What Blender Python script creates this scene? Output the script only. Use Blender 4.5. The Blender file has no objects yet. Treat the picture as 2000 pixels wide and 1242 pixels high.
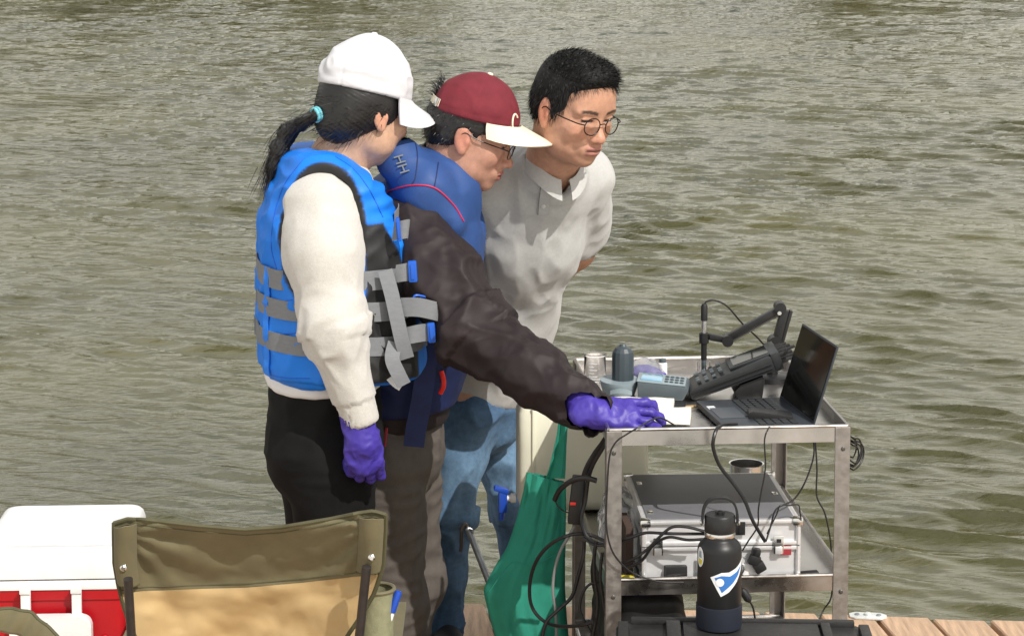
import bpy, bmesh, math, random
import numpy as np
from mathutils import Vector, Matrix, Euler
from mathutils.bvhtree import BVHTree

# ------------------------------------------------------------------ camera, sky, sun, exposure
SC = bpy.context.scene
COL = SC.collection
R = math.radians
FPX = 4400.0          # focal length in pixels of the 2000 px wide photograph
PITCH = R(6.0)
HCAM = 2.07
YH = -250.0           # row of the horizon, above the frame
YP = YH + FPX * math.tan(PITCH)

cam_d = bpy.data.cameras.new('camera')
cam = bpy.data.objects.new('camera', cam_d)
COL.objects.link(cam)
cam.location = (0, 0, HCAM)
cam.rotation_euler = (math.pi / 2 - PITCH, 0, 0)
cam_d.sensor_width = 36
cam_d.lens = 36 * FPX / 2000
cam_d.shift_y = (YP - 621) / 2000
cam_d.clip_start = 0.1
cam_d.clip_end = 2000
SC.camera = cam

SUN_AZ, SUN_EL = R(36), R(46)      # to the right of and behind the camera
SUN = Vector((math.sin(SUN_AZ) * math.cos(SUN_EL), -math.cos(SUN_AZ) * math.cos(SUN_EL), math.sin(SUN_EL)))
world = bpy.data.worlds.new('World')
SC.world = world
world.use_nodes = True
wn = world.node_tree
sky = wn.nodes.new('ShaderNodeTexSky')
sky.sky_type = 'NISHITA'
sky.sun_disc = False
sky.sun_elevation = SUN_EL
sky.sun_rotation = math.atan2(SUN.x, SUN.y)
sky.dust_density = 3.0
sky.air_density = 1.0
# broken white cloud over the whole sky
wtc = wn.nodes.new('ShaderNodeTexCoord')
wmp = wn.nodes.new('ShaderNodeMapping'); wmp.inputs['Scale'].default_value = (1.0, 1.0, 2.6)
wno = wn.nodes.new('ShaderNodeTexNoise'); wno.inputs['Scale'].default_value = 2.6; wno.inputs['Detail'].default_value = 7; wno.inputs['Roughness'].default_value = 0.58
wra = wn.nodes.new('ShaderNodeValToRGB'); wra.color_ramp.elements[0].position = 0.24; wra.color_ramp.elements[1].position = 0.43
wmx = wn.nodes.new('ShaderNodeMix'); wmx.data_type = 'RGBA'
wmx.inputs[7].default_value = (9.6, 9.3, 8.4, 1)
wn.links.new(wtc.outputs['Generated'], wmp.inputs[0]); wn.links.new(wmp.outputs[0], wno.inputs['Vector'])
wse = wn.nodes.new('ShaderNodeSeparateXYZ'); wn.links.new(wtc.outputs['Generated'], wse.inputs[0])   # cloud closes up towards the horizon all round
wab = wn.nodes.new('ShaderNodeMath'); wab.operation = 'MULTIPLY_ADD'; wab.inputs[1].default_value = -0.22; wn.links.new(wse.outputs[2], wab.inputs[0])
wn.links.new(wno.outputs['Fac'], wab.inputs[2])
wn.links.new(wab.outputs[0], wra.inputs[0]); wn.links.new(wra.outputs[0], wmx.inputs[0])
wn.links.new(sky.outputs[0], wmx.inputs[6]); wn.links.new(wmx.outputs[2], wn.nodes['Background'].inputs[0])
wn.nodes['Background'].inputs[1].default_value = 0.12
sun_d = bpy.data.lights.new('sun', 'SUN')
sun_d.energy = 4.1
sun_d.angle = R(0.6)
sun_d.color = (1.0, 0.955, 0.89)
sun_o = bpy.data.objects.new('sun', sun_d)
COL.objects.link(sun_o)
sun_o.rotation_euler = (-SUN).to_track_quat('-Z', 'Y').to_euler()
SC.view_settings.view_transform = 'Standard'
SC.view_settings.look = 'None'
SC.view_settings.exposure = 0.0
SC.view_settings.gamma = 1.0

_s, _c = math.sin(PITCH), math.cos(PITCH)
def at(px, py, Y):
    """point seen at photograph pixel (px, py) that stands Y metres in front of the camera"""
    t = (YP - py) / FPX
    u = Y * (_s - t * _c) / (_c + t * _s)
    return Vector(((px - 1000) / FPX * (Y * _c + u * _s), Y, HCAM - u))
def atz(px, py, Z):
    """point seen at a pixel that lies at height Z"""
    t = (YP - py) / FPX
    u = HCAM - Z
    Y = u * (_c + t * _s) / (_s - t * _c)
    return Vector(((px - 1000) / FPX * (Y * _c + u * _s), Y, Z))
# ------------------------------------------------------------------ materials
MATS = {}
def mat(name, col, rough=0.6, metal=0.0, var=0.0, vscale=8.0, bump=0.0, bscale=200.0, bdist=0.002,
        spec=0.5, trans=0.0, ior=1.45, sheen=0.0, coat=0.0, attr=None, stretch=None, col2=None, rvar=0.0, sss=0.0, alpha=1.0):
    """procedural Principled material: colour varied by noise, fine relief from a second noise"""
    m = bpy.data.materials.new(name)
    m.use_nodes = True
    nt = m.node_tree
    b = nt.nodes['Principled BSDF']
    def put(k, v):
        if k in b.inputs: b.inputs[k].default_value = v
    put('Base Color', (*col, 1)); put('Roughness', rough); put('Metallic', metal)
    put('Specular IOR Level', spec); put('Transmission Weight', trans); put('IOR', ior)
    put('Sheen Weight', sheen); put('Coat Weight', coat); put('Alpha', alpha)
    if sss > 0:
        put('Subsurface Weight', sss); put('Subsurface Radius', (0.010, 0.004, 0.002)); put('Subsurface Scale', 1.0)
    tc = nt.nodes.new('ShaderNodeTexCoord')
    src = tc.outputs['Object']
    if stretch:
        mp = nt.nodes.new('ShaderNodeMapping'); mp.inputs['Scale'].default_value = stretch
        nt.links.new(src, mp.inputs[0]); src = mp.outputs[0]
    base = None
    if attr:
        a = nt.nodes.new('ShaderNodeAttribute'); a.attribute_name = attr
        base = a.outputs['Color']
    if var > 0 or col2:
        n = nt.nodes.new('ShaderNodeTexNoise'); n.inputs['Scale'].default_value = vscale
        n.inputs['Detail'].default_value = 6; n.inputs['Roughness'].default_value = 0.6
        nt.links.new(src, n.inputs['Vector'])
        cr = nt.nodes.new('ShaderNodeValToRGB')
        e = cr.color_ramp.elements
        e[0].position, e[1].position = 0.3, 0.7
        if col2: e[0].color, e[1].color = (*col, 1), (*col2, 1)
        elif base is not None: e[0].color = (1 - var,) * 3 + (1,); e[1].color = (1 + var,) * 3 + (1,)
        else:
            e[0].color = tuple(max(0, c * (1 - var)) for c in col) + (1,)
            e[1].color = tuple(min(1, c * (1 + var)) for c in col) + (1,)
        nt.links.new(n.outputs['Fac'], cr.inputs[0])
        if base is not None:
            mx = nt.nodes.new('ShaderNodeMix'); mx.data_type = 'RGBA'; mx.blend_type = 'MULTIPLY'
            mx.inputs[0].default_value = 1
            nt.links.new(base, mx.inputs[6]); nt.links.new(cr.outputs[0], mx.inputs[7]); base = mx.outputs[2]
        else: base = cr.outputs[0]
        if rvar > 0:
            mr = nt.nodes.new('ShaderNodeMapRange')
            mr.inputs[1].default_value = 0.3; mr.inputs[2].default_value = 0.7
            mr.inputs[3].default_value = max(0.02, rough - rvar); mr.inputs[4].default_value = min(1, rough + rvar)
            nt.links.new(n.outputs['Fac'], mr.inputs[0]); nt.links.new(mr.outputs[0], b.inputs['Roughness'])
    if base is not None: nt.links.new(base, b.inputs['Base Color'])
    if bump > 0:
        n2 = nt.nodes.new('ShaderNodeTexNoise'); n2.inputs['Scale'].default_value = bscale
        n2.inputs['Detail'].default_value = 3
        nt.links.new(src, n2.inputs['Vector'])
        bp = nt.nodes.new('ShaderNodeBump'); bp.inputs['Strength'].default_value = bump
        bp.inputs['Distance'].default_value = bdist
        nt.links.new(n2.outputs['Fac'], bp.inputs['Height']); nt.links.new(bp.outputs[0], b.inputs['Normal'])
    MATS[name] = m
    return m

# ------------------------------------------------------------------ objects
def tag(o, label=None, cat=None, group=None, kind=None):
    if label: o['label'] = label
    if cat: o['category'] = cat
    if group: o['group'] = group
    if kind: o['kind'] = kind
    return o
def empty(name, loc=(0, 0, 0), rz=0.0):
    o = bpy.data.objects.new(name, None); o.empty_display_size = 0.05
    COL.objects.link(o); o.location = loc; o.rotation_euler = (0, 0, rz)
    return o
def link(name, me, mats, parent=None, smooth=True, auto=None):
    o = bpy.data.objects.new(name, me); COL.objects.link(o)
    if not isinstance(mats, (list, tuple)): mats = [mats]
    if len(me.materials) == 0:
        for m in mats: me.materials.append(MATS[m] if isinstance(m, str) else m)
    if smooth and len(me.polygons):
        me.polygons.foreach_set('use_smooth', np.ones(len(me.polygons), bool))
        if auto is not None:
            bm = bmesh.new(); bm.from_mesh(me)
            for e in bm.edges:
                if len(e.link_faces) == 2 and e.calc_face_angle(0) > auto: e.smooth = False
            bm.to_mesh(me); bm.free()
    if parent is not None: o.parent = parent
    return o
def mesh_np(name, V, Fq, mi=None):
    """fast mesh from numpy vertices and quads (or a list of polygons)"""
    me = bpy.data.meshes.new(name)
    if isinstance(Fq, np.ndarray):
        nv, nf, k = len(V), len(Fq), Fq.shape[1]
        me.vertices.add(nv); me.vertices.foreach_set('co', np.asarray(V, np.float32).ravel())
        me.loops.add(nf * k); me.loops.foreach_set('vertex_index', Fq.astype(np.int32).ravel())
        me.polygons.add(nf)
        me.polygons.foreach_set('loop_start', (np.arange(nf) * k).astype(np.int32))
        me.polygons.foreach_set('loop_total', np.full(nf, k, np.int32))
        if mi is not None: me.polygons.foreach_set('material_index', np.asarray(mi, np.int32))
        me.update(calc_edges=True); me.validate()
    else:
        me.from_pydata([tuple(v) for v in V], [], Fq); me.update()
    return me

class MB:
    """collects shapes into one mesh; mi = material slot of what is added next"""
    def __init__(s): s.bm = bmesh.new(); s.mi = 0
    def _fin(s, faces):
        for f in faces: f.material_index = s.mi
    def box(s, c, size, rot=None, bevel=0.0, seg=2, M=None):
        mt = Matrix.Translation(Vector(c))
        if rot is not None: mt = mt @ (Euler(rot).to_matrix().to_4x4() if not isinstance(rot, Matrix) else rot.to_4x4())
        if M is not None: mt = M @ mt
        r = bmesh.ops.create_cube(s.bm, size=1.0, matrix=mt @ Matrix.Diagonal((*size, 1)))
        vs = r['verts']
        es = list({e for v in vs for e in v.link_edges})
        if bevel > 0:
            q = bmesh.ops.bevel(s.bm, geom=es, offset=bevel, segments=seg, affect='EDGES', profile=0.6)
            s._fin(q['faces'])
        s._fin({f for v in vs if v.is_valid for f in v.link_faces})
        return s
    def tube(s, pts, r, n=8, cap=True, closed=False):
        pts = [Vector(p) for p in pts]
        rr = r if isinstance(r, (list, tuple)) else [r] * len(pts)
        rings = []; up = None
        for i, p in enumerate(pts):
            a = pts[(i - 1) % len(pts)] if (i > 0 or closed) else p
            b = pts[(i + 1) % len(pts)] if (i < len(pts) - 1 or closed) else p
            d = (b - a)
            if d.length < 1e-9: d = Vector((0, 0, 1))
            d.normalize()
            if up is None: up = d.orthogonal().normalized()
            up = (up - d * up.dot(d))
            up = up.normalized() if up.length > 1e-6 else d.orthogonal().normalized()
            sd = d.cross(up)
            rings.append([s.bm.verts.new(p + (up * math.cos(2 * math.pi * k / n) + sd * math.sin(2 * math.pi * k / n)) * rr[i]) for k in range(n)])
        fs = []
        m = len(rings)
        for i in range(m if closed else m - 1):
            A, B = rings[i], rings[(i + 1) % m]
            for k in range(n): fs.append(s.bm.faces.new((A[k], A[(k + 1) % n], B[(k + 1) % n], B[k])))
        if cap and not closed:
            fs.append(s.bm.faces.new(rings[0][::-1])); fs.append(s.bm.faces.new(rings[-1]))
        s._fin(fs); return s
    def lathe(s, prof, n=32, M=None, cap=True):
        """prof: (r, z) pairs from bottom to top, about local Z"""
        M = M or Matrix.Identity(4)
        rings = [[s.bm.verts.new(M @ Vector((r * math.cos(2 * math.pi * k / n), r * math.sin(2 * math.pi * k / n), z))) for k in range(n)] for r, z in prof]
        fs = []
        for A, B in zip(rings, rings[1:]):
            for k in range(n): fs.append(s.bm.faces.new((A[k], A[(k + 1) % n], B[(k + 1) % n], B[k])))
        if cap:
            fs.append(s.bm.faces.new(rings[0][::-1])); fs.append(s.bm.faces.new(rings[-1]))
        s._fin(fs); return s
    def prism(s, poly, h, M=None, bevel=0.0, seg=2):
        """polygon in local XY extruded h along local Z"""
        M = M or Matrix.Identity(4)
        a = [s.bm.verts.new(M @ Vector((x, y, 0))) for x, y in poly]
        b = [s.bm.verts.new(M @ Vector((x, y, h))) for x, y in poly]
        n = len(poly)
        fs = [s.bm.faces.new(a[::-1]), s.bm.faces.new(b)]
        for k in range(n): fs.append(s.bm.faces.new((a[k], a[(k + 1) % n], b[(k + 1) % n], b[k])))
        s._fin(fs)
        if bevel > 0:
            es = list({e for f in fs for e in f.edges})
            q = bmesh.ops.bevel(s.bm, geom=es, offset=bevel, segments=seg, affect='EDGES', profile=0.6)
            s._fin(q['faces'])
        return s
    def grid(s, P, closed_u=False):
        """rows of points -> quads"""
        V = [[s.bm.verts.new(Vector(p)) for p in row] for row in P]
        fs = []
        for A, B in zip(V, V[1:]):
            n = len(A)
            for k in range(n if closed_u else n - 1): fs.append(s.bm.faces.new((A[k], A[(k + 1) % n], B[(k + 1) % n], B[k])))
        s._fin(fs); return s
    def sheet(s, P, th):
        """rows of points -> closed thin solid of thickness th"""
        P = [[Vector(p) for p in r] for r in P]
        nr, nc = len(P), len(P[0])
        N = []
        for i in range(nr):
            row = []
            for j in range(nc):
                du = P[i][min(j + 1, nc - 1)] - P[i][max(j - 1, 0)]
                dv = P[min(i + 1, nr - 1)][j] - P[max(i - 1, 0)][j]
                nn = du.cross(dv); row.append(nn.normalized() if nn.length > 1e-12 else Vector((0, 0, 1)))
            N.append(row)
        A = [[s.bm.verts.new(P[i][j] + N[i][j] * th / 2) for j in range(nc)] for i in range(nr)]
        B = [[s.bm.verts.new(P[i][j] - N[i][j] * th / 2) for j in range(nc)] for i in range(nr)]
        fs = []
        for i in range(nr - 1):
            for j in range(nc - 1):
                fs.append(s.bm.faces.new((A[i][j], A[i][j + 1], A[i + 1][j + 1], A[i + 1][j])))
                fs.append(s.bm.faces.new((B[i][j], B[i + 1][j], B[i + 1][j + 1], B[i][j + 1])))
        loop = [(0, j) for j in range(nc)] + [(i, nc - 1) for i in range(1, nr)] + [(nr - 1, j) for j in range(nc - 2, -1, -1)] + [(i, 0) for i in range(nr - 2, 0, -1)]
        for (a, b), (c, d) in zip(loop, loop[1:] + loop[:1]):
            fs.append(s.bm.faces.new((A[a][b], B[a][b], B[c][d], A[c][d])))
        s._fin(fs); return s
    def build(s, name, mats, parent=None, smooth=True, auto=R(35), M=None):
        if M is not None: s.bm.transform(M)
        bmesh.ops.recalc_face_normals(s.bm, faces=s.bm.faces)
        me = bpy.data.meshes.new(name); s.bm.to_mesh(me); s.bm.free()
        return link(name, me, mats, parent, smooth, auto)

def curve_pts(ctrl, n=12):
    """Catmull-Rom through control points"""
    P = [Vector(p) for p in ctrl]
    P = [P[0] * 2 - P[1]] + P + [P[-1] * 2 - P[-2]]
    out = []
    for i in range(1, len(P) - 2):
        a, b, c, d = P[i - 1:i + 3]
        for k in range(n):
            t = k / n
            out.append(0.5 * ((2 * b) + (c - a) * t + (2 * a - 5 * b + 4 * c - d) * t * t + (3 * b - a - 3 * c + d) * t ** 3))
    out.append(P[-2]); return out

# ------------------------------------------------------------------ noise
_rng = np.random.RandomState(7)
_perm = _rng.permutation(256); _perm = np.concatenate([_perm, _perm, _perm])
_gr = _rng.normal(size=(256, 3)); _gr /= np.linalg.norm(_gr, axis=1)[:, None]
def noise3(P):
    P = np.asarray(P, float); I = np.floor(P).astype(int); f = P - I; I &= 255
    u = f * f * f * (f * (f * 6 - 15) + 10)
    def g(dx, dy, dz):
        h = _perm[_perm[_perm[(I[:, 0] + dx) & 255] + ((I[:, 1] + dy) & 255)] + ((I[:, 2] + dz) & 255)]
        return np.einsum('ij,ij->i', _gr[h], f - np.array([dx, dy, dz]))
    l = lambda a, b, t: a + t * (b - a)
    x0 = l(l(g(0, 0, 0), g(1, 0, 0), u[:, 0]), l(g(0, 1, 0), g(1, 1, 0), u[:, 0]), u[:, 1])
    x1 = l(l(g(0, 0, 1), g(1, 0, 1), u[:, 0]), l(g(0, 1, 1), g(1, 1, 1), u[:, 0]), u[:, 1])
    return l(x0, x1, u[:, 2])
def fbm(P, oct=3):
    a = 0; w = 1
    for i in range(oct): a = a + w * noise3(P * 2 ** i + 17.3 * i); w *= 0.5
    return a
def ridge(P): return 1 - np.abs(noise3(P)) * 2.5
def sstep(a, b, x): t = np.clip((x - a) / (b - a), 0, 1); return t * t * (3 - 2 * t)

# ------------------------------------------------------------------ signed distance fields for bodies and clothes
class Frame:
    def __init__(s, o, fwd, up=(0, 0, 1), scale=1.0):
        s.o = np.array(o, float); s.s = scale
        f = np.array(fwd, float); f /= np.linalg.norm(f)
        u = np.array(up, float); l = np.cross(u, f); l /= np.linalg.norm(l); u = np.cross(f, l)
        s.R = np.stack([f, l, u], 1)             # columns: forward, left, up
    def p(s, v): return s.o + s.R @ (np.array(v, float) * s.s)
    def loc(s, P): return ((np.asarray(P) - s.o) @ s.R) / s.s
    def mat(s):
        M = Matrix.Identity(4)
        for i in range(3):
            for j in range(3): M[i][j] = s.R[i, j] * s.s
            M[i][3] = s.o[i]
        return M
def axis_pts(lo, hi, step, fine=None, fstep=None):
    if fine is None: return np.arange(lo, hi + step, step)
    a, b = fine
    out = [np.arange(lo, a, step)] if a > lo else []
    out.append(np.arange(a, b, fstep))
    if hi > b: out.append(np.arange(b, hi + step, step))
    return np.concatenate(out)
class SDF:
    def __init__(s, xs, ys, zs):
        s.ax = [np.asarray(a, np.float32) for a in (xs, ys, zs)]
        s.d = np.full([len(a) for a in s.ax], 9.0, np.float32)
    @staticmethod
    def box_around(lo, hi, step): return SDF(*[np.arange(lo[i], hi[i] + step, step) for i in range(3)])
    def _sub(s, lo, hi):
        sl = []
        for i in range(3):
            a = max(0, np.searchsorted(s.ax[i], lo[i]) - 1); b = min(len(s.ax[i]), np.searchsorted(s.ax[i], hi[i]) + 1)
            sl.append(slice(a, max(a, b)))
        X = s.ax[0][sl[0]][:, None, None]; Y = s.ax[1][sl[1]][None, :, None]; Z = s.ax[2][sl[2]][None, None, :]
        return tuple(sl), X, Y, Z
    def _comb(s, sl, d, op, k):
        o = s.d[sl]
        if op == 'u':
            if k > 0: h = np.maximum(k - np.abs(o - d), 0) / k; s.d[sl] = np.minimum(o, d) - h * h * k * 0.25
            else: s.d[sl] = np.minimum(o, d)
        elif op == 's':
            d = -d
            if k > 0: h = np.maximum(k - np.abs(o - d), 0) / k; s.d[sl] = np.maximum(o, d) + h * h * k * 0.25
            else: s.d[sl] = np.maximum(o, d)
    def cone(s, a, b, ra, rb, k=0.02, op='u', flat=None, m=0.03):
        a = np.array(a, float); b = np.array(b, float); rm = max(ra, rb) + k + m
        sl, X, Y, Z = s._sub(np.minimum(a, b) - rm, np.maximum(a, b) + rm)
        ab = b - a; L = float(ab @ ab) + 1e-12
        px, py, pz = X - a[0], Y - a[1], Z - a[2]
        t = np.clip((px * ab[0] + py * ab[1] + pz * ab[2]) / L, 0, 1)
        qx, qy, qz = px - t * ab[0], py - t * ab[1], pz - t * ab[2]
        if flat is not None:
            n = np.array(flat[0], float); n /= np.linalg.norm(n); f = flat[1] - 1
            w = (qx * n[0] + qy * n[1] + qz * n[2]) * f
            qx, qy, qz = qx + w * n[0], qy + w * n[1], qz + w * n[2]
        d = np.sqrt(qx * qx + qy * qy + qz * qz) - (ra + (rb - ra) * t)
        if flat is not None and flat[1] > 1: d = d / (1 + (flat[1] - 1) * 0.5)
        s._comb(sl, d, op, k); return s
    def chain(s, pts, rs, k=0.02, op='u', flat=None):
        for i in range(len(pts) - 1): s.cone(pts[i], pts[i + 1], rs[i], rs[i + 1], k, op, flat)
        return s
    def ell(s, c, r, Rm=None, k=0.02, op='u', m=0.03):
        c = np.array(c, float); r = np.array(r, float)
        rm = (max(r) if Rm is not None else r) + k + m
        sl, X, Y, Z = s._sub(c - rm, c + rm)
        px, py, pz = X - c[0], Y - c[1], Z - c[2]
        if Rm is not None: px, py, pz = [px * Rm[0, i] + py * Rm[1, i] + pz * Rm[2, i] for i in range(3)]
        k0 = np.sqrt((px / r[0]) ** 2 + (py / r[1]) ** 2 + (pz / r[2]) ** 2)
        k1 = np.sqrt((px / r[0] ** 2) ** 2 + (py / r[1] ** 2) ** 2 + (pz / r[2] ** 2) ** 2) + 1e-9
        s._comb(sl, k0 * (k0 - 1) / k1, op, k); return s
    def fell(s, F, c, r, k=0.01, op='u', rot=None):
        """ellipsoid in a frame; rot = (axis, degrees) about a local axis"""
        Rm = F.R
        if rot: Rm = F.R @ np.array(Matrix.Rotation(R(rot[1]), 3, rot[0]))
        return s.ell(F.p(c), np.array(r) * F.s, Rm, k * F.s, op, 0.02)
    def fcone(s, F, a, b, ra, rb, k=0.01, op='u', flat=None):
        return s.cone(F.p(a), F.p(b), ra * F.s, rb * F.s, k * F.s, op, flat and (F.R @ np.array(flat[0], float), flat[1]), 0.02)
    def cut(s, p, n, k=0.0):
        """removes what lies on the side the normal points to"""
        sl, X, Y, Z = s._sub((-99,) * 3, (99,) * 3)
        n = np.array(n, float); n /= np.linalg.norm(n)
        d = (X - p[0]) * n[0] + (Y - p[1]) * n[1] + (Z - p[2]) * n[2]
        s._comb(sl, -d, 's', k); return s
    def fn(s, f):
        X = s.ax[0][:, None, None]; Y = s.ax[1][None, :, None]; Z = s.ax[2][None, None, :]
        s.d = f(s.d, X, Y, Z).astype(np.float32); return s
    def mesh(s):
        """naive surface nets -> vertices, quads"""
        d = s.d; sg = d < 0
        nx, ny, nz = d.shape
        c = np.zeros((nx - 1, ny - 1, nz - 1), np.int8)
        cor = [(i, j, k) for i in (0, 1) for j in (0, 1) for k in (0, 1)]
        for i, j, k in cor: c += sg[i:nx - 1 + i, j:ny - 1 + j, k:nz - 1 + k]
        I = np.argwhere((c > 0) & (c < 8)); n = len(I)
        if n == 0: return np.zeros((0, 3)), np.zeros((0, 4), int)
        D = {q: d[I[:, 0] + q[0], I[:, 1] + q[1], I[:, 2] + q[2]] for q in cor}
        acc = np.zeros((n, 3)); cnt = np.zeros(n)
        for a in cor:
            for ax in range(3):
                if a[ax]: continue
                b = list(a); b[ax] = 1; b = tuple(b)
                da, db = D[a], D[b]; m = (da < 0) != (db < 0)
                t = np.where(m, da / np.where(m, da - db, 1), 0)
                p = np.zeros((n, 3)); p[:] = a; p[:, ax] = t
                acc[m] += p[m]; cnt += m
        f = acc / cnt[:, None]
        V = np.zeros((n, 3))
        for ax in range(3):
            A = s.ax[ax].astype(float); i0 = I[:, ax]; V[:, ax] = A[i0] + f[:, ax] * (A[i0 + 1] - A[i0])
        idx = np.full(c.shape, -1, np.int32); idx[I[:, 0], I[:, 1], I[:, 2]] = np.arange(n)
        Q = []
        for ax in range(3):
            o1, o2 = [(1, 2), (2, 0), (0, 1)][ax]
            sa = [slice(1, -1)] * 3; sb = [slice(1, -1)] * 3
            sa[ax] = slice(0, -1); sb[ax] = slice(1, None)
            A, B = sg[tuple(sa)], sg[tuple(sb)]
            E = np.argwhere(A != B)
            if len(E) == 0: continue
            fl = A[E[:, 0], E[:, 1], E[:, 2]]
            E = E + 1; E[:, ax] -= 1
            def cell(u, v):
                q = E.copy(); q[:, o1] += u; q[:, o2] += v
                return idx[q[:, 0], q[:, 1], q[:, 2]]
            q = np.stack([cell(-1, -1), cell(0, -1), cell(0, 0), cell(-1, 0)], 1)
            q[~fl] = q[~fl][:, ::-1]; Q.append(q)
        Q = np.concatenate(Q); Q = Q[(Q >= 0).all(1)]
        return V, Q
def vnormals(V, Q):
    n = np.cross(V[Q[:, 2]] - V[Q[:, 0]], V[Q[:, 3]] - V[Q[:, 1]])
    N = np.zeros_like(V)
    for k in range(4): np.add.at(N, Q[:, k], n)
    return N / (np.linalg.norm(N, axis=1)[:, None] + 1e-12)
def relax(V, Q, it=1, w=0.5):
    for _ in range(it):
        A = np.zeros_like(V); c = np.zeros(len(V))
        for k in range(4):
            np.add.at(A, Q[:, k], V[Q[:, (k + 1) % 4]]); np.add.at(A, Q[:, k], V[Q[:, (k + 3) % 4]]); np.add.at(c, Q[:, k], 2)
        V = V + w * (A / np.maximum(c, 1)[:, None] - V)
    return V
def limb_coords(P, a, b):
    """t along a-b, angle around it, distance in metres along"""
    a = np.array(a, float); b = np.array(b, float); ab = b - a; L = np.linalg.norm(ab); d = ab / L
    q = P - a; s_ = q @ d; r = q - s_[:, None] * d
    e1 = np.cross(d, [0, 1, 0.1]); e1 /= np.linalg.norm(e1); e2 = np.cross(d, e1)
    return s_ / L, np.arctan2(r @ e2, r @ e1), s_, np.linalg.norm(r, axis=1)
def set_cols(me, C, name='tint'):
    at_ = me.color_attributes.new(name, 'FLOAT_COLOR', 'POINT')
    at_.data.foreach_set('color', np.concatenate([C, np.ones((len(C), 1))], 1).astype(np.float32).ravel())
def ribbon(mb, pts, nrm, width, th=0.002, wdir=None):
    """flat strap along pts lying against a surface with normals nrm"""
    rows = []
    for i, p in enumerate(pts):
        d = (pts[min(i + 1, len(pts) - 1)] - pts[max(i - 1, 0)]).normalized()
        w = wdir if wdir is not None else d.cross(nrm[i]).normalized()
        rows.append([p - w * width / 2, p, p + w * width / 2])
    mb.sheet(rows, th)
# ------------------------------------------------------------------ material set
mat('plank_wood', (0.48, 0.325, 0.215), 0.8, var=0.28, vscale=5, bump=0.5, bscale=60, bdist=0.003, stretch=(14, 1.2, 6))
mat('joist_wood', (0.16, 0.12, 0.08), 0.9, var=0.3, vscale=6)
mat('steel', (0.50, 0.48, 0.46), 0.34, metal=1.0, var=0.22, vscale=9, rvar=0.14, bump=0.25, bscale=30, bdist=0.001)
mat('steel_worn', (0.31, 0.29, 0.272), 0.52, metal=0.85, var=0.20, vscale=45, rvar=0.18, bump=0.35, bscale=70, bdist=0.001)
mat('bright_steel', (0.72, 0.71, 0.69), 0.2, metal=1.0, var=0.1, vscale=20)
mat('dark_steel', (0.10, 0.095, 0.09), 0.5, metal=0.6, var=0.3, vscale=20)
mat('galvanised', (0.36, 0.38, 0.40), 0.45, metal=0.8, var=0.2, vscale=30)
mat('zinc_white', (0.62, 0.64, 0.63), 0.5, metal=0.2, var=0.15, vscale=40)
mat('black_plastic', (0.014, 0.014, 0.015), 0.42, var=0.25, vscale=30, bump=0.15, bscale=300)
mat('black_rubber', (0.012, 0.012, 0.013), 0.55, var=0.2, vscale=20)
mat('cable_black', (0.013, 0.013, 0.014), 0.38, var=0.2, vscale=15)
mat('cable_grey', (0.20, 0.21, 0.21), 0.5, var=0.1, vscale=15)
mat('box_plastic', (0.022, 0.022, 0.022), 0.5, var=0.35, vscale=18, bump=0.35, bscale=150, rvar=0.12)
mat('bottle_black', (0.010, 0.010, 0.011), 0.42, bump=0.12, bscale=900, bdist=0.0006)
mat('boot_navy', (0.012, 0.016, 0.028), 0.6)
mat('slate', (0.050, 0.066, 0.078), 0.38, var=0.12, vscale=18)
mat('slate_light', (0.25, 0.31, 0.34), 0.45, var=0.1, vscale=20)
mat('slate_mid', (0.085, 0.105, 0.118), 0.45, var=0.1, vscale=20)
mat('lcd_blue', (0.20, 0.42, 0.58), 0.15, coat=0.5)
mat('screen_dark', (0.006, 0.007, 0.006), 0.10, spec=0.35)
mat('laptop_grey', (0.030, 0.036, 0.045), 0.42, var=0.12, vscale=25)
mat('laptop_pad', (0.055, 0.064, 0.078), 0.35)
mat('key_black', (0.016, 0.018, 0.021), 0.5)
mat('meter_black', (0.022, 0.024, 0.026), 0.38, var=0.25, vscale=25)
mat('paper', (0.77, 0.74, 0.66), 0.85, var=0.03, vscale=10)
mat('white_plastic', (0.78, 0.78, 0.78), 0.4, var=0.03, vscale=12)
mat('cooler_white', (0.69, 0.69, 0.69), 0.45, var=0.07, vscale=14, bump=0.15, bscale=160, rvar=0.12)
mat('cooler_red', (0.40, 0.006, 0.012), 0.38, var=0.12, vscale=5, bump=0.12, bscale=90)
mat('cream_plastic', (0.70, 0.69, 0.56), 0.45, var=0.05, vscale=6, bump=0.1, bscale=30)
mat('tap_blue', (0.012, 0.065, 0.42), 0.4)
mat('glass', (1, 1, 1), 0.03, trans=1.0, ior=1.45)
mat('clear_film', (0.9, 0.92, 0.95), 0.12, trans=0.85, ior=1.15)
mat('lens_glass', (1, 1, 1), 0.0, trans=1.0, ior=1.02)
mat('brown_card', (0.07, 0.045, 0.035), 0.8, var=0.2)
mat('nitrile', (0.052, 0.033, 0.30), 0.48, var=0.12, vscale=25, bump=0.3, bscale=120, bdist=0.0015)
mat('bag_green', (0.020, 0.235, 0.165), 0.85, var=0.12, vscale=14, bump=0.5, bscale=420, bdist=0.001)
mat('olive', (0.135, 0.118, 0.062), 0.7, var=0.12, vscale=14, bump=0.4, bscale=600, bdist=0.0008, sheen=0.1)
mat('olive_dark', (0.075, 0.070, 0.034), 0.75, var=0.12, vscale=20, bump=0.4, bscale=500, bdist=0.0008)
mat('tan', (0.47, 0.335, 0.165), 0.72, var=0.08, vscale=9, bump=0.4, bscale=600, bdist=0.0008)
mat('tan_stitch', (0.30, 0.19, 0.075), 0.8)
mat('pole_dark', (0.028, 0.024, 0.023), 0.42, var=0.3, vscale=30)
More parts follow.
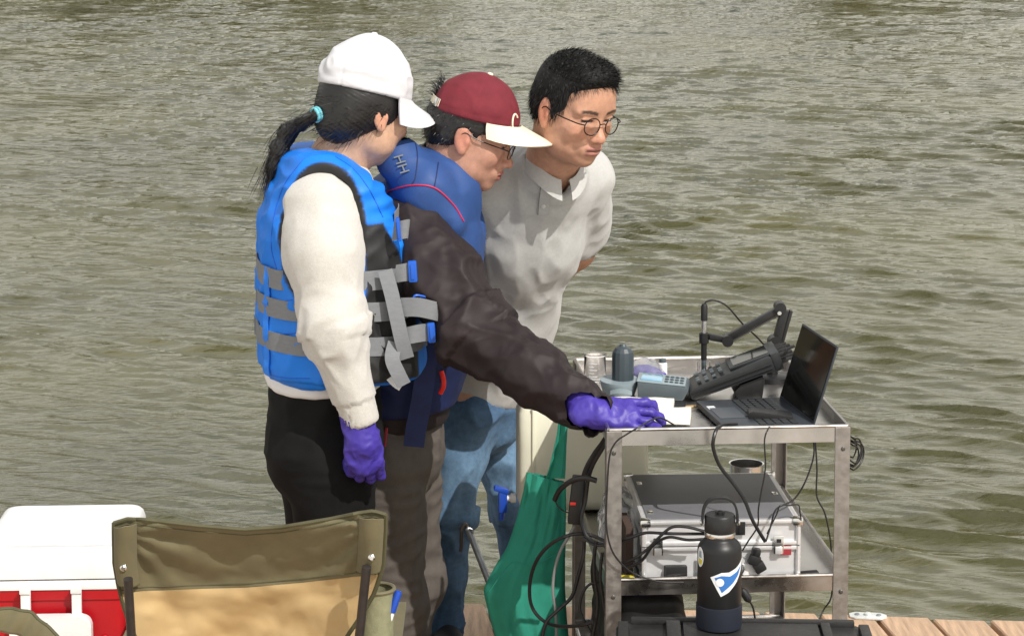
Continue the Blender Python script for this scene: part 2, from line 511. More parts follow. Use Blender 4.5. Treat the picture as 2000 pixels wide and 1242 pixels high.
mat('mesh_green', (0.22, 0.22, 0.13), 0.8, var=0.15, vscale=60, bump=0.6, bscale=500)
mat('case_grey', (0.15, 0.153, 0.168), 0.5, var=0.1, vscale=8, bump=0.25, bscale=500, bdist=0.0005)
mat('case_silver', (0.66, 0.66, 0.67), 0.42, metal=0.35, var=0.06, vscale=10)
mat('aluminium', (0.70, 0.70, 0.71), 0.35, metal=0.45, var=0.08, vscale=30)
mat('label_white', (0.72, 0.73, 0.75), 0.6)
mat('label_yellow', (0.62, 0.52, 0.05), 0.6)
mat('label_red', (0.30, 0.03, 0.04), 0.6)
mat('led_red', (0.8, 0.03, 0.02), 0.3)
mat('sticker_blue', (0.035, 0.16, 0.46), 0.45)
mat('sticker_white', (0.74, 0.76, 0.78), 0.45)
mat('ink', (0.10, 0.10, 0.12), 0.8)
mat('parcel_blue', (0.012, 0.085, 0.36), 0.5, var=0.2, vscale=30)

# ------------------------------------------------------------------ water
WZ = -0.45
def build_water():
    rng = np.random.RandomState(11)
    nr, nc = 1300, 560
    Y = np.concatenate([5.3 * (48.0 / 5.3) ** np.linspace(0, 1, nr - 30), np.geomspace(49.5, 420, 30)])
    nc_in = nc - 40; ext = np.geomspace(1.03, 14.0, 20)
    u = np.concatenate([-ext[::-1], np.linspace(-1, 1, nc_in), ext])
    calm = np.clip(1.0 - (np.abs(u) - 1.0) / 0.3, 0, 1)[None, :]      # ripples of the outer water come from the material alone
    YY = np.repeat(Y[:, None], nc, 1)
    XX = u[None, :] * (0.31 * YY + 0.9)
    sp = np.gradient(Y)[:, None]
    ZZ = np.zeros_like(YY); DX = np.zeros_like(YY); DY = np.zeros_like(YY)
    P = np.stack([XX.ravel() * 0.35, YY.ravel() * 0.35, np.zeros(XX.size)], 1)
    gust = (0.88 + 1.1 * noise3(P * 0.8) + 0.5 * noise3(P * 2.6)).reshape(YY.shape)
    N = 90
    for i in range(N):
        lam = 0.085 * (0.34 / 0.085) ** (rng.rand()) if i < 76 else rng.uniform(0.7, 2.2)
        ang = R(-113) + rng.normal() * R(13)
        k = 2 * math.pi / lam
        kx, ky = k * math.cos(ang), k * math.sin(ang)
        slope = (0.043 if i < 76 else 0.012) * (0.5 + rng.rand())
        a = slope / k
        att = np.clip((lam / (2.6 * sp)) - 0.6, 0, 1)
        wob = 0.9 * np.sin(0.21 * kx * YY + rng.rand() * 6) + 0.7 * np.sin(0.13 * ky * XX + rng.rand() * 6)
        ph = kx * XX + ky * YY + rng.rand() * 6.283 + wob
        A = a * att * gust * calm
        ZZ += A * (np.sin(ph) + 0.22 * np.sin(2 * ph - 1.2)); cs = np.cos(ph) * A * 0.9
        DX += cs * kx / k; DY += cs * ky / k
    V = np.stack([(XX + DX).ravel(), (YY + DY).ravel(), (ZZ + WZ).ravel()], 1)
    g = np.arange(nr * nc).reshape(nr, nc)
    Q = np.stack([g[:-1, :-1].ravel(), g[:-1, 1:].ravel(), g[1:, 1:].ravel(), g[1:, :-1].ravel()], 1)
    me = mesh_np('water', V, Q)
    m = bpy.data.materials.new('lake_water'); m.use_nodes = True
    nt = m.node_tree; b = nt.nodes['Principled BSDF']
    b.inputs['Roughness'].default_value = 0.035; b.inputs['IOR'].default_value = 1.85
    tc = nt.nodes.new('ShaderNodeTexCoord')
    n0 = nt.nodes.new('ShaderNodeTexNoise'); n0.inputs['Scale'].default_value = 0.35; n0.inputs['Detail'].default_value = 4
    nt.links.new(tc.outputs['Object'], n0.inputs['Vector'])
    cr = nt.nodes.new('ShaderNodeValToRGB')
    cr.color_ramp.elements[0].position = 0.3; cr.color_ramp.elements[0].color = (0.038, 0.037, 0.006, 1)
    cr.color_ramp.elements[1].position = 0.7; cr.color_ramp.elements[1].color = (0.074, 0.068, 0.014, 1)
    nt.links.new(n0.outputs['Fac'], cr.inputs[0]); nt.links.new(cr.outputs[0], b.inputs['Base Color'])
    mp = nt.nodes.new('ShaderNodeMapping'); mp.inputs['Rotation'].default_value = (0, 0, R(-28)); mp.inputs['Scale'].default_value = (0.45, 1.6, 1)
    n1 = nt.nodes.new('ShaderNodeTexNoise'); n1.inputs['Scale'].default_value = 13; n1.inputs['Detail'].default_value = 5; n1.inputs['Roughness'].default_value = 0.55
    nt.links.new(tc.outputs['Object'], mp.inputs[0]); nt.links.new(mp.outputs[0], n1.inputs['Vector'])
    bp = nt.nodes.new('ShaderNodeBump'); bp.inputs['Strength'].default_value = 0.16; bp.inputs['Distance'].default_value = 0.05
    nt.links.new(n1.outputs['Fac'], bp.inputs['Height']); nt.links.new(bp.outputs[0], b.inputs['Normal'])
    MATS['lake_water'] = m
    tag(link('water', me, m), kind='structure')
build_water()

# far bank and its wood: out of frame above, seen mirrored in the ripples
def build_bank():
    mat('bank_earth', (0.09, 0.075, 0.04), 0.95, var=0.3, vscale=0.4)
    mat('far_leaf', (0.085, 0.085, 0.018), 0.9, var=0.45, vscale=0.25)
    rng = np.random.RandomState(5)
    mb = MB()
    rows = []
    for j, (y, z) in enumerate([(84, -0.9), (88, 0.2), (95, 2.0), (130, 5.0), (380, 9.0)]):
        rows.append([(x, y + 5 * math.sin(x * 0.03 + j), z + (0.4 * math.sin(x * 0.11) if j else 0)) for x in range(-260, 261, 10)])
    mb.grid(rows)
    tag(mb.build('bank', 'bank_earth', smooth=True), kind='structure')
    V = []; Fs = []
    for i in range(230):
        x = rng.uniform(-240, 240); y = rng.uniform(93, 116); h = rng.uniform(10, 18); r = h * rng.uniform(0.32, 0.45)
        for q in range(90):
            d = rng.normal(size=3); d /= np.linalg.norm(d)
            c = np.array([x, y, 2 + h * 0.55]) + d * np.array([r, r, h * 0.45]) * rng.uniform(0.7, 1.05)
            e1 = rng.normal(size=3); e1 /= np.linalg.norm(e1); e2 = np.cross(e1, d + 0.3 * rng.normal(size=3)); e2 /= np.linalg.norm(e2) + 1e-9
            s = rng.uniform(0.5, 1.1); b0 = len(V)
            V += [c - e1 * s, c + e2 * s, c + e1 * s, c - e2 * s]; Fs.append((b0, b0 + 1, b0 + 2, b0 + 3))
    me = mesh_np('far_wood', np.array(V), np.array(Fs))
    tag(link('far_wood', me, 'far_leaf', smooth=False), 'far-off wood on the opposite bank, mirrored in the ripples', 'wood', kind='stuff')
build_bank()

# ------------------------------------------------------------------ dock
def build_dock():
    A = Vector((0.362, 6.191, 0)); E = (Vector((1.395, 6.081, 0)) - A).normalized()
    D = Vector((0.128, -1.0, 0)).normalized()
    W, G, TH, LEN = 0.139, 0.013, 0.038, 3.6
    step = (W + G) / abs(E.cross(D).z)
    wv = W / abs(E.cross(D).z)
    mb = MB()
    for t in (0.12, 1.1, 2.2, 3.3):
        c = A + D * t - Vector((0, 0, 0.115))
        mb.box(c, (8.5, 0.05, 0.14), rot=(0, 0, math.atan2(E.y, E.x)))
    c = A + D * 1.7 - Vector((0, 0, 0.33)); mb.box(c, (8.3, 2.9, 0.26), rot=(0, 0, math.atan2(E.y, E.x)), bevel=0.03)
    dock = tag(mb.build('dock', 'joist_wood', smooth=False), kind='structure')
    b = MB()
    prof = [(0, -TH), (0, -0.004), (0.004, 0), (wv - 0.004, 0), (wv, -0.004), (wv, -TH)]
    f0 = [b.bm.verts.new(E * u + Vector((0, 0, z))) for u, z in prof]
    f1 = [b.bm.verts.new(E * u + D * LEN + Vector((0, 0, z))) for u, z in prof]
    b.bm.faces.new(f0); b.bm.faces.new(f1[::-1])
    for k in range(6): b.bm.faces.new((f0[k], f1[k], f1[(k + 1) % 6], f0[(k + 1) % 6]))
    first = b.build('plank', 'plank_wood', dock, smooth=False)
    rng = random.Random(3)
    # one joint stands at photograph column 1708
    j0 = atz(1712, 1204, 0)
    t0 = (j0 - A).dot(E)
    ks = list(range(-26, 17))
    for i, k in enumerate(ks):
        o = first if i == 0 else first.copy()
        if i: COL.objects.link(o); o.parent = dock
        o.location = A + E * (t0 + k * step) + D * rng.uniform(-0.006, 0.008) + Vector((0, 0, rng.uniform(-0.0025, 0.0025)))
    return A, E, D
DOCK_A, DOCK_E, DOCK_D = build_dock()

def dock_cleat(px, py, label, rz):
    p = atz(px, py, 0.0)
    c = empty('dock_bracket', p + Vector((0, 0, 0.003)), rz)
    mb = MB(); mb.prism([(-0.05, -0.015), (-0.035, -0.026), (0.035, -0.026), (0.052, -0.010), (0.052, 0.010), (0.035, 0.026), (-0.035, 0.026), (-0.052, 0.012)], 0.005, bevel=0.0015)
    mb.build('plate', 'zinc_white', c)
    for x in (-0.03, 0.03):
        mb = MB(); mb.lathe([(0.007, 0), (0.007, 0.003), (0.004, 0.005)], 10, Matrix.Translation((x, 0, 0.0048))); mb.build('bolt', 'galvanised', c)
    mb = MB(); mb.lathe([(0.010, 0), (0.010, 0.006), (0.006, 0.008)], 14, Matrix.Translation((0, 0, 0.0048))); mb.build('hub', 'zinc_white', c)
    tag(c, label, 'bracket', 'brackets on the dock edge')
dock_cleat(1695, 1206, 'whitish metal bracket on the dock edge right of the cart', R(-8))
dock_cleat(1288, 1197, 'whitish metal bracket on the dock edge seen through the cart', R(-6))
# ------------------------------------------------------------------ steel cart
CO = Vector((0.208, 4.845, 0)); CRZ = R(4.3); CW, CD = 0.543, 0.735
CM = Matrix.Translation(CO) @ Matrix.Rotation(CRZ, 4, 'Z')
TRAY, SHELF = 0.826, 0.488          # floors of the two upper shelves
def cl(x, y, z): return CM @ Vector((x, y, z))
def build_cart():
    c = empty('steel_cart', CO, CRZ)
    tag(c, 'worn stainless steel utility cart loaded with instruments on the dock', 'cart')
    # legs: front pair flat-faced angle iron, rear pair the same turned inward
    for ix, x in enumerate((0, CW)):
        for iy, y in enumerate((0, CD)):
            mb = MB(); sx = 1 if ix == 0 else -1; sy = 1 if iy == 0 else -1
            w, t = 0.034, 0.0035
            mb.box((x + sx * w / 2, y + sy * t / 2, 0.482), (w, t, 0.732), bevel=0.0008, seg=1)
            mb.box((x + sx * t / 2, y + sy * (w + t) / 2, 0.482), (t, w - t, 0.731), bevel=0.0008, seg=1)
            leg = mb.build('leg', 'steel_worn', c)
            for z in (0.80, 0.475):
                m2 = MB(); m2.lathe([(0.005, 0), (0.005, 0.0015), (0.003, 0.003)], 10, Matrix.Translation((x + sx * 0.016, y - (0.0002 if iy == 0 else -0.0002), z)) @ Matrix.Rotation(R(90 if iy == 0 else -90), 4, 'X'))
                m2.build('bolt', 'dark_steel', leg)
            m3 = MB(); m3.lathe([(0.014, 0.10), (0.014, 0.116)], 12, Matrix.Translation((x + sx * 0.015, y + sy * 0.015, 0)))
            m3.box((x + sx * 0.015, y + sy * 0.015, 0.075), (0.034, 0.04, 0.05), bevel=0.004)
            m3.lathe([(0.02, -0.012), (0.04, -0.012), (0.042, -0.006), (0.042, 0.006), (0.04, 0.012), (0.02, 0.012)], 20, Matrix.Translation((x + sx * 0.015, y + sy * 0.015, 0.0425)) @ Matrix.Rotation(R(90), 4, 'Y'))
            m3.build('caster', 'dark_steel', leg)
    for zf, rim, nm in ((TRAY, 0.0245, 'tray'), (SHELF, 0.024, 'tray'), (0.15, 0.024, 'tray')):
        mb = MB(); i = 0.004
        mb.box((CW / 2, CD / 2, zf - 0.0015), (CW - 0.012, CD - 0.012, 0.003))
        tr = mb.build(nm, 'steel', c, smooth=False)
        lo, hi = zf - 0.012, zf + rim
        for (cx, cy, lx, ly) in ((CW / 2, i + 0.0015, CW - 2 * 0.006, 0.003), (CW / 2, CD - i - 0.0015, CW - 0.012, 0.003),
                                 (i + 0.0015, CD / 2, 0.003, CD - 0.016), (CW - i - 0.0015, CD / 2, 0.003, CD - 0.016)):
            mb = MB(); mb.box((cx, cy, (lo + hi) / 2), (lx, ly, hi - lo), bevel=0.0006, seg=1)
            a = (cx - lx / 2, cy, hi) if lx > ly else (cx, cy - ly / 2, hi)
            b = (cx + lx / 2, cy, hi) if lx > ly else (cx, cy + ly / 2, hi)
            mb.tube([a, b], 0.0042, 8)
            mb.build('rail', 'steel', tr)
    # folded gusset plates under the rear of the top shelf
    mb = MB(); mb.prism([(0, 0), (0.12, 0), (0.085, -0.026), (0.05, -0.026)], 0.003, Matrix.Translation((0.075, CD - 0.10, TRAY - 0.0125)) @ Matrix.Rotation(R(90), 4, 'X'))
    mb.build('gusset', 'brown_card', c, smooth=False)
    return c
build_cart()

# ---- things on the top shelf
def build_notebook():
    p = atz(1250, 809, TRAY)
    n = empty('notebook', (p.x, p.y, TRAY + 0.001), R(-6))
    tag(n, 'open notebook with thick cream-white pages under the gloved hand', 'notebook')
    mb = MB(); mb.box((0.0, 0, 0.002), (0.205, 0.225, 0.003), bevel=0.001); mb.build('cover', 'black_plastic', n)
    for sgn, dx in ((1, -0.022), (-1, 0.020)):
        mb = MB(); rows = []
        for k in range(15):
            t = k / 14
            y = sgn * (0.002 + 0.106 * t)
            z = 0.006 + 0.020 * math.sin(math.pi * min(1, 0.12 + t * 0.95)) ** 0.6
            rows.append((y, z))
        top = [[(x + dx, y, z + 0.001 * math.sin(9 * x * 10 + y * 40)) for x in np.linspace(-0.098, 0.098, 14)] for y, z in rows]
        bot = [[(x + dx, y, 0.004) for x in np.linspace(-0.098, 0.098, 14)] for y, z in rows]
        loop = top + bot[::-1]
        mb.grid(loop + [loop[0]])
        L = [r[0] for r in top] + [r[0] for r in bot[::-1]]; Rr = [r[-1] for r in top] + [r[-1] for r in bot[::-1]]
        mb.bm.faces.new([mb.bm.verts.new(v) for v in L]); mb.bm.faces.new([mb.bm.verts.new(v) for v in Rr])
        bmesh.ops.remove_doubles(mb.bm, verts=mb.bm.verts, dist=1e-5)
        mb.build('page_block', 'paper', n)
build_notebook()

def build_beaker():
    p = atz(1162, 743, TRAY)
    b = empty('glass_beaker', (p.x, p.y, TRAY + 0.0005))
    tag(b, 'clear glass beaker at the far left corner of the top shelf', 'beaker')
    mb = MB(); r = 0.027
    mb.lathe([(0.004, 0), (r - 0.003, 0), (r, 0.004), (r, 0.062), (r + 0.003, 0.066), (r + 0.001, 0.0675), (r - 0.002, 0.062), (r - 0.002, 0.006), (r - 0.005, 0.003), (0.004, 0.003)], 36)
    mb.build('wall', 'glass', b)
    mb = MB()
    for i in range(6):
        w = 0.5 if i % 2 else 0.8
        rows = [[(math.cos(a) * (r + 0.0004), math.sin(a) * (r + 0.0004), 0.014 + i * 0.008 + dz) for a in np.linspace(-2.2, -2.2 + w, 8)] for dz in (0, 0.0016)]
        mb.sheet(rows, 0.0004)
    mb.build('graduation', 'sticker_white', b, smooth=False)
build_beaker()

def build_meter():
    """pale grey-blue photometer with its dark slate cuvette cap standing beside the display"""
    a, b_ = atz(1168, 781, TRAY), atz(1345, 786, TRAY)
    rz = math.atan2(b_.y - a.y, b_.x - a.x)
    m = empty('photometer', (a.x, a.y, TRAY + 0.0005), rz)
    tag(m, 'slate grey photometer with pale blue display and tall domed cap', 'instrument')
    L = (b_ - a).length
    mb = MB()          # front cradle, boat shaped
    rows = []
    for k in range(9):
        z = 0.037 * k / 8; e = 0.010 * (1 - k / 8) ** 1.6
        rows.append([(0.048 + (0.048 - e) * math.cos(t) * (1 if math.cos(t) < 0 else 0.9), 0.062 + (0.060 - e) * math.sin(t), z) for t in np.linspace(0, 2 * math.pi, 33)[:-1]])
    mb.grid(rows, closed_u=True); mb.bm.faces.new([mb.bm.verts.new(v) for v in rows[-1]]); mb.bm.faces.new([mb.bm.verts.new(v) for v in rows[0]])
    bmesh.ops.remove_doubles(mb.bm, verts=mb.bm.verts, dist=1e-5)
    mb.build('cradle', 'slate_light', m)
    mb = MB(); mb.prism([(0.094, 0), (L - 0.014, 0), (L, 0.026), (L - 0.008, 0.034), (0.092, 0.043)], 0.108, Matrix.Translation((0, 0.116, 0)) @ Matrix.Rotation(R(90), 4, 'X'), bevel=0.004)
    body = mb.build('body', 'slate_mid', m)
    tilt = -math.atan2(0.009, L - 0.10)
    T = Matrix.Translation((0.096, 0.008, 0.0432)) @ Matrix.Rotation(-tilt, 4, 'Y')
    mb = MB(); mb.box((0.052, 0.05, 0.0012), (0.115, 0.094, 0.0024), bevel=0.001, M=T); mb.build('face_plate', 'slate_light', body)
    mb = MB(); mb.box((0.028, 0.052, 0.0034), (0.05, 0.066, 0.002), bevel=0.0006, M=T); mb.build('display', 'lcd_blue', body)
    for i in range(4):
        for j in range(3):
            mb = MB(); mb.lathe([(0.005, 0), (0.005, 0.002), (0.003, 0.003)], 10, T @ Matrix.Translation((0.064 + i * 0.012, 0.022 + j * 0.026, 0.0024))); mb.build('key', 'slate', body)
    mb = MB()
    mb.lathe([(0.026, 0.028), (0.0262, 0.034), (0.0262, 0.095), (0.0245, 0.104), (0.018, 0.113), (0.009, 0.118), (0.006, 0.1225), (0.0, 0.123)][:-1] + [(0.0015, 0.123)], 14, Matrix.Translation((0.054, 0.062, 0)))
    mb.build('domed_cap', 'slate', m, auto=R(20))
    mb = MB(); mb.sheet([[(0.030 + 0.05 * t, -0.004 - 0.006 * math.sin(math.pi * t), 0.014 + 0.006 * math.sin(math.pi * t) + dz) for t in np.linspace(0, 1, 9)] for dz in (0, 0.01)], 0.004)
    mb.build('lever', 'slate_light', m)
build_meter()

def build_probe():
    A = lambda px, py, Y=5.44: at(px, py, Y)
    arm = empty('jointed_stand', (*atz(1508, 742, TRAY)[:2], TRAY))
    tag(arm, 'black jointed electrode arm folded over the instruments', 'stand')
    MI = Matrix.Translation(-arm.location)
    def bar(name, a, b, w, h, m='black_plastic', par=arm):
        a, b = Vector(a), Vector(b); d = b - a; L = d.length; d.normalize()
        rt = d.to_track_quat('X', 'Z').to_matrix()
        mb = MB(); mb.box((a + b) / 2, (L, w, h), rot=rt, bevel=min(w, h) * 0.2); return mb.build(name, m, par, M=MI)
    base = A(1508, 742); base.z = TRAY
    mb = MB(); mb.lathe([(0.045, 0), (0.045, 0.012), (0.04, 0.016), (0.014, 0.018), (0.013, 0.05)], 24, Matrix.Translation(base)); mb.build('base', 'black_plastic', arm, M=MI)
    bar('post', base + Vector((0, 0, 0.03)), A(1513, 668), 0.03, 0.03)
    up = bar('lower_arm', A(1510, 690), A(1533, 604), 0.028, 0.02)
    bar('lower_link', A(1521, 690), A(1545, 606), 0.02, 0.008, par=up)
    fw = bar('upper_arm', A(1529, 600), A(1418, 661), 0.022, 0.016)
    bar('upper_link', A(1531, 609), A(1425, 668), 0.012, 0.005, 'dark_steel', fw)
    for q, (px, py, r) in enumerate(((1523, 600, 0.014), (1513, 668, 0.017), (1420, 664, 0.014))):
        p = A(px, py); mb = MB(); mb.lathe([(r, -0.019), (r, 0.019)], 16, Matrix.Translation(p) @ Matrix.Rotation(R(90), 4, 'X')); mb.build('joint', 'black_plastic', arm, M=MI)
    mb = MB(); p = A(1522, 611, 5.415); mb.lathe([(0.005, 0), (0.005, 0.006)], 10, Matrix.Translation(p) @ Matrix.Rotation(R(90), 4, 'X')); mb.build('screw', 'bright_steel', arm, M=MI)
    bar('wrist', A(1424, 664), A(1385, 657), 0.022, 0.016)
    p = A(1375, 660); mb = MB(); mb.lathe([(0.0095, -0.012), (0.012, -0.012), (0.012, 0.012), (0.0095, 0.012)], 18, Matrix.Translation(p), cap=False); mb.build('holder', 'black_plastic', arm, M=MI)
    pr = empty('electrode', (p.x, p.y, 0.83)); tag(pr, 'upright probe electrode held by the black arm above a clear vial', 'probe')
    M2 = Matrix.Translation((0, 0, -0.83)); zt = A(1375, 598).z; z1 = A(1375, 626).z; z2 = A(1375, 650).z; z3 = A(1375, 702).z; z4 = A(1375, 734).z
    T = Matrix.Translation((0, 0, 0))
    for nm, m_, pf in (('head', 'black_rubber', [(0.005, zt + 0.006), (0.0082, zt), (0.0082, z1)]), ('sleeve', 'bright_steel', [(0.0068, z1 - 0.0005), (0.0068, z2)]),
                       ('shaft', 'black_rubber', [(0.0072, z2 - 0.0005), (0.0072, z3)]), ('tip', 'slate_mid', [(0.006, z3 - 0.0005), (0.006, max(z4, TRAY + 0.012)), (0.003, max(z4, TRAY + 0.012) - 0.005)])):
        mb = MB(); mb.lathe(pf[::-1], 16, M2); mb.build(nm, m_, pr)
    mb = MB(); mb.tube(curve_pts([A(1375, 597), A(1380, 589), A(1396, 587), (A(1420, 598)), A(1450, 632, 5.47), A(1480, 660, 5.5), A(1505, 690, 5.52), A(1520, 720, 5.5)], 8), 0.0022, 6)
    mb.build('cable', 'cable_black', pr, M=Matrix.Translation(-pr.location))
    v = empty('sample_vial', (p.x, p.y, TRAY + 0.0005)); tag(v, 'small clear vial beneath the electrode tip', 'vial')
    mb = MB(); r = 0.0165; mb.lathe([(0.004, 0), (r, 0), (r, 0.048), (r - 0.002, 0.048), (r - 0.002, 0.003), (0.004, 0.003)], 28); mb.build('wall', 'glass', v)
build_probe()

def build_bagged_glove():
    p = atz(1262, 738, TRAY); g = empty('bagged_glove', (p.x, p.y, TRAY + 0.001))
    tag(g, 'crumpled purple glove inside a clear plastic bag behind the photometer', 'glove')
    S = SDF.box_around((-0.06, -0.05, -0.01), (0.06, 0.05, 0.05), 0.003)
    S.ell((0, 0, 0.012), (0.034, 0.024, 0.014), k=0.01).cone((0.01, -0.01, 0.012), (0.045, -0.006, 0.008), 0.009, 0.006).cone((-0.02, 0, 0.012), (-0.035, 0.015, 0.006), 0.009, 0.006)
    V, Q = S.mesh(); V = V + vnormals(V, Q) * (0.005 * noise3(V * 70))[:, None]; V[:, 2] = np.maximum(V[:, 2], 0.001)
    link('crumpled_glove', mesh_np('crumpled_glove', V, Q), 'nitrile', g)
    S = SDF.box_around((-0.07, -0.06, -0.01), (0.07, 0.06, 0.06), 0.004)
    S.ell((0, 0, 0.016), (0.05, 0.034, 0.022), k=0.01).ell((0.0, 0.02, 0.03), (0.03, 0.012, 0.014), k=0.02)
    V, Q = S.mesh(); V = V + vnormals(V, Q) * (0.008 * noise3(V * 45) + 0.004 * noise3(V * 110))[:, None]; V[:, 2] = np.maximum(V[:, 2], 0.0005)
    link('clear_bag', mesh_np('clear_bag', V, Q), 'clear_film', g)
    p = atz(1294, 738, TRAY)
    b = empty('reagent_bottle', (p.x, p.y, TRAY + 0.0005)); tag(b, 'small white bottle standing behind the photometer keypad', 'bottle')
    mb = MB(); mb.lathe([(0.010, 0), (0.0115, 0.002), (0.0115, 0.036), (0.008, 0.039)], 20); mb.build('body', 'white_plastic', b)
    mb = MB(); mb.lathe([(0.0085, 0.0388), (0.0085, 0.047), (0.0075, 0.048)], 20); mb.build('cap', 'slate_mid', b)
build_bagged_glove()

def build_rugged_meter():
    a = atz(1352, 785, TRAY)
    m = empty('rugged_meter', (a.x, a.y, TRAY + 0.0005), R(1))
    tag(m, 'rugged black handheld meter propped at a slant beside the laptop', 'instrument')
    T = Matrix.Rotation(R(-20.5), 4, 'Y')
    L, Wd, Hh = 0.212, 0.125, 0.036
    mb = MB(); mb.prism([(0, 0.004), (0.012, 0), (L, 0), (L, Hh), (L - 0.01, Hh + 0.002), (0.03, Hh - 0.006), (0.0, Hh - 0.014)], Wd, T @ Matrix.Translation((0, Wd, 0)) @ Matrix.Rotation(R(90), 4, 'X'), bevel=0.005)
    body = mb.build('housing', 'meter_black', m)
    for z, h in ((0.009, 0.004), (0.019, 0.005)):
        mb = MB(); mb.box((L * 0.5, -0.0005, z), (L * 0.94, 0.005, h), bevel=0.0018, M=T); mb.build('bumper', 'black_rubber', body)
    mb = MB(); mb.box((0.165, Wd / 2, Hh + 0.0022), (0.11, Wd * 0.8, 0.006), bevel=0.002, M=T); mb.build('bezel', 'meter_black', body)
    mb = MB(); mb.box((0.165, Wd / 2, Hh + 0.0057), (0.088, Wd * 0.64, 0.0012), M=T); mb.build('screen', 'screen_dark', body)
    Tk = T @ Matrix.Translation((0, 0, Hh - 0.0085)) @ Matrix.Rotation(R(-4), 4, 'Y')
    for i in range(4):
        for j in range(5):
            mb = MB(); mb.box((0.032 + i * 0.019, 0.02 + j * 0.021, 0.0042), (0.010, 0.013, 0.004), bevel=0.0014, M=Tk); mb.build('key', 'slate_mid' if (i + j) % 3 else 'black_rubber', body)
    mb = MB(); mb.box((L + 0.009, Wd / 2, Hh / 2 + 0.001), (0.022, Wd * 1.02, Hh * 1.25), bevel=0.005, M=T); mb.build('end_cap', 'meter_black', body)
    for j, (yy, ll) in enumerate(((0.02, 0.03), (0.05, 0.044), (0.08, 0.036), (0.105, 0.03))):
        for zz in (0.012, 0.028):
            mb = MB(); mb.lathe([(0.0065, 0), (0.0065, ll * 0.5), (0.0045, ll * 0.55), (0.0035, ll)], 10, T @ Matrix.Translation((L + 0.019, yy, zz)) @ Matrix.Rotation(R(90), 4, 'Y')); mb.build('connector', 'black_rubber', body)
    mb = MB()
    mb.prism([(0.110, 0.0), (0.168, 0), (0.174, 0.045), (0.170, 0.058), (0.115, 0.036), (0.100, 0.018)], 0.09, Matrix.Translation((0, 0.105, 0)) @ Matrix.Rotation(R(90), 4, 'X'), bevel=0.006)
    mb.build('stand', 'black_plastic', m)
build_rugged_meter()

def build_laptop():
    z = TRAY + 0.001
    n1, n0 = atz(1392, 838, z + 0.01), atz(1356, 796, z + 0.01)
    h1, h0 = atz(1602, 831, z + 0.01), atz(1545, 786, z + 0.01)
    hx = (h0 - h1); hx.z = 0; Wd = 0.262
    yv = hx.normalized(); mid = (n0 + n1 + h0 + h1) / 4; xv = Vector((yv.y, -yv.x, 0))
    Dp = 0.205
    rz = math.atan2(xv.y, xv.x)
    l = empty('laptop', (mid.x + 0.0, mid.y + 0.015, z), rz)
    tag(l, 'open dark laptop facing the three people on the cart', 'laptop')
    mb = MB(); mb.box((0, 0, 0.009), (Dp, Wd, 0.014), bevel=0.003); base = mb.build('base', 'laptop_grey', l)
    mb = MB(); mb.box((-0.062, 0, 0.0164), (0.06, 0.10, 0.0012)); mb.build('touchpad', 'laptop_pad', base)
    for r_ in range(5):
        for k in range(13):
            mb = MB(); mb.box((-0.012 + r_ * 0.0185, -0.112 + k * 0.0187, 0.0171), (0.0155, 0.0157, 0.0022), bevel=0.0008, seg=1); mb.build('key', 'key_black', base, smooth=False)
    mb = MB(); mb.box((-0.085, 0.055, 0.0163), (0.018, 0.03, 0.0006)); mb.build('sticker', 'label_white', base)
    T = Matrix.Translation((Dp / 2 - 0.004, 0, 0.012)) @ Matrix.Rotation(R(17), 4, 'Y')
    mb = MB(); mb.box((0.0025, 0, 0.094), (0.005, Wd, 0.185), bevel=0.002, M=T); lid = mb.build('lid', 'laptop_grey', l)
    mb = MB(); mb.box((-0.0004, 0, 0.096), (0.0012, Wd - 0.010, 0.172), M=T); mb.build('screen', 'screen_dark', lid)
    for y in (-0.08, 0.08):
        mb = MB(); mb.tube([T @ Vector((0.002, y - 0.02, 0)), T @ Vector((0.002, y + 0.02, 0))], 0.005, 10); mb.build('hinge', 'black_plastic', l)
build_laptop()

def build_small_top():
    p = atz(1506, 832, TRAY)
    a = empty('power_brick', (p.x, p.y + 0.02, TRAY + 0.0005), R(-3)); tag(a, 'black wedge-shaped power adapter in front of the laptop', 'adapter')
    mb = MB(); mb.prism([(-0.05, 0), (0.05, 0), (0.05, 0.024), (-0.04, 0.034), (-0.05, 0.03)], 0.05, Matrix.Translation((0, 0.025, 0)) @ Matrix.Rotation(R(90), 4, 'X'), bevel=0.003); mb.build('housing', 'black_plastic', a)
    mb = MB(); mb.tube(curve_pts([(-0.05, 0, 0.012), (-0.075, -0.004, 0.012), (-0.10, -0.01, 0.010)], 6), [0.006] * 3 + [0.004] * 10, 8); mb.build('strain_relief', 'black_rubber', a)
    p = atz(1432, 790, TRAY)
    a = empty('silver_pen', (p.x, p.y, TRAY + 0.005), R(14)); tag(a, 'silver pen lying between laptop and rugged meter', 'pen')
    mb = MB(); mb.lathe([(0.001, -0.065), (0.004, -0.05), (0.0045, 0.06), (0.003, 0.066)], 12, Matrix.Rotation(R(90), 4, 'Y')); mb.build('barrel', 'aluminium', a)
    mb = MB(); mb.box((0.045, 0, 0.0052), (0.04, 0.003, 0.0012)); mb.build('clip', 'bright_steel', a)
    # pale wooden stir stick beside the notebook
    p = atz(1362, 794, TRAY); a = tag(MB().box((0, 0, 0), (0.10, 0.012, 0.003), bevel=0.001).build('stir_stick', 'tan'), 'thin wooden stick lying beside the notebook pages', 'stick')
    a.location = (p.x, p.y, TRAY + 0.002); a.rotation_euler = (0, 0, R(20))
build_small_top()

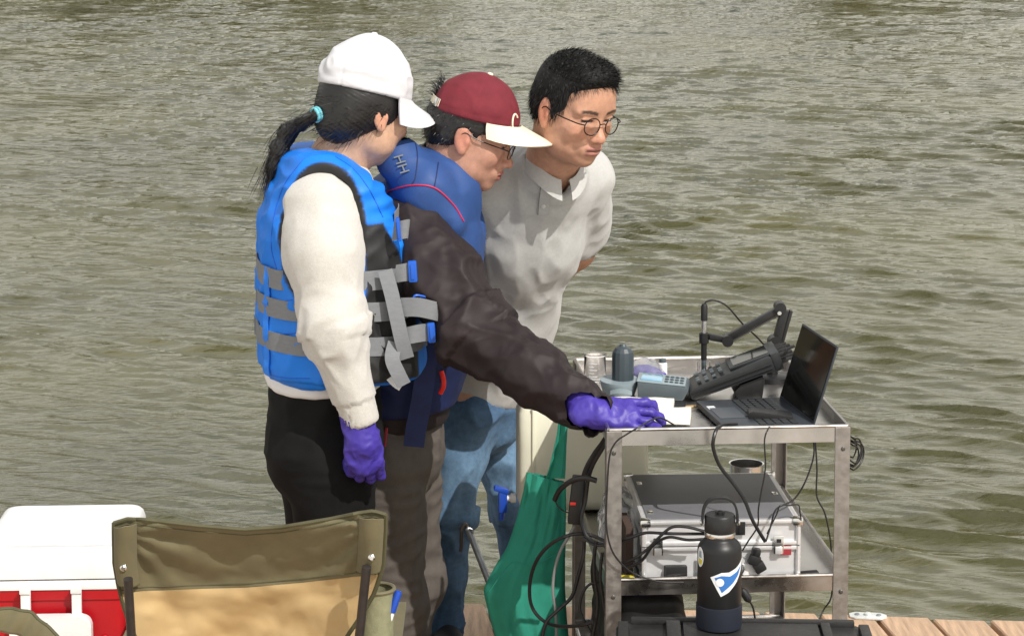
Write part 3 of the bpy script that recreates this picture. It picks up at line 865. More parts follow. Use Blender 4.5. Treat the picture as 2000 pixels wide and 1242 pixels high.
# ---- things on the middle shelf
def build_case():
    o = cl(0.088, 0.028, SHELF + 0.004)
    c = empty('aluminium_case', o, CRZ - R(1.5)); tag(c, 'silver equipment case with grey top on the middle shelf', 'case')
    Wc, Dc, Hc, zs = 0.345, 0.385, 0.145, 0.085
    for nm, z0, z1 in (('lower_shell', 0.004, zs), ('lid', zs + 0.003, Hc)):
        mb = MB(); mb.box((Wc / 2, Dc / 2, (z0 + z1) / 2), (Wc - 0.006, Dc - 0.006, z1 - z0)); sh = mb.build(nm, 'case_silver', c, smooth=False)
        for zz in ((z0 + 0.004, z1 - 0.004) if nm == 'lid' else (z0 + 0.004, z1 - 0.004)):
            mb = MB()
            for a, b in (((0, 0), (Wc, 0)), ((Wc, 0), (Wc, Dc)), ((Wc, Dc), (0, Dc)), ((0, Dc), (0, 0))):
                cx, cy = (a[0] + b[0]) / 2, (a[1] + b[1]) / 2
                mb.box((cx, cy, zz), (abs(b[0] - a[0]) + 0.008, abs(b[1] - a[1]) + 0.008, 0.009), bevel=0.002)
            mb.build('edge_trim', 'aluminium', sh)
        for x in (0.0, Wc):
            for y in (0.0, Dc):
                mb = MB(); mb.tube([(x, y, z0), (x, y, z1)], 0.006, 10); mb.build('corner_post', 'aluminium', sh)
        for x in (0.002, Wc - 0.002):
            for y in (0.002, Dc - 0.002):
                zc = 0.006 if nm == 'lower_shell' else Hc - 0.004
                mb = MB(); mb.box((x, y, zc), (0.024, 0.024, 0.017), bevel=0.004); mb.build('corner_cap', 'bright_steel' if nm == 'lid' else 'black_plastic', sh)
        if nm == 'lid':
            mb = MB(); mb.box((Wc / 2, Dc / 2, Hc + 0.0012), (Wc - 0.016, Dc - 0.016, 0.0026), bevel=0.001); mb.build('top_panel', 'case_grey', sh)
    for x in (0.03, Wc - 0.045):
        mb = MB(); mb.box((x, -0.0065, zs + 0.004), (0.022, 0.006, 0.04), bevel=0.001); lt = mb.build('latch', 'bright_steel', c)
        mb = MB(); mb.box((x, -0.011, zs - 0.008), (0.016, 0.004, 0.016), bevel=0.001); mb.build('catch', 'aluminium', lt)
        mb = MB(); mb.box((x, -0.0105, zs + 0.014), (0.010, 0.003, 0.008)); mb.build('keyhole', 'black_plastic', lt)
    mb = MB(); mb.box((Wc * 0.62, -0.0055, Hc - 0.018), (0.022, 0.004, 0.030), bevel=0.001); mb.build('lid_stop', 'black_plastic', c)
    mb = MB(); mb.box((Wc / 2, -0.006, 0.045), (0.11, 0.004, 0.034), bevel=0.001); mb.build('handle_plate', 'aluminium', c)
    mb = MB(); mb.tube(curve_pts([(Wc / 2 - 0.045, -0.009, 0.045), (Wc / 2 - 0.04, -0.017, 0.03), (Wc / 2, -0.019, 0.024), (Wc / 2 + 0.04, -0.017, 0.03), (Wc / 2 + 0.045, -0.009, 0.045)], 6), 0.006, 8); mb.build('handle', 'black_plastic', c)
    mb = MB(); mb.box((Wc - 0.028, -0.0032, 0.075), (0.024, 0.0012, 0.022)); mb.build('warning_label', 'label_red', c)
    for x, y in ((0.02, 0.06), (0.02, 0.30), (Wc - 0.02, 0.2)):
        mb = MB(); mb.box((x, y, Hc + 0.0030), (0.012, 0.024, 0.002), bevel=0.0006); mb.build('rivet_plate', 'bright_steel', c)
build_case()

def build_carboy():
    ctr = at(1130, 900, 5.60); zb = SHELF + 0.004
    c = empty('water_carboy', (ctr.x + 0.005, 5.50, zb), CRZ); tag(c, 'cream plastic water carboy on the far end of the middle shelf', 'carboy')
    Wc, Dc, Hc = 0.325, 0.12, 0.30
    rows = []
    def ring(z, e):
        o = []
        for k in range(48):
            t = 2 * math.pi * k / 48; cx, sy = math.cos(t), math.sin(t); n = 0.28
            o.append(((Wc / 2 - e) * math.copysign(abs(cx) ** n, cx), (Dc / 2 - e) * math.copysign(abs(sy) ** n, sy), z))
        return o
    for z, e in ((0, 0.03), (0.004, 0.016), (0.014, 0.005), (0.03, 0), (0.10, 0), (0.17, 0), (0.25, 0), (0.275, 0.012), (0.29, 0.03), (0.297, 0.05)): rows.append(ring(z, e))
    mb = MB(); mb.grid(rows, closed_u=True); mb.bm.faces.new([mb.bm.verts.new(v) for v in rows[0]]); mb.bm.faces.new([mb.bm.verts.new(v) for v in rows[-1]])
    bmesh.ops.remove_doubles(mb.bm, verts=mb.bm.verts, dist=1e-5)
    # upright ridge near the left end
    mb.build('body', 'cream_plastic', c)
    mb = MB(); mb.box((-Wc / 2 + 0.036, -Dc / 2 - 0.001, 0.15), (0.006, 0.006, 0.24), bevel=0.002); mb.build('ridge', 'cream_plastic', c)
    p = Vector((-Wc / 2 - 0.003, 0.0, 0.026))
    mb = MB(); mb.lathe([(0.012, 0), (0.012, 0.012), (0.008, 0.014), (0.008, 0.03)], 14, Matrix.Translation(p) @ Matrix.Rotation(R(-90), 4, 'Y')); tp = mb.build('tap', 'white_plastic', c)
    mb = MB(); mb.box(p + Vector((-0.032, 0, -0.006)), (0.022, 0.02, 0.06), bevel=0.005); mb.box(p + Vector((-0.036, 0, 0.022)), (0.038, 0.024, 0.012), rot=(0, R(16), 0), bevel=0.004)
    mb.tube([p + Vector((-0.034, 0, -0.03)), p + Vector((-0.036, 0, -0.055))], 0.007, 10); mb.build('tap_handle', 'tap_blue', tp)
build_carboy()

def build_mid_small():
    p = at(1458, 903, 5.46); hc = p.z - SHELF - 0.002
    b = empty('steel_cup', (p.x, p.y, SHELF + 0.001)); tag(b, 'tall open stainless steel cup behind the silver case', 'cup')
    r = 0.042; mb = MB(); mb.lathe([(0.004, 0), (r * 0.9, 0), (r * 0.92, 0.004), (r, hc - 0.002), (r + 0.0015, hc), (r - 0.002, hc - 0.001), (r * 0.9, 0.006), (0.004, 0.005)], 36); mb.build('wall', 'bright_steel', b)
    p = cl(0.158, -0.0, SHELF)
    a = empty('charger_block', (*cl(0.16, 0.016, SHELF + 0.001)[:2], SHELF + 0.001), CRZ + R(8)); tag(a, 'small black charger block left of the water bottle on the shelf', 'adapter')
    mb = MB(); mb.box((0, 0.01, 0.024), (0.05, 0.022, 0.046), bevel=0.004); mb.build('housing', 'black_plastic', a)
    mb = MB(); mb.box((0.012, -0.0015, 0.014), (0.016, 0.001, 0.014)); mb.build('label', 'cable_grey', a)
    a = empty('plug_cluster', cl(0.335, 0.012, SHELF + 0.001), CRZ); tag(a, 'black power plug on a white adapter hanging by the silver case', 'plug')
    mb = MB(); mb.box((-0.012, 0.004, 0.025), (0.034, 0.016, 0.05), bevel=0.004); mb.build('adapter', 'white_plastic', a)
    for x, z, s, rt in ((-0.004, 0.062, 0.026, 20), (0.008, 0.046, 0.026, -30), (0.0, 0.080, 0.02, 10)):
        mb = MB(); mb.box((x, -0.010, z), (s, 0.020, s * 0.9), rot=(0, R(rt), 0), bevel=0.005); mb.build('plug', 'black_rubber', a)
    q = cl(0.435, 0.03, SHELF + 0.0135)
    a = empty('torch', q, CRZ + R(9)); tag(a, 'black pocket torch with a red ring on the shelf by the case', 'torch')
    mb = MB(); mb.lathe([(0.008, -0.045), (0.009, -0.04), (0.009, -0.01), (0.012, 0.0), (0.0125, 0.045), (0.010, 0.048)], 16, Matrix.Rotation(R(90), 4, 'Y')); mb.build('barrel', 'black_plastic', a)
    mb = MB(); mb.lathe([(0.0108, -0.008), (0.0125, -0.007), (0.0128, -0.001), (0.0115, 0.0)], 16, Matrix.Rotation(R(90), 4, 'Y')); mb.build('ring', 'label_red', a)
    # clear sample bag with green print and a dark folder behind the cables at the shelf's left end
    a = empty('sample_bag', cl(0.055, 0.30, SHELF + 0.001), CRZ); tag(a, 'crumpled clear plastic bag with green print at the left end of the shelf', 'bag')
    S = SDF.box_around((-0.06, -0.07, -0.01), (0.07, 0.07, 0.16), 0.005); S.ell((0, 0, 0.06), (0.04, 0.035, 0.07), k=0.02).ell((0.01, 0.01, 0.12), (0.03, 0.02, 0.03), k=0.02)
    V, Q = S.mesh(); V = V + vnormals(V, Q) * (0.014 * noise3(V * 30) + 0.006 * noise3(V * 80))[:, None]; V[:, 2] = np.maximum(V[:, 2], 0.0005)
    link('film', mesh_np('film', V, Q), 'clear_film', a)
    mb = MB(); mb.box((-0.005, 0, 0.06), (0.05, 0.006, 0.09), rot=(0, R(12), R(10)), bevel=0.001); mb.build('card', 'label_white', a)
    mb = MB(); mb.box((-0.012, -0.006, 0.078), (0.02, 0.003, 0.03), rot=(0, R(12), R(10))); mb.build('print', 'bag_green', a)
    a = tag(MB().box((0, 0, 0.06), (0.018, 0.12, 0.12), bevel=0.003).build('folder', 'brown_card'), 'dark brown notebook standing on edge by the sample bag', 'notebook')
    a.location = cl(0.062, 0.14, SHELF + 0.0005); a.rotation_euler = (0, 0, CRZ)
    a = tag(MB().box((0, 0, 0.008), (0.03, 0.02, 0.016), bevel=0.002).build('yellow_label_box', 'label_yellow'), 'tiny yellow box on the shelf beside the brown notebook', 'box')
    a.location = cl(0.055, 0.055, SHELF + 0.0005); a.rotation_euler = (0, 0, CRZ)
build_mid_small()

# ---- below: black bag on the bottom shelf, blue parcel, green tote, rod
def soft_box(name, c, half, m, parent, amp=0.012, step=0.008, sc=14, rnd=0.03):
    S = SDF.box_around([-h - 0.05 for h in half], [h + 0.05 for h in half], step)
    def f(d, X, Y, Z):
        qx, qy, qz = np.abs(X) - half[0] + rnd, np.abs(Y) - half[1] + rnd, np.abs(Z) - half[2] + rnd
        return np.sqrt(np.maximum(qx, 0) ** 2 + np.maximum(qy, 0) ** 2 + np.maximum(qz, 0) ** 2) + np.minimum(np.maximum(qx, np.maximum(qy, qz)), 0) - rnd
    S.fn(f); V, Q = S.mesh(); V = V + vnormals(V, Q) * (amp * fbm(V * sc, 2))[:, None]
    V[:, 2] = np.maximum(V[:, 2], -half[2])
    return link(name, mesh_np(name, V + np.array(c), Q), m, parent)
def build_below():
    b = empty('black_bag', cl(0.105, 0.27, 0.155), CRZ); tag(b, 'black fabric bag standing on the bottom shelf behind the cables', 'bag')
    soft_box('body', (0, 0, 0.15), (0.085, 0.22, 0.15), 'black_rubber', b)
    mb = MB(); mb.tube(curve_pts([(-0.02, -0.06, 0.29), (-0.02, -0.05, 0.315), (-0.02, 0.05, 0.315), (-0.02, 0.06, 0.29)], 8), 0.008, 8); mb.build('handle', 'black_rubber', b)
    p = empty('blue_parcel', cl(0.045, 0.022, 0.153), CRZ); tag(p, 'small blue and white packet low beside the cart leg', 'packet')
    mb = MB(); mb.box((0.012, 0, 0.095), (0.10, 0.03, 0.19), rot=(0, R(4), 0), bevel=0.006); mb.build('packet', 'parcel_blue', p)
    mb = MB(); mb.box((0.025, -0.0165, 0.155), (0.035, 0.002, 0.03), rot=(0, R(30), 0)); mb.build('label', 'label_white', p)
build_below()

def build_tote():
    Y0 = 5.22
    t = empty('tote_bag', atz(1040, 1480, 0.0)); t.location = (at(1040, 1100, Y0).x, Y0, 0.02)
    tag(t, 'green cloth tote bag hanging from the left of the cart', 'bag')
    MI = Matrix.Translation(-t.location)
    prof = [(934, 1029, 1104), (938, 1028, 1105), (970, 1020, 1105), (1000, 1013, 1105), (1040, 1001, 1104), (1070, 990, 1104), (1090, 977, 1103), (1110, 965, 1103), (1130, 954, 1103), (1150, 945, 1103), (1165, 947, 1104), (1200, 956, 1106), (1242, 968, 1110), (1300, 985, 1112), (1345, 1000, 1108)]
    for sgn, nm in ((-1, 'front_panel'), (1, 'back_panel')):
        rows = []
        ysd = np.concatenate([np.linspace(934, 960, 6), np.linspace(966, 1345, 44)])
        for y in ysd:
            i = (y - 934) / 25.0
            l, r = np.interp(y, [p[0] for p in prof], [p[1] for p in prof]), np.interp(y, [p[0] for p in prof], [p[2] for p in prof])
            row = []
            for k in range(41):
                u = k / 40
                yy = y + (-12 * (1 - u) + 8 * u) * max(0.0, 1 - (y - 934) / 26)
                P = at(l + (r - l) * u, yy, Y0)
                bulge = (0.010 + 0.03 * sstep(930, 1150, y)) * math.sin(math.pi * min(max(u, 0.0), 1)) ** 0.5
                fold = 0.016 * float(noise3(np.array([[u * 4.5 - i * 0.10, i * 0.16, 2.0 + sgn]]))[0]) + 0.012 * float(abs(noise3(np.array([[u * 7 + i * 0.22, i * 0.28, 7.0 + sgn]]))[0]))
                edge = sstep(0, 0.12, u) * sstep(0, 0.12, 1 - u)
                row.append(P + Vector((0, sgn * bulge + fold * edge, 0)))
            rows.append(row)
        mb = MB(); mb.sheet(rows, 0.002); mb.build(nm, 'bag_green', t, M=MI)
    s = [(1052, 1100), (932, 936)]
    rows = []
    for y, l, r in ((934, 1066, 1103), (915, 1073, 1104), (890, 1079, 1105), (865, 1085, 1106), (845, 1089, 1107), (815, 1092, 1108)):
        rows.append([at(l + (r - l) * u, y, Y0 - 0.006 + 0.008 * math.sin(u * 6)) for u in np.linspace(0, 1, 6)])
    mb = MB(); mb.sheet(rows, 0.003); mb.build('strap', 'bag_green', t, M=MI)
    mb = MB(); mb.tube(curve_pts([at(955, 1155, Y0 - 0.036), at(1000, 1098, Y0 - 0.046), at(1040, 1104, Y0 - 0.05), at(1098, 1075, Y0 - 0.03)], 8), 0.0012, 5); mb.build('seam', 'bag_green', t, M=MI)
build_tote()

def build_rod():
    a, b = at(914, 1032, 5.62), at(1002, 1255, 5.45)
    b = a + (b - a) * ((a.z - 0.01) / (a.z - b.z))
    r = empty('metal_rod', (b.x, b.y, 0.0)); tag(r, 'thin grey metal rod with a bent hook leaning behind the green tote', 'rod')
    MI = Matrix.Translation(-r.location)
    mb = MB(); mb.tube([a, b], 0.0085, 12); mb.build('tube', 'galvanised', r, M=MI)
    d = (a - b).normalized()
    mb = MB(); mb.tube(curve_pts([a - d * 0.012, a + d * 0.006, a + Vector((-0.008, 0, 0.012)), a + Vector((-0.016, 0, -0.004)), a + Vector((-0.017, 0, -0.045)), a + Vector((-0.02, 0, -0.06))], 6), 0.005, 8); mb.build('hook', 'pole_dark', r, M=MI)
    mb = MB(); mb.tube(curve_pts([a + Vector((0.004, -0.01, 0.004)), a + Vector((0.012, -0.012, -0.002)), a + Vector((0.010, -0.012, -0.014))], 5), 0.0035, 6); mb.build('catch', 'galvanised', r, M=MI)
build_rod()

# ---- cables
Z2 = lambda x, y: (980 + x / 2.703, 820 + y / 2.703)
def cable(name, label, pts, r, m='cable_black', zoom=True, plugs=()):
    P = []
    for q in pts:
        px, py = Z2(q[0], q[1]) if zoom else (q[0], q[1])
        P.append(at(px, py, q[2]))
    mb = MB(); mb.tube(curve_pts(P, 9), r, 8)
    o = mb.build(name, m); tag(o, label, 'cable', 'cables hanging on the cart')
    return o
cable('power_cable', 'thick black cable looping over the front rail down to the plug', [(1240, 22, 4.93), (1180, 25, 4.90), (1140, 42, 4.845), (1120, 90, 4.825), (1117, 150, 4.825), (1150, 240, 4.83), (1215, 325, 4.83), (1280, 420, 4.83), (1325, 530, 4.83), (1390, 640, 4.84)], 0.0042)
cable('thin_cable', 'thin black cord over the front rail left of the laptop adapter', [(1425, 28, 4.92), (1405, 50, 4.84), (1387, 110, 4.83), (1392, 250, 4.83), (1370, 380, 4.83), (1355, 470, 4.83), (1350, 560, 4.84), (1300, 640, 4.84), (1270, 690, 4.84)], 0.0018)
cable('thin_cable', 'thin black cord sagging behind the right front leg towards the case', [(1648, 100, 5.1), (1645, 200, 5.08), (1600, 330, 5.04), (1540, 420, 4.98), (1450, 470, 4.9), (1420, 560, 4.85), (1395, 640, 4.83)], 0.0020)
cable('thin_cable', 'long black cord hanging nearest to the right front leg', [(1655, 100, 5.2), (1664, 260, 5.2), (1663, 400, 5.2), (1705, 490, 5.2), (1733, 620, 5.2), (1740, 720, 5.2), (1742, 920, 5.2), (1700, 1000, 5.2), (1672, 1062, 5.18)], 0.0020)
cable('thin_cable', 'thin black lead bent over the right front corner of the case', [(1400, 600, 4.86), (1450, 500, 4.86), (1470, 452, 4.86), (1520, 450, 4.87), (1565, 448, 4.88), (1575, 490, 4.88), (1580, 530, 4.88)], 0.0016)
cable('thin_cable', 'thin black cord curling from the gloved hand down the left front leg', [(830, 10, 5.0), (890, 10, 5.0), (930, 45, 4.97), (900, 20, 4.95), (840, -10, 4.93), (790, 0, 4.90), (740, 28, 4.84), (660, 75, 4.83), (600, 120, 4.825), (568, 200, 4.825), (555, 400, 4.825), (553, 560, 4.825), (575, 670, 4.825), (620, 745, 4.83), (700, 810, 4.84), (830, 852, 4.84), (960, 856, 4.85)], 0.0020)
cable('loop_cable', 'large black cable loop hanging on the green tote', [(545, 640, 4.98), (480, 610, 4.97), (400, 600, 4.96), (320, 620, 4.96), (240, 670, 4.98), (180, 750, 5.0), (150, 850, 5.02), (150, 950, 5.03), (180, 1020, 5.03), (240, 1070, 5.0), (320, 1088, 4.95), (420, 1082, 4.9), (480, 1065, 4.88)], 0.0042)
cable('loop_cable', 'black cable dropping steeply past the rear left leg', [(436, 640, 4.97), (430, 720, 4.97), (405, 820, 4.97), (370, 930, 4.97), (300, 1000, 4.97), (240, 1060, 4.97), (215, 1140, 4.97), (205, 1260, 4.97)], 0.0042)
cable('grey_cable', 'light grey cable hanging in front of the green tote', [(385, 560, 5.0), (350, 620, 5.0), (310, 690, 5.0), (280, 790, 5.0), (270, 900, 5.0), (285, 1010, 5.0), (290, 1150, 5.0), (290, 1260, 5.0)], 0.0036, 'cable_grey')
cable('hang_cable', 'black glossy cable hanging straight between the left legs', [(500, 640, 4.9), (488, 720, 4.9), (490, 830, 4.9), (505, 930, 4.9), (502, 1020, 4.9), (480, 1150, 4.9), (478, 1260, 4.9)], 0.0042)
cable('hang_cable', 'second black cable close beside the left front leg', [(530, 700, 4.87), (520, 830, 4.87), (535, 950, 4.87), (552, 1050, 4.87), (560, 1150, 4.87), (560, 1260, 4.87)], 0.0036)
cable('hang_cable', 'short black cable curving in front of the black bag', [(520, 850, 4.93), (460, 870, 4.93), (425, 920, 4.93), (412, 990, 4.93), (430, 1050, 4.92), (470, 1120, 4.91)], 0.0032)
cable('feed_cable', 'thick black cable dropping from the hand to the power strip', [(560, 80, 4.93), (530, 125, 4.95), (490, 180, 4.97), (450, 250, 4.98), (425, 330, 4.99), (415, 400, 5.0)], 0.0065)
cable('feed_cable', 'second black cable running to the power strip beside the leg', [(556, 110, 4.91), (520, 170, 4.93), (480, 240, 4.95), (455, 320, 4.96), (440, 430, 4.97), (420, 520, 4.97), (440, 600, 4.96), (480, 640, 4.95), (540, 660, 4.93)], 0.0048)
cable('side_cable', 'black cable arching over the tote from the power strip', [(500, 320, 4.93), (440, 305, 4.94), (370, 320, 4.96), (310, 365, 4.99), (280, 420, 5.02)], 0.0062)
cable('side_cable', 'thin wire hanging from the arched cable onto the tote', [(280, 420, 5.02), (300, 460, 5.02), (340, 485, 5.0), (385, 490, 4.98)], 0.0016)
cable('cross_cable', 'black cable bundle running left behind the water bottle, upper one', [(1080, 590, 4.82), (980, 565, 4.82), (900, 565, 4.82), (840, 610, 4.82), (770, 680, 4.83), (700, 730, 4.84), (630, 760, 4.86)], 0.0034)
cable('cross_cable', 'black cable bundle running left behind the water bottle, middle one', [(1080, 600, 4.83), (960, 600, 4.83), (860, 598, 4.83), (760, 595, 4.84), (680, 620, 4.85), (600, 645, 4.87), (500, 660, 4.9), (430, 620, 4.93)], 0.0036)
cable('cross_cable', 'black cable bundle running left behind the water bottle, lower one', [(1080, 628, 4.82), (980, 632, 4.82), (880, 618, 4.83), (800, 660, 4.84), (740, 740, 4.85), (660, 780, 4.86)], 0.0034)
cable('tail_cable', 'black cord with a plug hanging under the middle shelf', [(1262, 870, 4.80), (1275, 905, 4.80), (1300, 945, 4.80), (1325, 985, 4.80), (1338, 1050, 4.80)], 0.0022)
o = MB(); a_, b_ = at(*Z2(1268, 892), 4.80), at(*Z2(1310, 958), 4.80); o.tube([a_, a_ + (b_ - a_) * 0.2, a_ + (b_ - a_) * 0.8, b_], [0.005, 0.009, 0.009, 0.004], 10)
tag(o.build('inline_plug', 'black_rubber'), 'black inline plug dangling below the middle shelf rail', 'plug')
o = MB(); p_ = at(*Z2(395, 420), 4.985); o.box(p_, (0.03, 0.028, 0.11), rot=(0, R(6), 0), bevel=0.004)
s_ = tag(o.build('power_strip', 'black_plastic'), 'black power strip with a red lamp hanging by the rear left leg', 'power strip')
MB().box(at(*Z2(376, 441), 4.968), (0.013, 0.004, 0.007), bevel=0.001).build('pilot_lamp', 'led_red', s_)
def build_coil():
    c = cl(CW + 0.004, 0.008, 0.79); e = empty('cable_coil', c, CRZ); tag(e, 'coiled thin black cord hung over the right front leg', 'cable')
    rng = random.Random(4)
    for i in range(5):
        rx, rz_ = 0.026 + rng.uniform(-0.006, 0.006), 0.030 + rng.uniform(-0.006, 0.004)
        ox, oz = rng.uniform(-0.004, 0.012), rng.uniform(-0.012, 0.008)
        pts = [Vector((ox + rx * math.cos(t) - 0.004, -0.012 + 0.03 * (1 if math.cos(t) > 0 else -0.2) * abs(math.cos(t)) + 0.002 * i, oz + rz_ * math.sin(t))) for t in np.linspace(0, 2 * math.pi, 25)[:-1]]
        pts = [p + Vector((0, 0.03 if p.x < 0.002 else 0, 0)) for p in pts]
        mb = MB(); mb.tube(pts, 0.0019, 6, closed=True); mb.build('turn', 'cable_black', e)
build_coil()

# ---- black tool box with the water bottle, in front of the cart
def build_toolbox():
    z = 0.505
    bl, br = atz(1203, 1199, z), atz(1697, 1206, z)
    rz = math.atan2(br.y - bl.y, br.x - bl.x); Wt = (br - bl).length; Dt = 0.46
    t = empty('tool_box', (bl.x, bl.y, 0.0), rz); tag(t, 'black plastic tool box under the water bottle in front of the cart', 'box')
    ch = 0.03
    poly = lambda e: [(ch + e, -e), (Wt - ch - e, -e), (Wt - e, -ch - e), (Wt - e, -Dt + e), (e, -Dt + e), (e, -ch - e)]
    mb = MB(); mb.prism(poly(0.012), 0.37, Matrix.Translation((0, 0, 0.02)), bevel=0.006); mb.build('bin', 'box_plastic', t)
    mb = MB(); mb.prism(poly(0.0), 0.095, Matrix.Translation((0, 0, 0.395)), bevel=0.008, seg=3); lid = mb.build('lid', 'box_plastic', t)
    rim = MB()
    for (x0, x1, y0, y1) in ((0.0, Wt, -0.012, -0.0),):
        pass
    # raised ribs leave sunken panels between them
    for (x0, x1, y0, y1, h) in ((0.032, Wt - 0.032, -0.020, -0.004, 0.012), (0.004, 0.026, -Dt + 0.02, -0.034, 0.012), (Wt - 0.026, Wt - 0.004, -Dt + 0.02, -0.034, 0.012),
                                (0.105, 0.135, -Dt + 0.02, -0.024, 0.012), (Wt - 0.105, Wt - 0.085, -Dt + 0.02, -0.024, 0.012), (0.14, Wt - 0.11, -Dt + 0.02, -0.024, 0.0085)):
        mb = MB(); mb.box(((x0 + x1) / 2, (y0 + y1) / 2, 0.49 + h / 2), (x1 - x0, y1 - y0, h + 0.002), bevel=0.003); mb.build('rib', 'box_plastic', lid)
    for x in (0.13, Wt - 0.13):
        mb = MB(); mb.box((x, -Dt - 0.006, 0.40), (0.06, 0.014, 0.07), bevel=0.004); mb.build('latch', 'black_plastic', t)
    for x in (0.05, Wt - 0.05):
        for y in (-0.06, -Dt + 0.05):
            mb = MB(); mb.lathe([(0.018, 0.0), (0.02, 0.021)], 12, Matrix.Translation((x, y, 0))); mb.build('foot', 'black_rubber', t)
    return rz
TBZ = build_toolbox()

def build_bottle():
    zb = 0.501; p = atz(1404, 1222, zb)
    b = empty('water_bottle', (p.x, p.y, zb)); tag(b, 'black insulated water bottle with strap lid and blue pennant sticker', 'bottle')
    r = 0.0462
    mb = MB(); mb.lathe([(r - 0.002, 0.002), (r, 0.006), (r, 0.165), (r - 0.001, 0.172), (r - 0.006, 0.181), (r - 0.013, 0.187), (0.031, 0.190), (0.0305, 0.194)], 56); body = mb.build('body', 'bottle_black', b)
    mb = MB(); mb.lathe([(r - 0.003, 0), (r + 0.0012, 0.002), (r + 0.002, 0.006), (r + 0.002, 0.049), (r + 0.0002, 0.050)], 56); mb.build('boot', 'boot_navy', b)
    mb = MB(); mb.lathe([(0.0312, 0.1935), (0.0318, 0.1945), (0.0318, 0.203), (0.0312, 0.204)], 48); mb.build('ring', 'bright_steel', b)
    mb = MB(); mb.lathe([(0.0316, 0.2035), (0.0322, 0.205), (0.0322, 0.236), (0.030, 0.2395), (0.008, 0.2405)], 48); lid = mb.build('lid', 'black_plastic', b)
    mb = MB(); mb.lathe([(0.0065, 0.2395), (0.0065, 0.246), (0.005, 0.247)], 12, Matrix.Translation((0, 0, 0))); mb.box((0, 0, 0.2445), (0.02, 0.007, 0.005), bevel=0.001); mb.build('vent', 'black_plastic', lid)
    pts = []
    for t in np.linspace(0, 1, 25):
        a = math.pi * t; e = 0.72
        pts.append(Vector((0.0365 * math.copysign(abs(math.cos(a)) ** e, math.cos(a)), 0, 0.222 + 0.053 * math.sin(a) ** e)))
    mb = MB(); rows = [[q + Vector((0, dy, 0)) for dy in (-0.008, -0.004, 0.004, 0.008)] for q in pts]; mb.sheet(rows, 0.0045); mb.build('strap', 'black_rubber', b)
    for x in (-1, 1):
        mb = MB(); mb.lathe([(0.006, 0), (0.006, 0.004), (0.004, 0.006)], 14, Matrix.Translation((x * 0.036, 0, 0.222)) @ Matrix.Rotation(R(90 * x), 4, 'Y')); mb.build('strap_pin', 'bright_steel', b)
    # stickers wrapped round the body: (angle from the camera side, height) outlines
    def wrap(poly, off, m, name, n=10):
        P2 = []
        for (x0, y0), (x1, y1) in zip(poly, poly[1:] + poly[:1]):
            for k in range(n): P2.append((x0 + (x1 - x0) * k / n, y0 + (y1 - y0) * k / n))
        bm = bmesh.new(); vs = [bm.verts.new((x, y, 0)) for x, y in P2]; f = bm.faces.new(vs)
        bmesh.ops.triangulate(bm, faces=[f])
        for v in bm.verts:
            a = -math.pi / 2 + v.co.x / r; z = v.co.y
            v.co = Vector(((r + off) * math.cos(a), (r + off) * math.sin(a), z))
        bmesh.ops.recalc_face_normals(bm, faces=bm.faces)
        me = bpy.data.meshes.new(name); bm.to_mesh(me); bm.free()
        return link(name, me, m, body, smooth=False)
    def cut_strips(poly, xs):   # subdivide a polygon in x so that it bends round the bottle
        out = []
        for x0, x1 in zip(xs, xs[1:]):
            q = poly
            for lim, keep in ((x0, 1), (x1, -1)):
                nq = []
                for (ax, ay), (bx, by) in zip(q, q[1:] + q[:1]):
                    ina, inb = (ax - lim) * keep >= 0, (bx - lim) * keep >= 0
                    if ina: nq.append((ax, ay))
                    if ina != inb: t = (lim - ax) / (bx - ax); nq.append((lim, ay + t * (by - ay)))
                q = nq
                if not q: break
            if len(q) >= 3: out.append(q)
        return out
    def sticker(poly, off, m, name, par=body):
        bm = bmesh.new()
        for q in cut_strips(poly, list(np.linspace(-0.062, 0.062, 41))):
            vs = []
            for x, z in q:
                a = -math.pi / 2 + x / r; vs.append(bm.verts.new(((r + off) * math.cos(a), (r + off) * math.sin(a), z)))
            bm.faces.new(vs)
        bmesh.ops.remove_doubles(bm, verts=bm.verts, dist=1e-6); bmesh.ops.recalc_face_normals(bm, faces=bm.faces)
        ext = bmesh.ops.solidify(bm, geom=bm.faces, thickness=0.0003)
        me = bpy.data.meshes.new(name); bm.to_mesh(me); bm.free()
        return link(name, me, m, par, smooth=False)
    pen = [(-0.023, 0.118), (0.0, 0.129), (0.016, 0.129), (0.034, 0.136), (0.060, 0.150), (0.052, 0.128), (0.036, 0.106), (0.016, 0.087), (-0.001, 0.078)]
    st = sticker(pen, 0.0006, 'sticker_white', 'pennant_sticker')
    sticker([(-0.014, 0.1175), (0.000, 0.1225), (0.018, 0.1205), (0.036, 0.128), (0.05, 0.138), (0.040, 0.120), (0.026, 0.106), (0.001, 0.0865)], 0.0011, 'sticker_blue', 'pennant_field')
    disc = [(-0.003 + 0.0085 * math.cos(t), 0.1085 + 0.0085 * math.sin(t)) for t in np.linspace(0, 2 * math.pi, 21)[:-1]]
    sticker(disc, 0.0016, 'sticker_white', 'pennant_disc')
    for i in range(7):   # row of small letters along the top edge
        x = 0.006 + i * 0.0055; z = 0.1225 + 0.0028 * max(0, i - 1) ** 1.05 * 0.8
        sticker([(x, z), (x + 0.0034, z + 0.0012), (x + 0.0036, z + 0.0055), (x + 0.0002, z + 0.0044)], 0.0016, 'sticker_white', 'pennant_letter')
    oval = [(-0.052 + 0.011 * math.cos(t), 0.155 + 0.021 * math.sin(t)) for t in np.linspace(0, 2 * math.pi, 25)[:-1]]
    sticker(oval, 0.0006, 'sticker_white', 'oval_sticker')
    sticker([(-0.056, 0.140), (-0.046, 0.140), (-0.044, 0.150), (-0.056, 0.152)], 0.0011, 'label_yellow', 'oval_print')
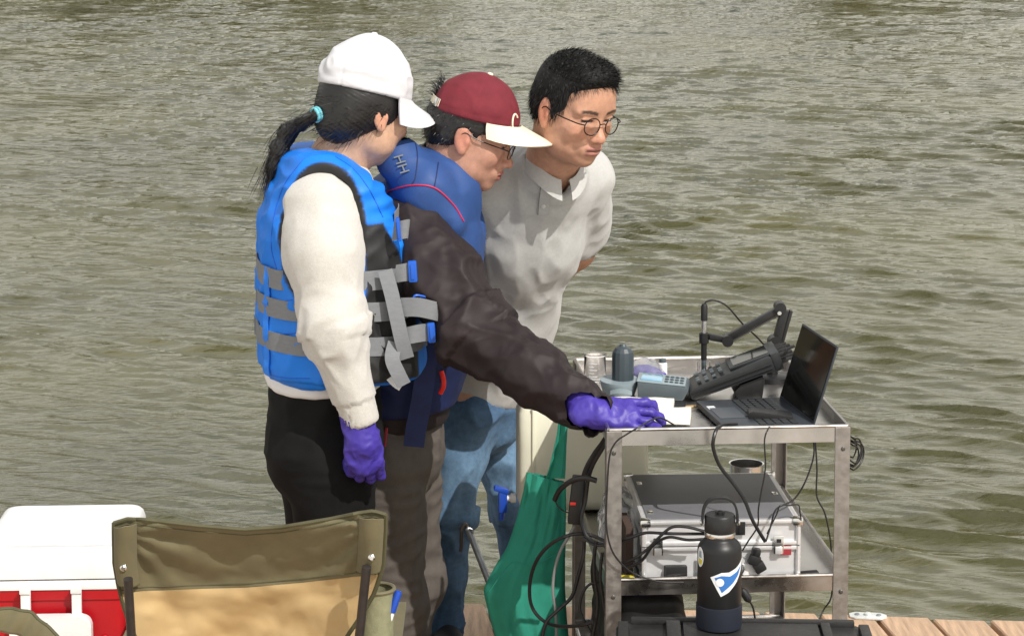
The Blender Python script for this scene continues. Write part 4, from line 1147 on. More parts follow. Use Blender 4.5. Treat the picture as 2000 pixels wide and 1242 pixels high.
    sticker([(-0.056, 0.155), (-0.046, 0.154), (-0.047, 0.168), (-0.054, 0.168)], 0.0011, 'slate_light', 'oval_print')
build_bottle()
# ------------------------------------------------------------------ cooler
def text_mesh(body, size, ext=0.0004):
    cu = bpy.data.curves.new('lettering', 'FONT'); cu.body = body; cu.size = size; cu.extrude = ext; cu.align_x = 'CENTER'; cu.shear = 0.15
    o = bpy.data.objects.new('lettering', cu); COL.objects.link(o)
    dg = bpy.context.evaluated_depsgraph_get()
    me = bpy.data.meshes.new_from_object(o.evaluated_get(dg))
    bpy.data.objects.remove(o); me.materials.clear(); return me
def build_cooler():
    X1, Y0, ZT = -0.845, 4.775, 0.60; Wc, Dc = 0.335, 0.385
    c = empty('cooler', (X1 - Wc / 2, Y0 + Dc / 2, 0.0), R(3)); tag(c, 'red and white picnic cooler behind the camp chair', 'cooler')
    def rr(w, d, r, n=7):
        o = []
        for cx, cy, a0 in ((w / 2 - r, d / 2 - r, 0), (-w / 2 + r, d / 2 - r, 90), (-w / 2 + r, -d / 2 + r, 180), (w / 2 - r, -d / 2 + r, 270)):
            o += [(cx + r * math.cos(R(a0 + 90 * k / n)), cy + r * math.sin(R(a0 + 90 * k / n))) for k in range(n + 1)]
        return o
    def stack(name, m, prof, r, parent):
        rows = [[(x, y, z) for x, y in rr(Wc - 2 * e, Dc - 2 * e, max(r - e * 0.5, 0.006))] for z, e in prof]
        mb = MB(); mb.grid(rows, closed_u=True); mb.bm.faces.new([mb.bm.verts.new(v) for v in rows[0]]); mb.bm.faces.new([mb.bm.verts.new(v) for v in rows[-1]])
        bmesh.ops.remove_doubles(mb.bm, verts=mb.bm.verts, dist=1e-5); return mb.build(name, m, parent, auto=R(50))
    stack('body', 'cooler_red', [(0.0, 0.03), (0.006, 0.024), (0.40, 0.013), (0.487, 0.010), (0.489, 0.006), (0.512, 0.004)], 0.03, c)
    stack('rim', 'cooler_white', [(0.5125, 0.006), (0.5135, 0.001), (0.530, 0.0), (0.5335, 0.003)], 0.032, c)
    lid = stack('lid', 'cooler_white', [(0.5365, 0.006), (0.538, 0.0), (0.575, 0.002), (0.590, 0.007), (0.597, 0.014), (0.600, 0.024), (0.6005, 0.034), (0.5975, 0.040), (0.5975, 0.06)], 0.034, c)
    yb = -Dc / 2 - 0.006
    for x in (-0.056, 0.054):
        mb = MB(); mb.box((x, yb - 0.004, 0.492), (0.021, 0.014, 0.066), bevel=0.003); mb.build('handle_arm', 'cooler_white', c)
        mb = MB(); mb.box((x, yb - 0.0125, 0.518), (0.024, 0.004, 0.014), bevel=0.0015); mb.build('hinge_pin', 'cooler_white', c)
    poly = rr(0.176, 0.125, 0.022)
    mb = MB(); mb.prism(poly, 0.030, Matrix.Translation((0.0, yb - 0.004, 0.402)) @ Matrix.Rotation(R(90), 4, 'X'), bevel=0.005, seg=3); h = mb.build('handle', 'cooler_white', c)
    me = text_mesh('LOVA', 0.026); me.transform(Matrix.Translation((-0.035, yb - 0.0345, 0.438)) @ Matrix.Rotation(R(90), 4, 'X') @ Matrix.Rotation(R(-3), 4, 'Z'))
    link('lettering', me, 'ink', h, smooth=False)
    mb = MB(); mb.box((0.03, yb - 0.0345, 0.415), (0.018, 0.001, 0.007)); mb.build('mark', 'label_yellow', h)
    mb = MB(); mb.lathe([(0.008, 0), (0.008, 0.006), (0.005, 0.009)], 12, Matrix.Translation((0.110, yb + 0.018, 0.40)) @ Matrix.Rotation(R(90), 4, 'X')); mb.build('stud', 'cooler_red', c)
build_cooler()

# ------------------------------------------------------------------ camp chair
def lerp_tab(tab, y):
    for (y0, a), (y1, b) in zip(tab, tab[1:]):
        if y <= y1: t = (y - y0) / (y1 - y0); return a + (b - a) * t
    return tab[-1][1]
def build_chair():
    YC = 4.36
    gl = at(258, 1240, YC); gr = at(702, 1240, YC)
    c = empty('camp_chair', ((gl.x + gr.x) / 2, YC + 0.2, 0.0)); tag(c, 'olive and tan folding camp chair seen from behind', 'chair')
    MI = Matrix.Translation(-c.location)
    top = [(0.0, 1021), (0.05, 1013), (0.1, 1014), (0.3, 1026), (0.48, 1034), (0.62, 1029), (0.8, 1013), (0.9, 1002), (0.955, 998), (1.0, 1005)]
    split = [(0.0, 1160), (0.08, 1153), (0.3, 1149), (0.5, 1146), (0.7, 1137), (0.9, 1125), (1.0, 1120)]
    left = [(990, 223), (1030, 222), (1100, 223), (1140, 230), (1180, 240), (1210, 250), (1242, 264), (1330, 296)]
    right = [(990, 753), (1030, 753), (1100, 749), (1130, 741), (1160, 730), (1200, 707), (1242, 678), (1330, 640)]
    rng = np.random.RandomState(2)
    def P(u, y, amp=1.0):
        l, r = lerp_tab(left, y), lerp_tab(right, y)
        x = l + (r - l) * u
        q = np.array([[u * 5.0 + y * 0.012, y * 0.016 - u * 3.0, 0.3]])
        q2 = np.array([[u * 11.0 - y * 0.02, y * 0.03 + u * 4, 4.3]])
        e = sstep(0, 0.12, u) * sstep(0, 0.12, 1 - u)
        n = float(noise3(q)[0]) * 0.030 + float(abs(noise3(q2)[0])) * 0.008
        # tension folds fanning from the corners
        for cx, cy, sg in ((0.04, 1040, 1), (0.96, 1025, -1)):
            dx, dy = (u - cx) * 530, (y - cy)
            rr_, th = math.hypot(dx, dy), math.atan2(dy, dx * sg)
            n += 0.007 * math.sin(th * 13 + cx * 5) * math.exp(-rr_ / 200) * min(1, rr_ / 50)
        Yd = YC + 0.075 * math.sin(math.pi * u) * sstep(1000, 1150, y) + 0.02 * math.sin(math.pi * u)
        return at(x, y, Yd + n * e * amp + 0.10 * (y - 1000) / 330)
    us = np.linspace(0, 1, 61)
    def panel(name, f0, f1, n, m):
        rows = []
        for k in range(n + 1):
            t = k / n
            rows.append([P(u, f0(u) * (1 - t) + f1(u) * t) for u in us])
        mb = MB(); mb.sheet(rows, 0.0025); return mb.build(name, m, c, M=MI, auto=R(60))
    T = lambda u: lerp_tab(top, u); Sp = lambda u: lerp_tab(split, u)
    panel('back_band', T, Sp, 26, 'olive')
    panel('back_panel', lambda u: Sp(u) + 0.6, lambda u: 1330.0, 30, 'tan')
    # stitched hems and edge binding
    for off, r, m in ((0, 0.0045, 'olive_dark'),):
        mb = MB(); mb.tube([P(u, T(u)) for u in us], r, 6); mb.build('edge_binding', m, c, M=MI)
        for u in (0, 1):
            mb = MB(); mb.tube([P(u, y) for y in np.linspace(T(u), 1325, 40)], r, 6); mb.build('edge_binding', m, c, M=MI)
    mb = MB(); mb.tube([P(u, Sp(u) - 7) + Vector((0, -0.002, 0)) for u in us], 0.0012, 5); mb.build('seam', 'olive_dark', c, M=MI)
    mb = MB(); mb.tube([P(u, T(u) + 10) + Vector((0, -0.0022, 0)) for u in us], 0.0012, 5); mb.build('seam', 'olive_dark', c, M=MI)
    # pole sleeves at the two corners
    for u0, u1, yb, rv, nm in ((0.004, 0.085, 1138, (245, 1100), 'l'), (0.905, 0.992, 1113, (730, 1080), 'r')):
        rows = []
        for k in range(14):
            t = k / 13
            row = []
            for j in range(13):
                s = j / 12; u = u0 + (u1 - u0) * s
                y = T(u) + 7 + (yb - T(u) - 7) * t
                row.append(P(u, y, 0.4) + Vector((0, -0.006 - 0.020 * math.sin(math.pi * s) ** 0.7, 0)))
            rows.append(row)
        mb = MB(); mb.sheet(rows, 0.003); sl = mb.build('pole_sleeve', 'olive', c, M=MI)
        mb = MB(); mb.tube([rows[-1][j] for j in range(13)], 0.0022, 6); mb.build('hem', 'olive_dark', sl, M=MI)
        mb = MB(); p = P((rv[0] - 222) / 531, rv[1], 0.4) + Vector((0, -0.026, 0))
        mb.lathe([(0.0075, 0), (0.007, 0.004), (0.004, 0.0065)], 14, Matrix.Translation(p) @ Matrix.Rotation(R(90), 4, 'X')); mb.build('rivet', 'bright_steel', sl, M=MI)
    # frame: back poles, legs, seat
    pl0, pl1 = at(250, 1130, YC - 0.004), at(257, 1250, YC + 0.03)
    pr0, pr1 = at(716, 1106, YC - 0.004), at(701, 1250, YC + 0.03)
    for a, b in ((pl0, pl1), (pr0, pr1)):
        d = (b - a); e = a + d * ((a.z - 0.02) / (a.z - b.z))
        mb = MB(); mb.tube([a, e], 0.0095, 14); mb.build('back_pole', 'pole_dark', c, M=MI)
        mb = MB(); mb.lathe([(0.016, 0.0), (0.014, 0.03)], 14, Matrix.Translation((e.x, e.y, 0.0))); mb.build('foot', 'black_rubber', c, M=MI)
    xl, xr = pl1.x, pr1.x; ys, ye = YC + 0.10, YC + 0.52
    rows = [[Vector((xl + (xr - xl) * u, ys + (ye - ys) * v, 0.40 + 0.05 * v - 0.04 * math.sin(math.pi * u))) for u in np.linspace(0, 1, 13)] for v in np.linspace(0, 1, 9)]
    mb = MB(); mb.sheet(rows, 0.004); mb.build('seat', 'tan', c, M=MI)
    for x in (xl, xr):
        mb = MB(); mb.tube([(x, ye, 0.46), (x, ye, 0.02)], 0.0095, 12); mb.build('leg', 'pole_dark', c, M=MI)
        mb = MB(); mb.lathe([(0.016, 0.0), (0.014, 0.03)], 14, Matrix.Translation((x, ye, 0.0))); mb.build('foot', 'black_rubber', c, M=MI)
        mb = MB(); mb.tube([(x, ye, 0.05), (x, ys, 0.42)], 0.007, 10); mb.build('brace', 'pole_dark', c, M=MI)
    mb = MB(); mb.tube([(xl, ye, 0.05), (xr, ye, 0.44)], 0.007, 10); mb.tube([(xl, ye + 0.016, 0.44), (xr, ye + 0.016, 0.05)], 0.007, 10); mb.build('cross_brace', 'pole_dark', c, M=MI)
    # arm with mesh cup pocket on the right
    armz = 0.47
    for x, s in ((xl - 0.03, -1), (xr + 0.045, 1)):
        rows = [[Vector((x + dx, YC + 0.06 + v * 0.40, armz - 0.012 * math.sin(math.pi * v))) for dx in (-0.03, -0.015, 0, 0.015, 0.03)] for v in np.linspace(0, 1, 9)]
        mb = MB(); mb.sheet(rows, 0.005); mb.build('armrest', 'olive', c, M=MI)
        mb = MB(); mb.tube([(x, ye - 0.04, armz - 0.004), (x - s * 0.02, ye - 0.01, 0.30)], 0.008, 10); mb.build('arm_post', 'pole_dark', c, M=MI)
    q = at(736, 1200, YC + 0.10)
    rows = [[(q.x + 0.036 * math.cos(t) * (1 - 0.1 * k / 8), q.y + 0.036 * math.sin(t), q.z + 0.055 - 0.16 * k / 8) for t in np.linspace(0, 2 * math.pi, 25)[:-1]] for k in range(9)]
    mb = MB(); mb.grid(rows, closed_u=True); pk = mb.build('cup_pocket', 'mesh_green', c, M=MI)
    mb = MB(); mb.tube(rows[0], 0.004, 6, closed=True); mb.build('pocket_rim', 'olive', pk, M=MI)
    k = empty('marker_pens', q + Vector((0, 0, -0.08))); tag(k, 'blue capped marker in the mesh pocket of the camp chair', 'marker')
    for (dx, dy, tl, m1) in ((0.002, -0.012, 18, 'tap_blue'), (-0.010, 0.012, -10, 'black_plastic')):
        mb = MB(); Mx = Matrix.Translation((dx, dy, 0.0)) @ Matrix.Rotation(R(tl), 4, 'Y'); mb.lathe([(0.006, 0), (0.0065, 0.09), (0.005, 0.095)], 12, Mx); b = mb.build('barrel', 'white_plastic', k)
        mb = MB(); mb.lathe([(0.0075, 0.095), (0.0078, 0.135), (0.006, 0.14)], 12, Mx); mb.build('pen_cap', m1, b)
build_chair()

def build_near_chair():
    """corner of a second camp chair at the lower left edge of the frame"""
    Yn = 4.05
    o = at(-60, 1300, Yn); c = empty('camp_chair', (o.x, o.y, 0.0)); tag(c, 'olive arm of another camp chair at the lower left corner', 'chair')
    MI = Matrix.Translation(-c.location)
    top = [(-190, 1300), (-150, 1232), (-100, 1204), (-50, 1191), (0, 1188), (35, 1190), (62, 1197), (84, 1216), (115, 1243), (170, 1300), (215, 1352)]
    T = [at(x, y, Yn) for x, y in top]
    rows = [T, [p + Vector((-0.006, 0.0, -0.018)) for p in T], [p + Vector((-0.02, 0.0, -0.038)) for p in T], [p + Vector((-0.03, 0.02, -0.05)) for p in T]]
    rows = [curve_pts(r_, 5) for r_ in rows]
    for i, r_ in enumerate(rows):
        for j, p in enumerate(r_): p.y += -0.006 * math.sin(i * 1.2) + 0.003 * math.sin(j * 0.9)
    mb = MB(); mb.sheet(rows, 0.004); mb.build('arm_fabric', 'olive', c, M=MI)
    mb = MB(); mb.tube(rows[0], 0.0035, 6); mb.build('edge_binding', 'olive_dark', c, M=MI)
    for i in (0, -1):
        p = rows[0][i]; mb = MB(); mb.tube([p, (p.x, p.y, 0.0)], 0.0095, 12); mb.build('pole', 'pole_dark', c, M=MI)
    a, b = rows[0][0], rows[0][-1]
    rws = [[Vector((a.x + (b.x - a.x) * u, a.y + 0.02 - 0.45 * v, 0.40 - 0.03 * math.sin(math.pi * u))) for u in np.linspace(0, 1, 7)] for v in np.linspace(0, 1, 5)]
    mb = MB(); mb.sheet(rws, 0.004); mb.build('seat', 'tan', c, M=MI)
    for p in (rws[-1][0], rws[-1][-1]): mb = MB(); mb.tube([p, (p.x, p.y, 0)], 0.0095, 10); mb.build('leg', 'pole_dark', c, M=MI)
build_near_chair()
# ------------------------------------------------------------------ people: shared builders
mat('skin', (0.45, 0.26, 0.18), 0.48, attr='tint', var=0.13, vscale=75, bump=0.3, bscale=380, bdist=0.0010, sss=0.08)
mat('hair_black', (0.010, 0.009, 0.009), 0.42, var=0.3, vscale=40, spec=0.6)
mat('hair_grey', (0.012, 0.012, 0.012), 0.65, attr='tint', spec=0.3)
mat('cap_white', (0.60, 0.60, 0.63), 0.75, var=0.02, bump=0.25, bscale=700, bdist=0.0005)
mat('cap_maroon', (0.155, 0.016, 0.026), 0.85, var=0.15, vscale=30, bump=0.3, bscale=600, bdist=0.0006)
mat('cap_cream', (0.74, 0.68, 0.54), 0.8, var=0.04, bump=0.2, bscale=600, bdist=0.0005)
mat('wool_cream', (0.55, 0.53, 0.495), 0.95, var=0.07, vscale=160, bump=0.6, bscale=520, bdist=0.0018, sheen=0.3)
mat('white_cotton', (0.76, 0.76, 0.77), 0.85, bump=0.2, bscale=500)
mat('vest_blue', (0.004, 0.185, 0.76), 0.5, var=0.08, vscale=12, bump=0.25, bscale=300, bdist=0.001, sheen=0.1)
mat('vest_two_tone', (0.1, 0.1, 0.1), 0.55, attr='tint', var=0.08, vscale=12, bump=0.3, bscale=320, bdist=0.001)
mat('vest_black', (0.016, 0.016, 0.017), 0.8, var=0.2, vscale=40, bump=0.5, bscale=350, bdist=0.001)
mat('webbing', (0.19, 0.20, 0.215), 0.7, var=0.08, vscale=50, bump=0.5, bscale=260, bdist=0.001, stretch=(1, 1, 4))
mat('buckle_blue', (0.012, 0.10, 0.52), 0.35)
mat('legging_black', (0.0065, 0.0065, 0.007), 0.85, spec=0.25, var=0.2, vscale=30, bump=0.3, bscale=400, bdist=0.0008)
mat('jacket_plum', (0.0235, 0.0168, 0.0182), 0.60, var=0.15, vscale=10, bump=0.25, bscale=500, bdist=0.0006, spec=0.3)
mat('vest_royal', (0.022, 0.066, 0.22), 0.6, var=0.1, vscale=20, bump=0.3, bscale=300, bdist=0.001)
mat('vest_navy', (0.008, 0.018, 0.085), 0.65, var=0.2, vscale=20)
mat('piping_pink', (0.50, 0.022, 0.08), 0.6)
mat('logo_grey', (0.17, 0.19, 0.20), 0.6)
mat('trouser_taupe', (0.092, 0.080, 0.070), 0.85, var=0.14, vscale=30, bump=0.4, bscale=400, bdist=0.001)
mat('polo_grey', (0.45, 0.45, 0.44), 0.9, var=0.06, vscale=140, bump=0.4, bscale=450, bdist=0.001, sheen=0.15)
mat('denim', (0.05, 0.09, 0.15), 0.85, attr='tint', var=0.2, vscale=70, bump=0.5, bscale=500, bdist=0.001)
mat('button_pearl', (0.6, 0.6, 0.58), 0.3)
mat('shoe_dark', (0.012, 0.012, 0.014), 0.7, var=0.2, vscale=30)
mat('elastic_cyan', (0.16, 0.52, 0.60), 0.6)
mat('frame_dark', (0.02, 0.018, 0.017), 0.3, metal=0.5)
J = lambda px, py, Y: np.array(at(px, py, Y))

def add_head(S, F, nose=1.0, jaw=1.0, lips=1.0):
    S.fell(F, (-0.008, 0, 0.032), (0.097, 0.076, 0.086), k=0.02)
    S.fell(F, (0.030, 0, -0.022), (0.058, 0.063 * jaw, 0.085), k=0.03)
    S.fell(F, (0.038, 0, -0.075), (0.044 * jaw, 0.050 * jaw, 0.034), k=0.03)
    S.fell(F, (0.070, 0, -0.098), (0.020, 0.024, 0.017), k=0.022)
    for s in (-1, 1):
        S.fell(F, (0.020, s * 0.048, -0.062), (0.032, 0.018, 0.03), k=0.025)
        S.fell(F, (0.060, s * 0.040, -0.026), (0.026, 0.026, 0.026), k=0.022)
        S.fell(F, (0.076, s * 0.028, 0.020), (0.016, 0.032, 0.010), k=0.016)
        S.fell(F, (0.099, s * 0.033, 0.0), (0.016, 0.019, 0.0105), k=0.014, op='s')
        S.fell(F, (0.0795, s * 0.033, -0.001), (0.0105, 0.0175, 0.0095), k=0.004)
        S.fell(F, (0.089, s * 0.033, 0.0065), (0.004, 0.017, 0.0035), k=0.004)      # upper lid
        S.fell(F, (0.086, s * 0.033, -0.0105), (0.005, 0.015, 0.004), k=0.007)      # lower lid pouch
    S.fell(F, (0.062, 0, 0.052), (0.034, 0.056, 0.04), k=0.03)
    S.fcone(F, (0.084, 0, 0.006), (0.104, 0, -0.034), 0.0085, 0.0115 * nose, k=0.014)
    S.fell(F, (0.1085, 0, -0.037), (0.0105 * nose, 0.0115, 0.0105), k=0.008)
    for s in (-1, 1):
        S.fell(F, (0.0985, s * 0.0135, -0.0405), (0.0115, 0.0075, 0.0085), k=0.006)
        S.fell(F, (0.1045, s * 0.007, -0.0485), (0.006, 0.0035, 0.004), k=0.003, op='s')
    S.fell(F, (0.084, 0, -0.066), (0.016, 0.032, 0.020), k=0.014)
    S.fell(F, (0.0975, 0, -0.0625), (0.0085, 0.023, 0.0055 * lips), k=0.005)
    S.fell(F, (0.0955, 0, -0.0735), (0.0085, 0.020, 0.006 * lips), k=0.005)
    S.fell(F, (0.107, 0, -0.0678), (0.010, 0.025, 0.0018), k=0.004, op='s')
    for s in (-1, 1):     # ears: rim, hollow, lobe
        S.fell(F, (-0.006, s * 0.0765, -0.010), (0.0185, 0.0085, 0.031), k=0.008, rot=('Y', -12))
        S.fell(F, (-0.003, s * 0.0865, -0.006), (0.0105, 0.006, 0.020), k=0.005, op='s', rot=('Y', -12))
        S.fell(F, (0.001, s * 0.0765, -0.036), (0.009, 0.0055, 0.009), k=0.006)
        S.fell(F, (0.007, s * 0.0785, -0.012), (0.005, 0.005, 0.007), k=0.004)
def head_tints(V, F, skin, lip=(0.36, 0.13, 0.10), brow=(0.02, 0.016, 0.014), stubble=0.0):
    L = F.loc(V); x, y, z = L.T; ay = np.abs(y)
    C = np.tile(np.array(skin, float), (len(V), 1))
    def blend(m, c): 
        m = np.clip(m, 0, 1)[:, None]; C[:] = C * (1 - m) + np.array(c) * m
    g = lambda cx, cy, cz, rx, ry, rz: np.exp(-((x - cx) / rx) ** 2 - ((ay - cy) / ry) ** 2 - ((z - cz) / rz) ** 2)
    sk = np.array(skin)
    blend(0.45 * g(0.07, 0.042, -0.03, 0.04, 0.022, 0.022), sk * (1.08, 0.82, 0.80))
    blend(0.5 * g(0.11, 0, -0.038, 0.02, 0.02, 0.016), sk * (1.08, 0.80, 0.78))
    blend(0.6 * (np.exp(-((x + 0.004) / 0.03) ** 2 - ((z + 0.01) / 0.04) ** 2) * (ay > 0.0755)), sk * (1.15, 0.78, 0.74))
    blend(0.5 * stubble * g(0.08, 0.0, -0.085, 0.05, 0.05, 0.03), sk * 0.55)
    m = ((z > -0.0805) & (z < -0.0565) & (x > 0.088)).astype(float) * sstep(0.026, 0.020, ay)
    blend(m * 0.75, lip)
    m = sstep(0.0026, 0.0012, np.abs(z + 0.0678)) * (x > 0.085) * sstep(0.026, 0.022, ay)
    blend(m * 0.85, np.array(lip) * 0.3)
    bz = 0.0195 + 0.005 * np.sin(np.clip((ay - 0.012) / 0.045, 0, 1) * 2.6)
    m = sstep(0.0052, 0.003, np.abs(z - bz)) * sstep(0.010, 0.016, ay) * sstep(0.058, 0.050, ay) * (x > 0.045)
    blend(m * 0.9, brow)
    ey = np.abs(ay - 0.033)
    m = sstep(0.017, 0.013, ey) * sstep(0.0040, 0.0026, np.abs(z - 0.0005 - 0.002 * np.cos(ey * 90))) * (x > 0.06)
    blend(m, (0.012, 0.008, 0.007))
    m = sstep(0.014, 0.010, ey) * sstep(0.0024, 0.0012, np.abs(z + 0.0032)) * (x > 0.06)
    blend(m * 0.5, (0.5, 0.45, 0.42))
    return C
def hand_prims(S, W, fx, dz, curl, spread=1.0, side=1, r=1.0, thumb=(38, -20), k=0.008, sc=1.0):
    """hand from the wrist W along fx, back of the hand towards dz; side = +1 when the thumb lies on the dz x fx side"""
    fx = np.array(fx, float); fx /= np.linalg.norm(fx); dz = np.array(dz, float); dz -= fx * (dz @ fx); dz /= np.linalg.norm(dz)
    ly = np.cross(dz, fx) * side; W = np.array(W, float)
    P = lambda a: W + sc * (fx * a[0] + ly * a[1] + dz * a[2])
    g = Frame(W, fx, dz)
    Rm = np.stack([fx, np.cross(dz, fx), dz], 1)
    S.cone(P((-0.03, 0, 0)), P((0.012, 0, 0)), 0.029 * r * sc, 0.028 * r * sc, k=0.012, flat=(dz, 1.3))
    S.ell(P((0.052, 0, 0)), np.array((0.050, 0.041, 0.0165)) * r * sc, Rm, k=0.014)
    S.ell(P((0.040, 0.022, -0.010)), np.array((0.034, 0.018, 0.015)) * r * sc, Rm, k=0.014)      # ball of the thumb
    base = [(0.088, 0.030), (0.094, 0.010), (0.090, -0.010), (0.082, -0.028)]
    lens = [(0.040, 0.024, 0.020), (0.044, 0.028, 0.021), (0.041, 0.026, 0.020), (0.032, 0.020, 0.018)]
    for i in range(4):
        bx, by = base[i]; a = np.array([bx - 0.012, by, 0.0]); ang = 0; sp = R((by / 0.03) * 7 * spread)
        cu = curl[i] if isinstance(curl[0], (list, tuple)) else curl
        rr_ = [0.0098, 0.0092, 0.0084, 0.0072]
        pts = [a]
        for q in range(3):
            ang += R(cu[q]); L = lens[i][q] + (0.012 if q == 0 else 0)
            a = a + L * np.array([math.cos(ang) * math.cos(sp), math.cos(ang) * math.sin(sp), -math.sin(ang)]); pts.append(a)
        for q in range(3): S.cone(P(pts[q]), P(pts[q + 1]), rr_[q] * r * sc, rr_[q + 1] * r * sc, k=0.005)
    t0 = np.array([0.018, 0.024, -0.008]); a1, a2 = R(thumb[0]), R(thumb[1])
    t1 = t0 + 0.042 * np.array([math.cos(a1), math.sin(a1), math.sin(a2)]); t2 = t1 + 0.032 * np.array([math.cos(a1 * 0.5), math.sin(a1 * 0.5), math.sin(a2)]); t3 = t2 + 0.024 * np.array([math.cos(a1 * 0.2), math.sin(a1 * 0.2), math.sin(a2 * 1.1)])
    S.cone(P(t0), P(t1), 0.0150 * r * sc, 0.0115 * r * sc, k=0.012); S.cone(P(t1), P(t2), 0.0115 * r * sc, 0.0105 * r * sc, k=0.006); S.cone(P(t2), P(t3), 0.0105 * r * sc, 0.008 * r * sc, k=0.005)
def cloth(name, S, m, parent, disp=None, it=1, mi=None, cols=None):
    V, Q = S.mesh()
    V = relax(V, Q, it)
    if disp is not None:
        N = vnormals(V, Q); V = V + N * disp(V, N)[:, None]
    idx = mi(V[Q].mean(1)) if mi is not None else None
    me = mesh_np(name, V, Q, idx)
    if cols is not None: set_cols(me, cols(V))
    return link(name, me, m, parent)
def folds(P, f=9.0, aniso=(1, 1, 1), seed=0.0, sharp=1.6):
    """ridged cloth folds, 0..1, after a domain warp"""
    q = P * np.array(aniso) * f + seed
    q = q + 0.55 * np.stack([noise3(q * 0.5 + 3.1), noise3(q * 0.5 + 9.7), noise3(q * 0.5 + 5.3)], 1)
    return np.clip(1 - 2.4 * np.abs(noise3(q)), 0, 1) ** sharp
def limb_folds(P, a, b, fs, fa, seed, lim=0.16):
    t, ph, s_, r_ = limb_coords(P, a, b)
    q = np.stack([s_ * fs + 0.35 * np.sin(ph + seed) + 0.25 * np.sin(2 * ph + seed * 2), np.cos(ph) * fa, np.sin(ph) * fa + seed], 1)
    q = q + 0.4 * np.stack([noise3(q * 0.6 + seed), noise3(q * 0.6 + 4 + seed), q[:, 0] * 0], 1)
    h = np.clip(1 - 3.0 * np.abs(noise3(q)), 0, 1) ** 1.25
    return h * (r_ < lim) * (t > -0.05) * (t < 1.08), t
def blades(mb_V, mb_F, P, D, L, w, rng, bend=(0, 0, -0.3), cols=None, col=None):
    """thin tapered hair strands: root P, direction D"""
    for p, d in zip(P, D):
        l = L * rng.uniform(0.6, 1.2); sd = np.cross(d, rng.normal(size=3)); sd /= np.linalg.norm(sd) + 1e-9
        m = p + d * l * 0.55; e = p + d * l + np.array(bend) * l * rng.uniform(0.5, 1.0)
        b = len(mb_V); ww = w * rng.uniform(0.6, 1.2)
        mb_V += [p - sd * ww, p + sd * ww, m + sd * ww * 0.7, m - sd * ww * 0.7, e]
        mb_F += [(b, b + 1, b + 2, b + 3), (b + 3, b + 2, b + 4)]
        if cols is not None:
            c = col(rng); cols += [c] * 5
def hair_obj(name, S, F, parent, m, disp, nbl, L, w, comb, seed, bend=(0, 0, -0.3), col=None, keep=None, lift=0.5):
    rng = np.random.RandomState(seed)
    V, Q = S.mesh(); V = relax(V, Q, 1); N = vnormals(V, Q)
    V2 = V + N * disp(V, N)[:, None]
    ids = rng.choice(len(V2), nbl)
    if keep is not None: ids = ids[keep(F.loc(V2[ids]))]
    D = N[ids] * lift + np.array([F.R @ comb(l) for l in F.loc(V2[ids])]) + rng.normal(size=(len(ids), 3)) * 0.18
    D /= np.linalg.norm(D, axis=1)[:, None]
    bv, bf, bc = [], [], []
    blades(bv, bf, V2[ids] - N[ids] * 0.002, D, L, w, rng, bend, bc if col else None, col)
    faces = [tuple(q) for q in Q] + [tuple(i + len(V2) for i in f) for f in bf]
    me = bpy.data.meshes.new(name); me.from_pydata([tuple(v) for v in V2] + [tuple(v) for v in bv], [], faces); me.update()
    if col: set_cols(me, np.array([col(rng) * 0.9 for _ in range(len(V2))] + bc))
    return link(name, me, m, parent)
def cap_crown(name, F, c, r, z0, m, parent, tilt=0.0, disp=None, step=0.0045):
    S = SDF.box_around(F.p((0, 0, 0.05)) - 0.19, F.p((0, 0, 0.05)) + 0.19, step)
    S.fell(F, c, r, k=0.0)
    n = F.R @ np.array([math.sin(tilt), 0, -math.cos(tilt)]); S.cut(F.p((c[0], 0, z0)), n, k=0.006)
    def dd(V, N):
        L = F.loc(V); x, y, z = (L - np.array(c)).T
        th = np.arctan2(y / r[1], x / r[0])
        seam = np.zeros(len(V))
        for k in range(6):
            d = np.abs(np.angle(np.exp(1j * (th - R(30 + 60 * k)))))
            seam += np.exp(-(d * np.hypot(x, y) / 0.0022) ** 2)
        band = np.exp(-((L[:, 2] - z0 - math.tan(tilt) * (L[:, 0] - c[0]) - 0.016) / 0.0018) ** 2)
        o = -0.0016 * np.clip(seam, 0, 1) - 0.0010 * band
        return o + (disp(L) * sstep(0.004, 0.030, L[:, 2] - z0 - math.tan(tilt) * (L[:, 0] - c[0])) if disp is not None else 0)
    return cloth(name, S, m, parent, dd, 1)
def cap_brim(name, F, c, r, z0, m, parent, L=0.075, tilt=0.0, droop=0.03, ang=72, th=0.004, dip=0.25):
    rows = []
    ph = np.linspace(-R(ang), R(ang), 33)
    for k in range(9):
        t = k / 8; row = []
        for p in ph:
            ix, iy = r[0] * math.cos(p) * 0.985, r[1] * math.sin(p) * 0.985
            e = (max(0.0, math.cos(p * 90 / ang * 0.98))) ** 0.55 * L
            x = ix + e * t; y = iy * (1 + 0.02 * t)
            z = z0 + math.tan(tilt) * x - droop * (abs(math.sin(p)) ** 2) * 1.0 * t ** 0.6 * 0.5 - dip * e * t - droop * (y / r[1]) ** 2 * 0.5 * t ** 0.7
            row.append(Vector(F.p((c[0] + x, y, z + 0.004))))
        rows.append(row)
    mb = MB(); mb.sheet(rows, th); return mb.build(name, m, parent, auto=R(60))
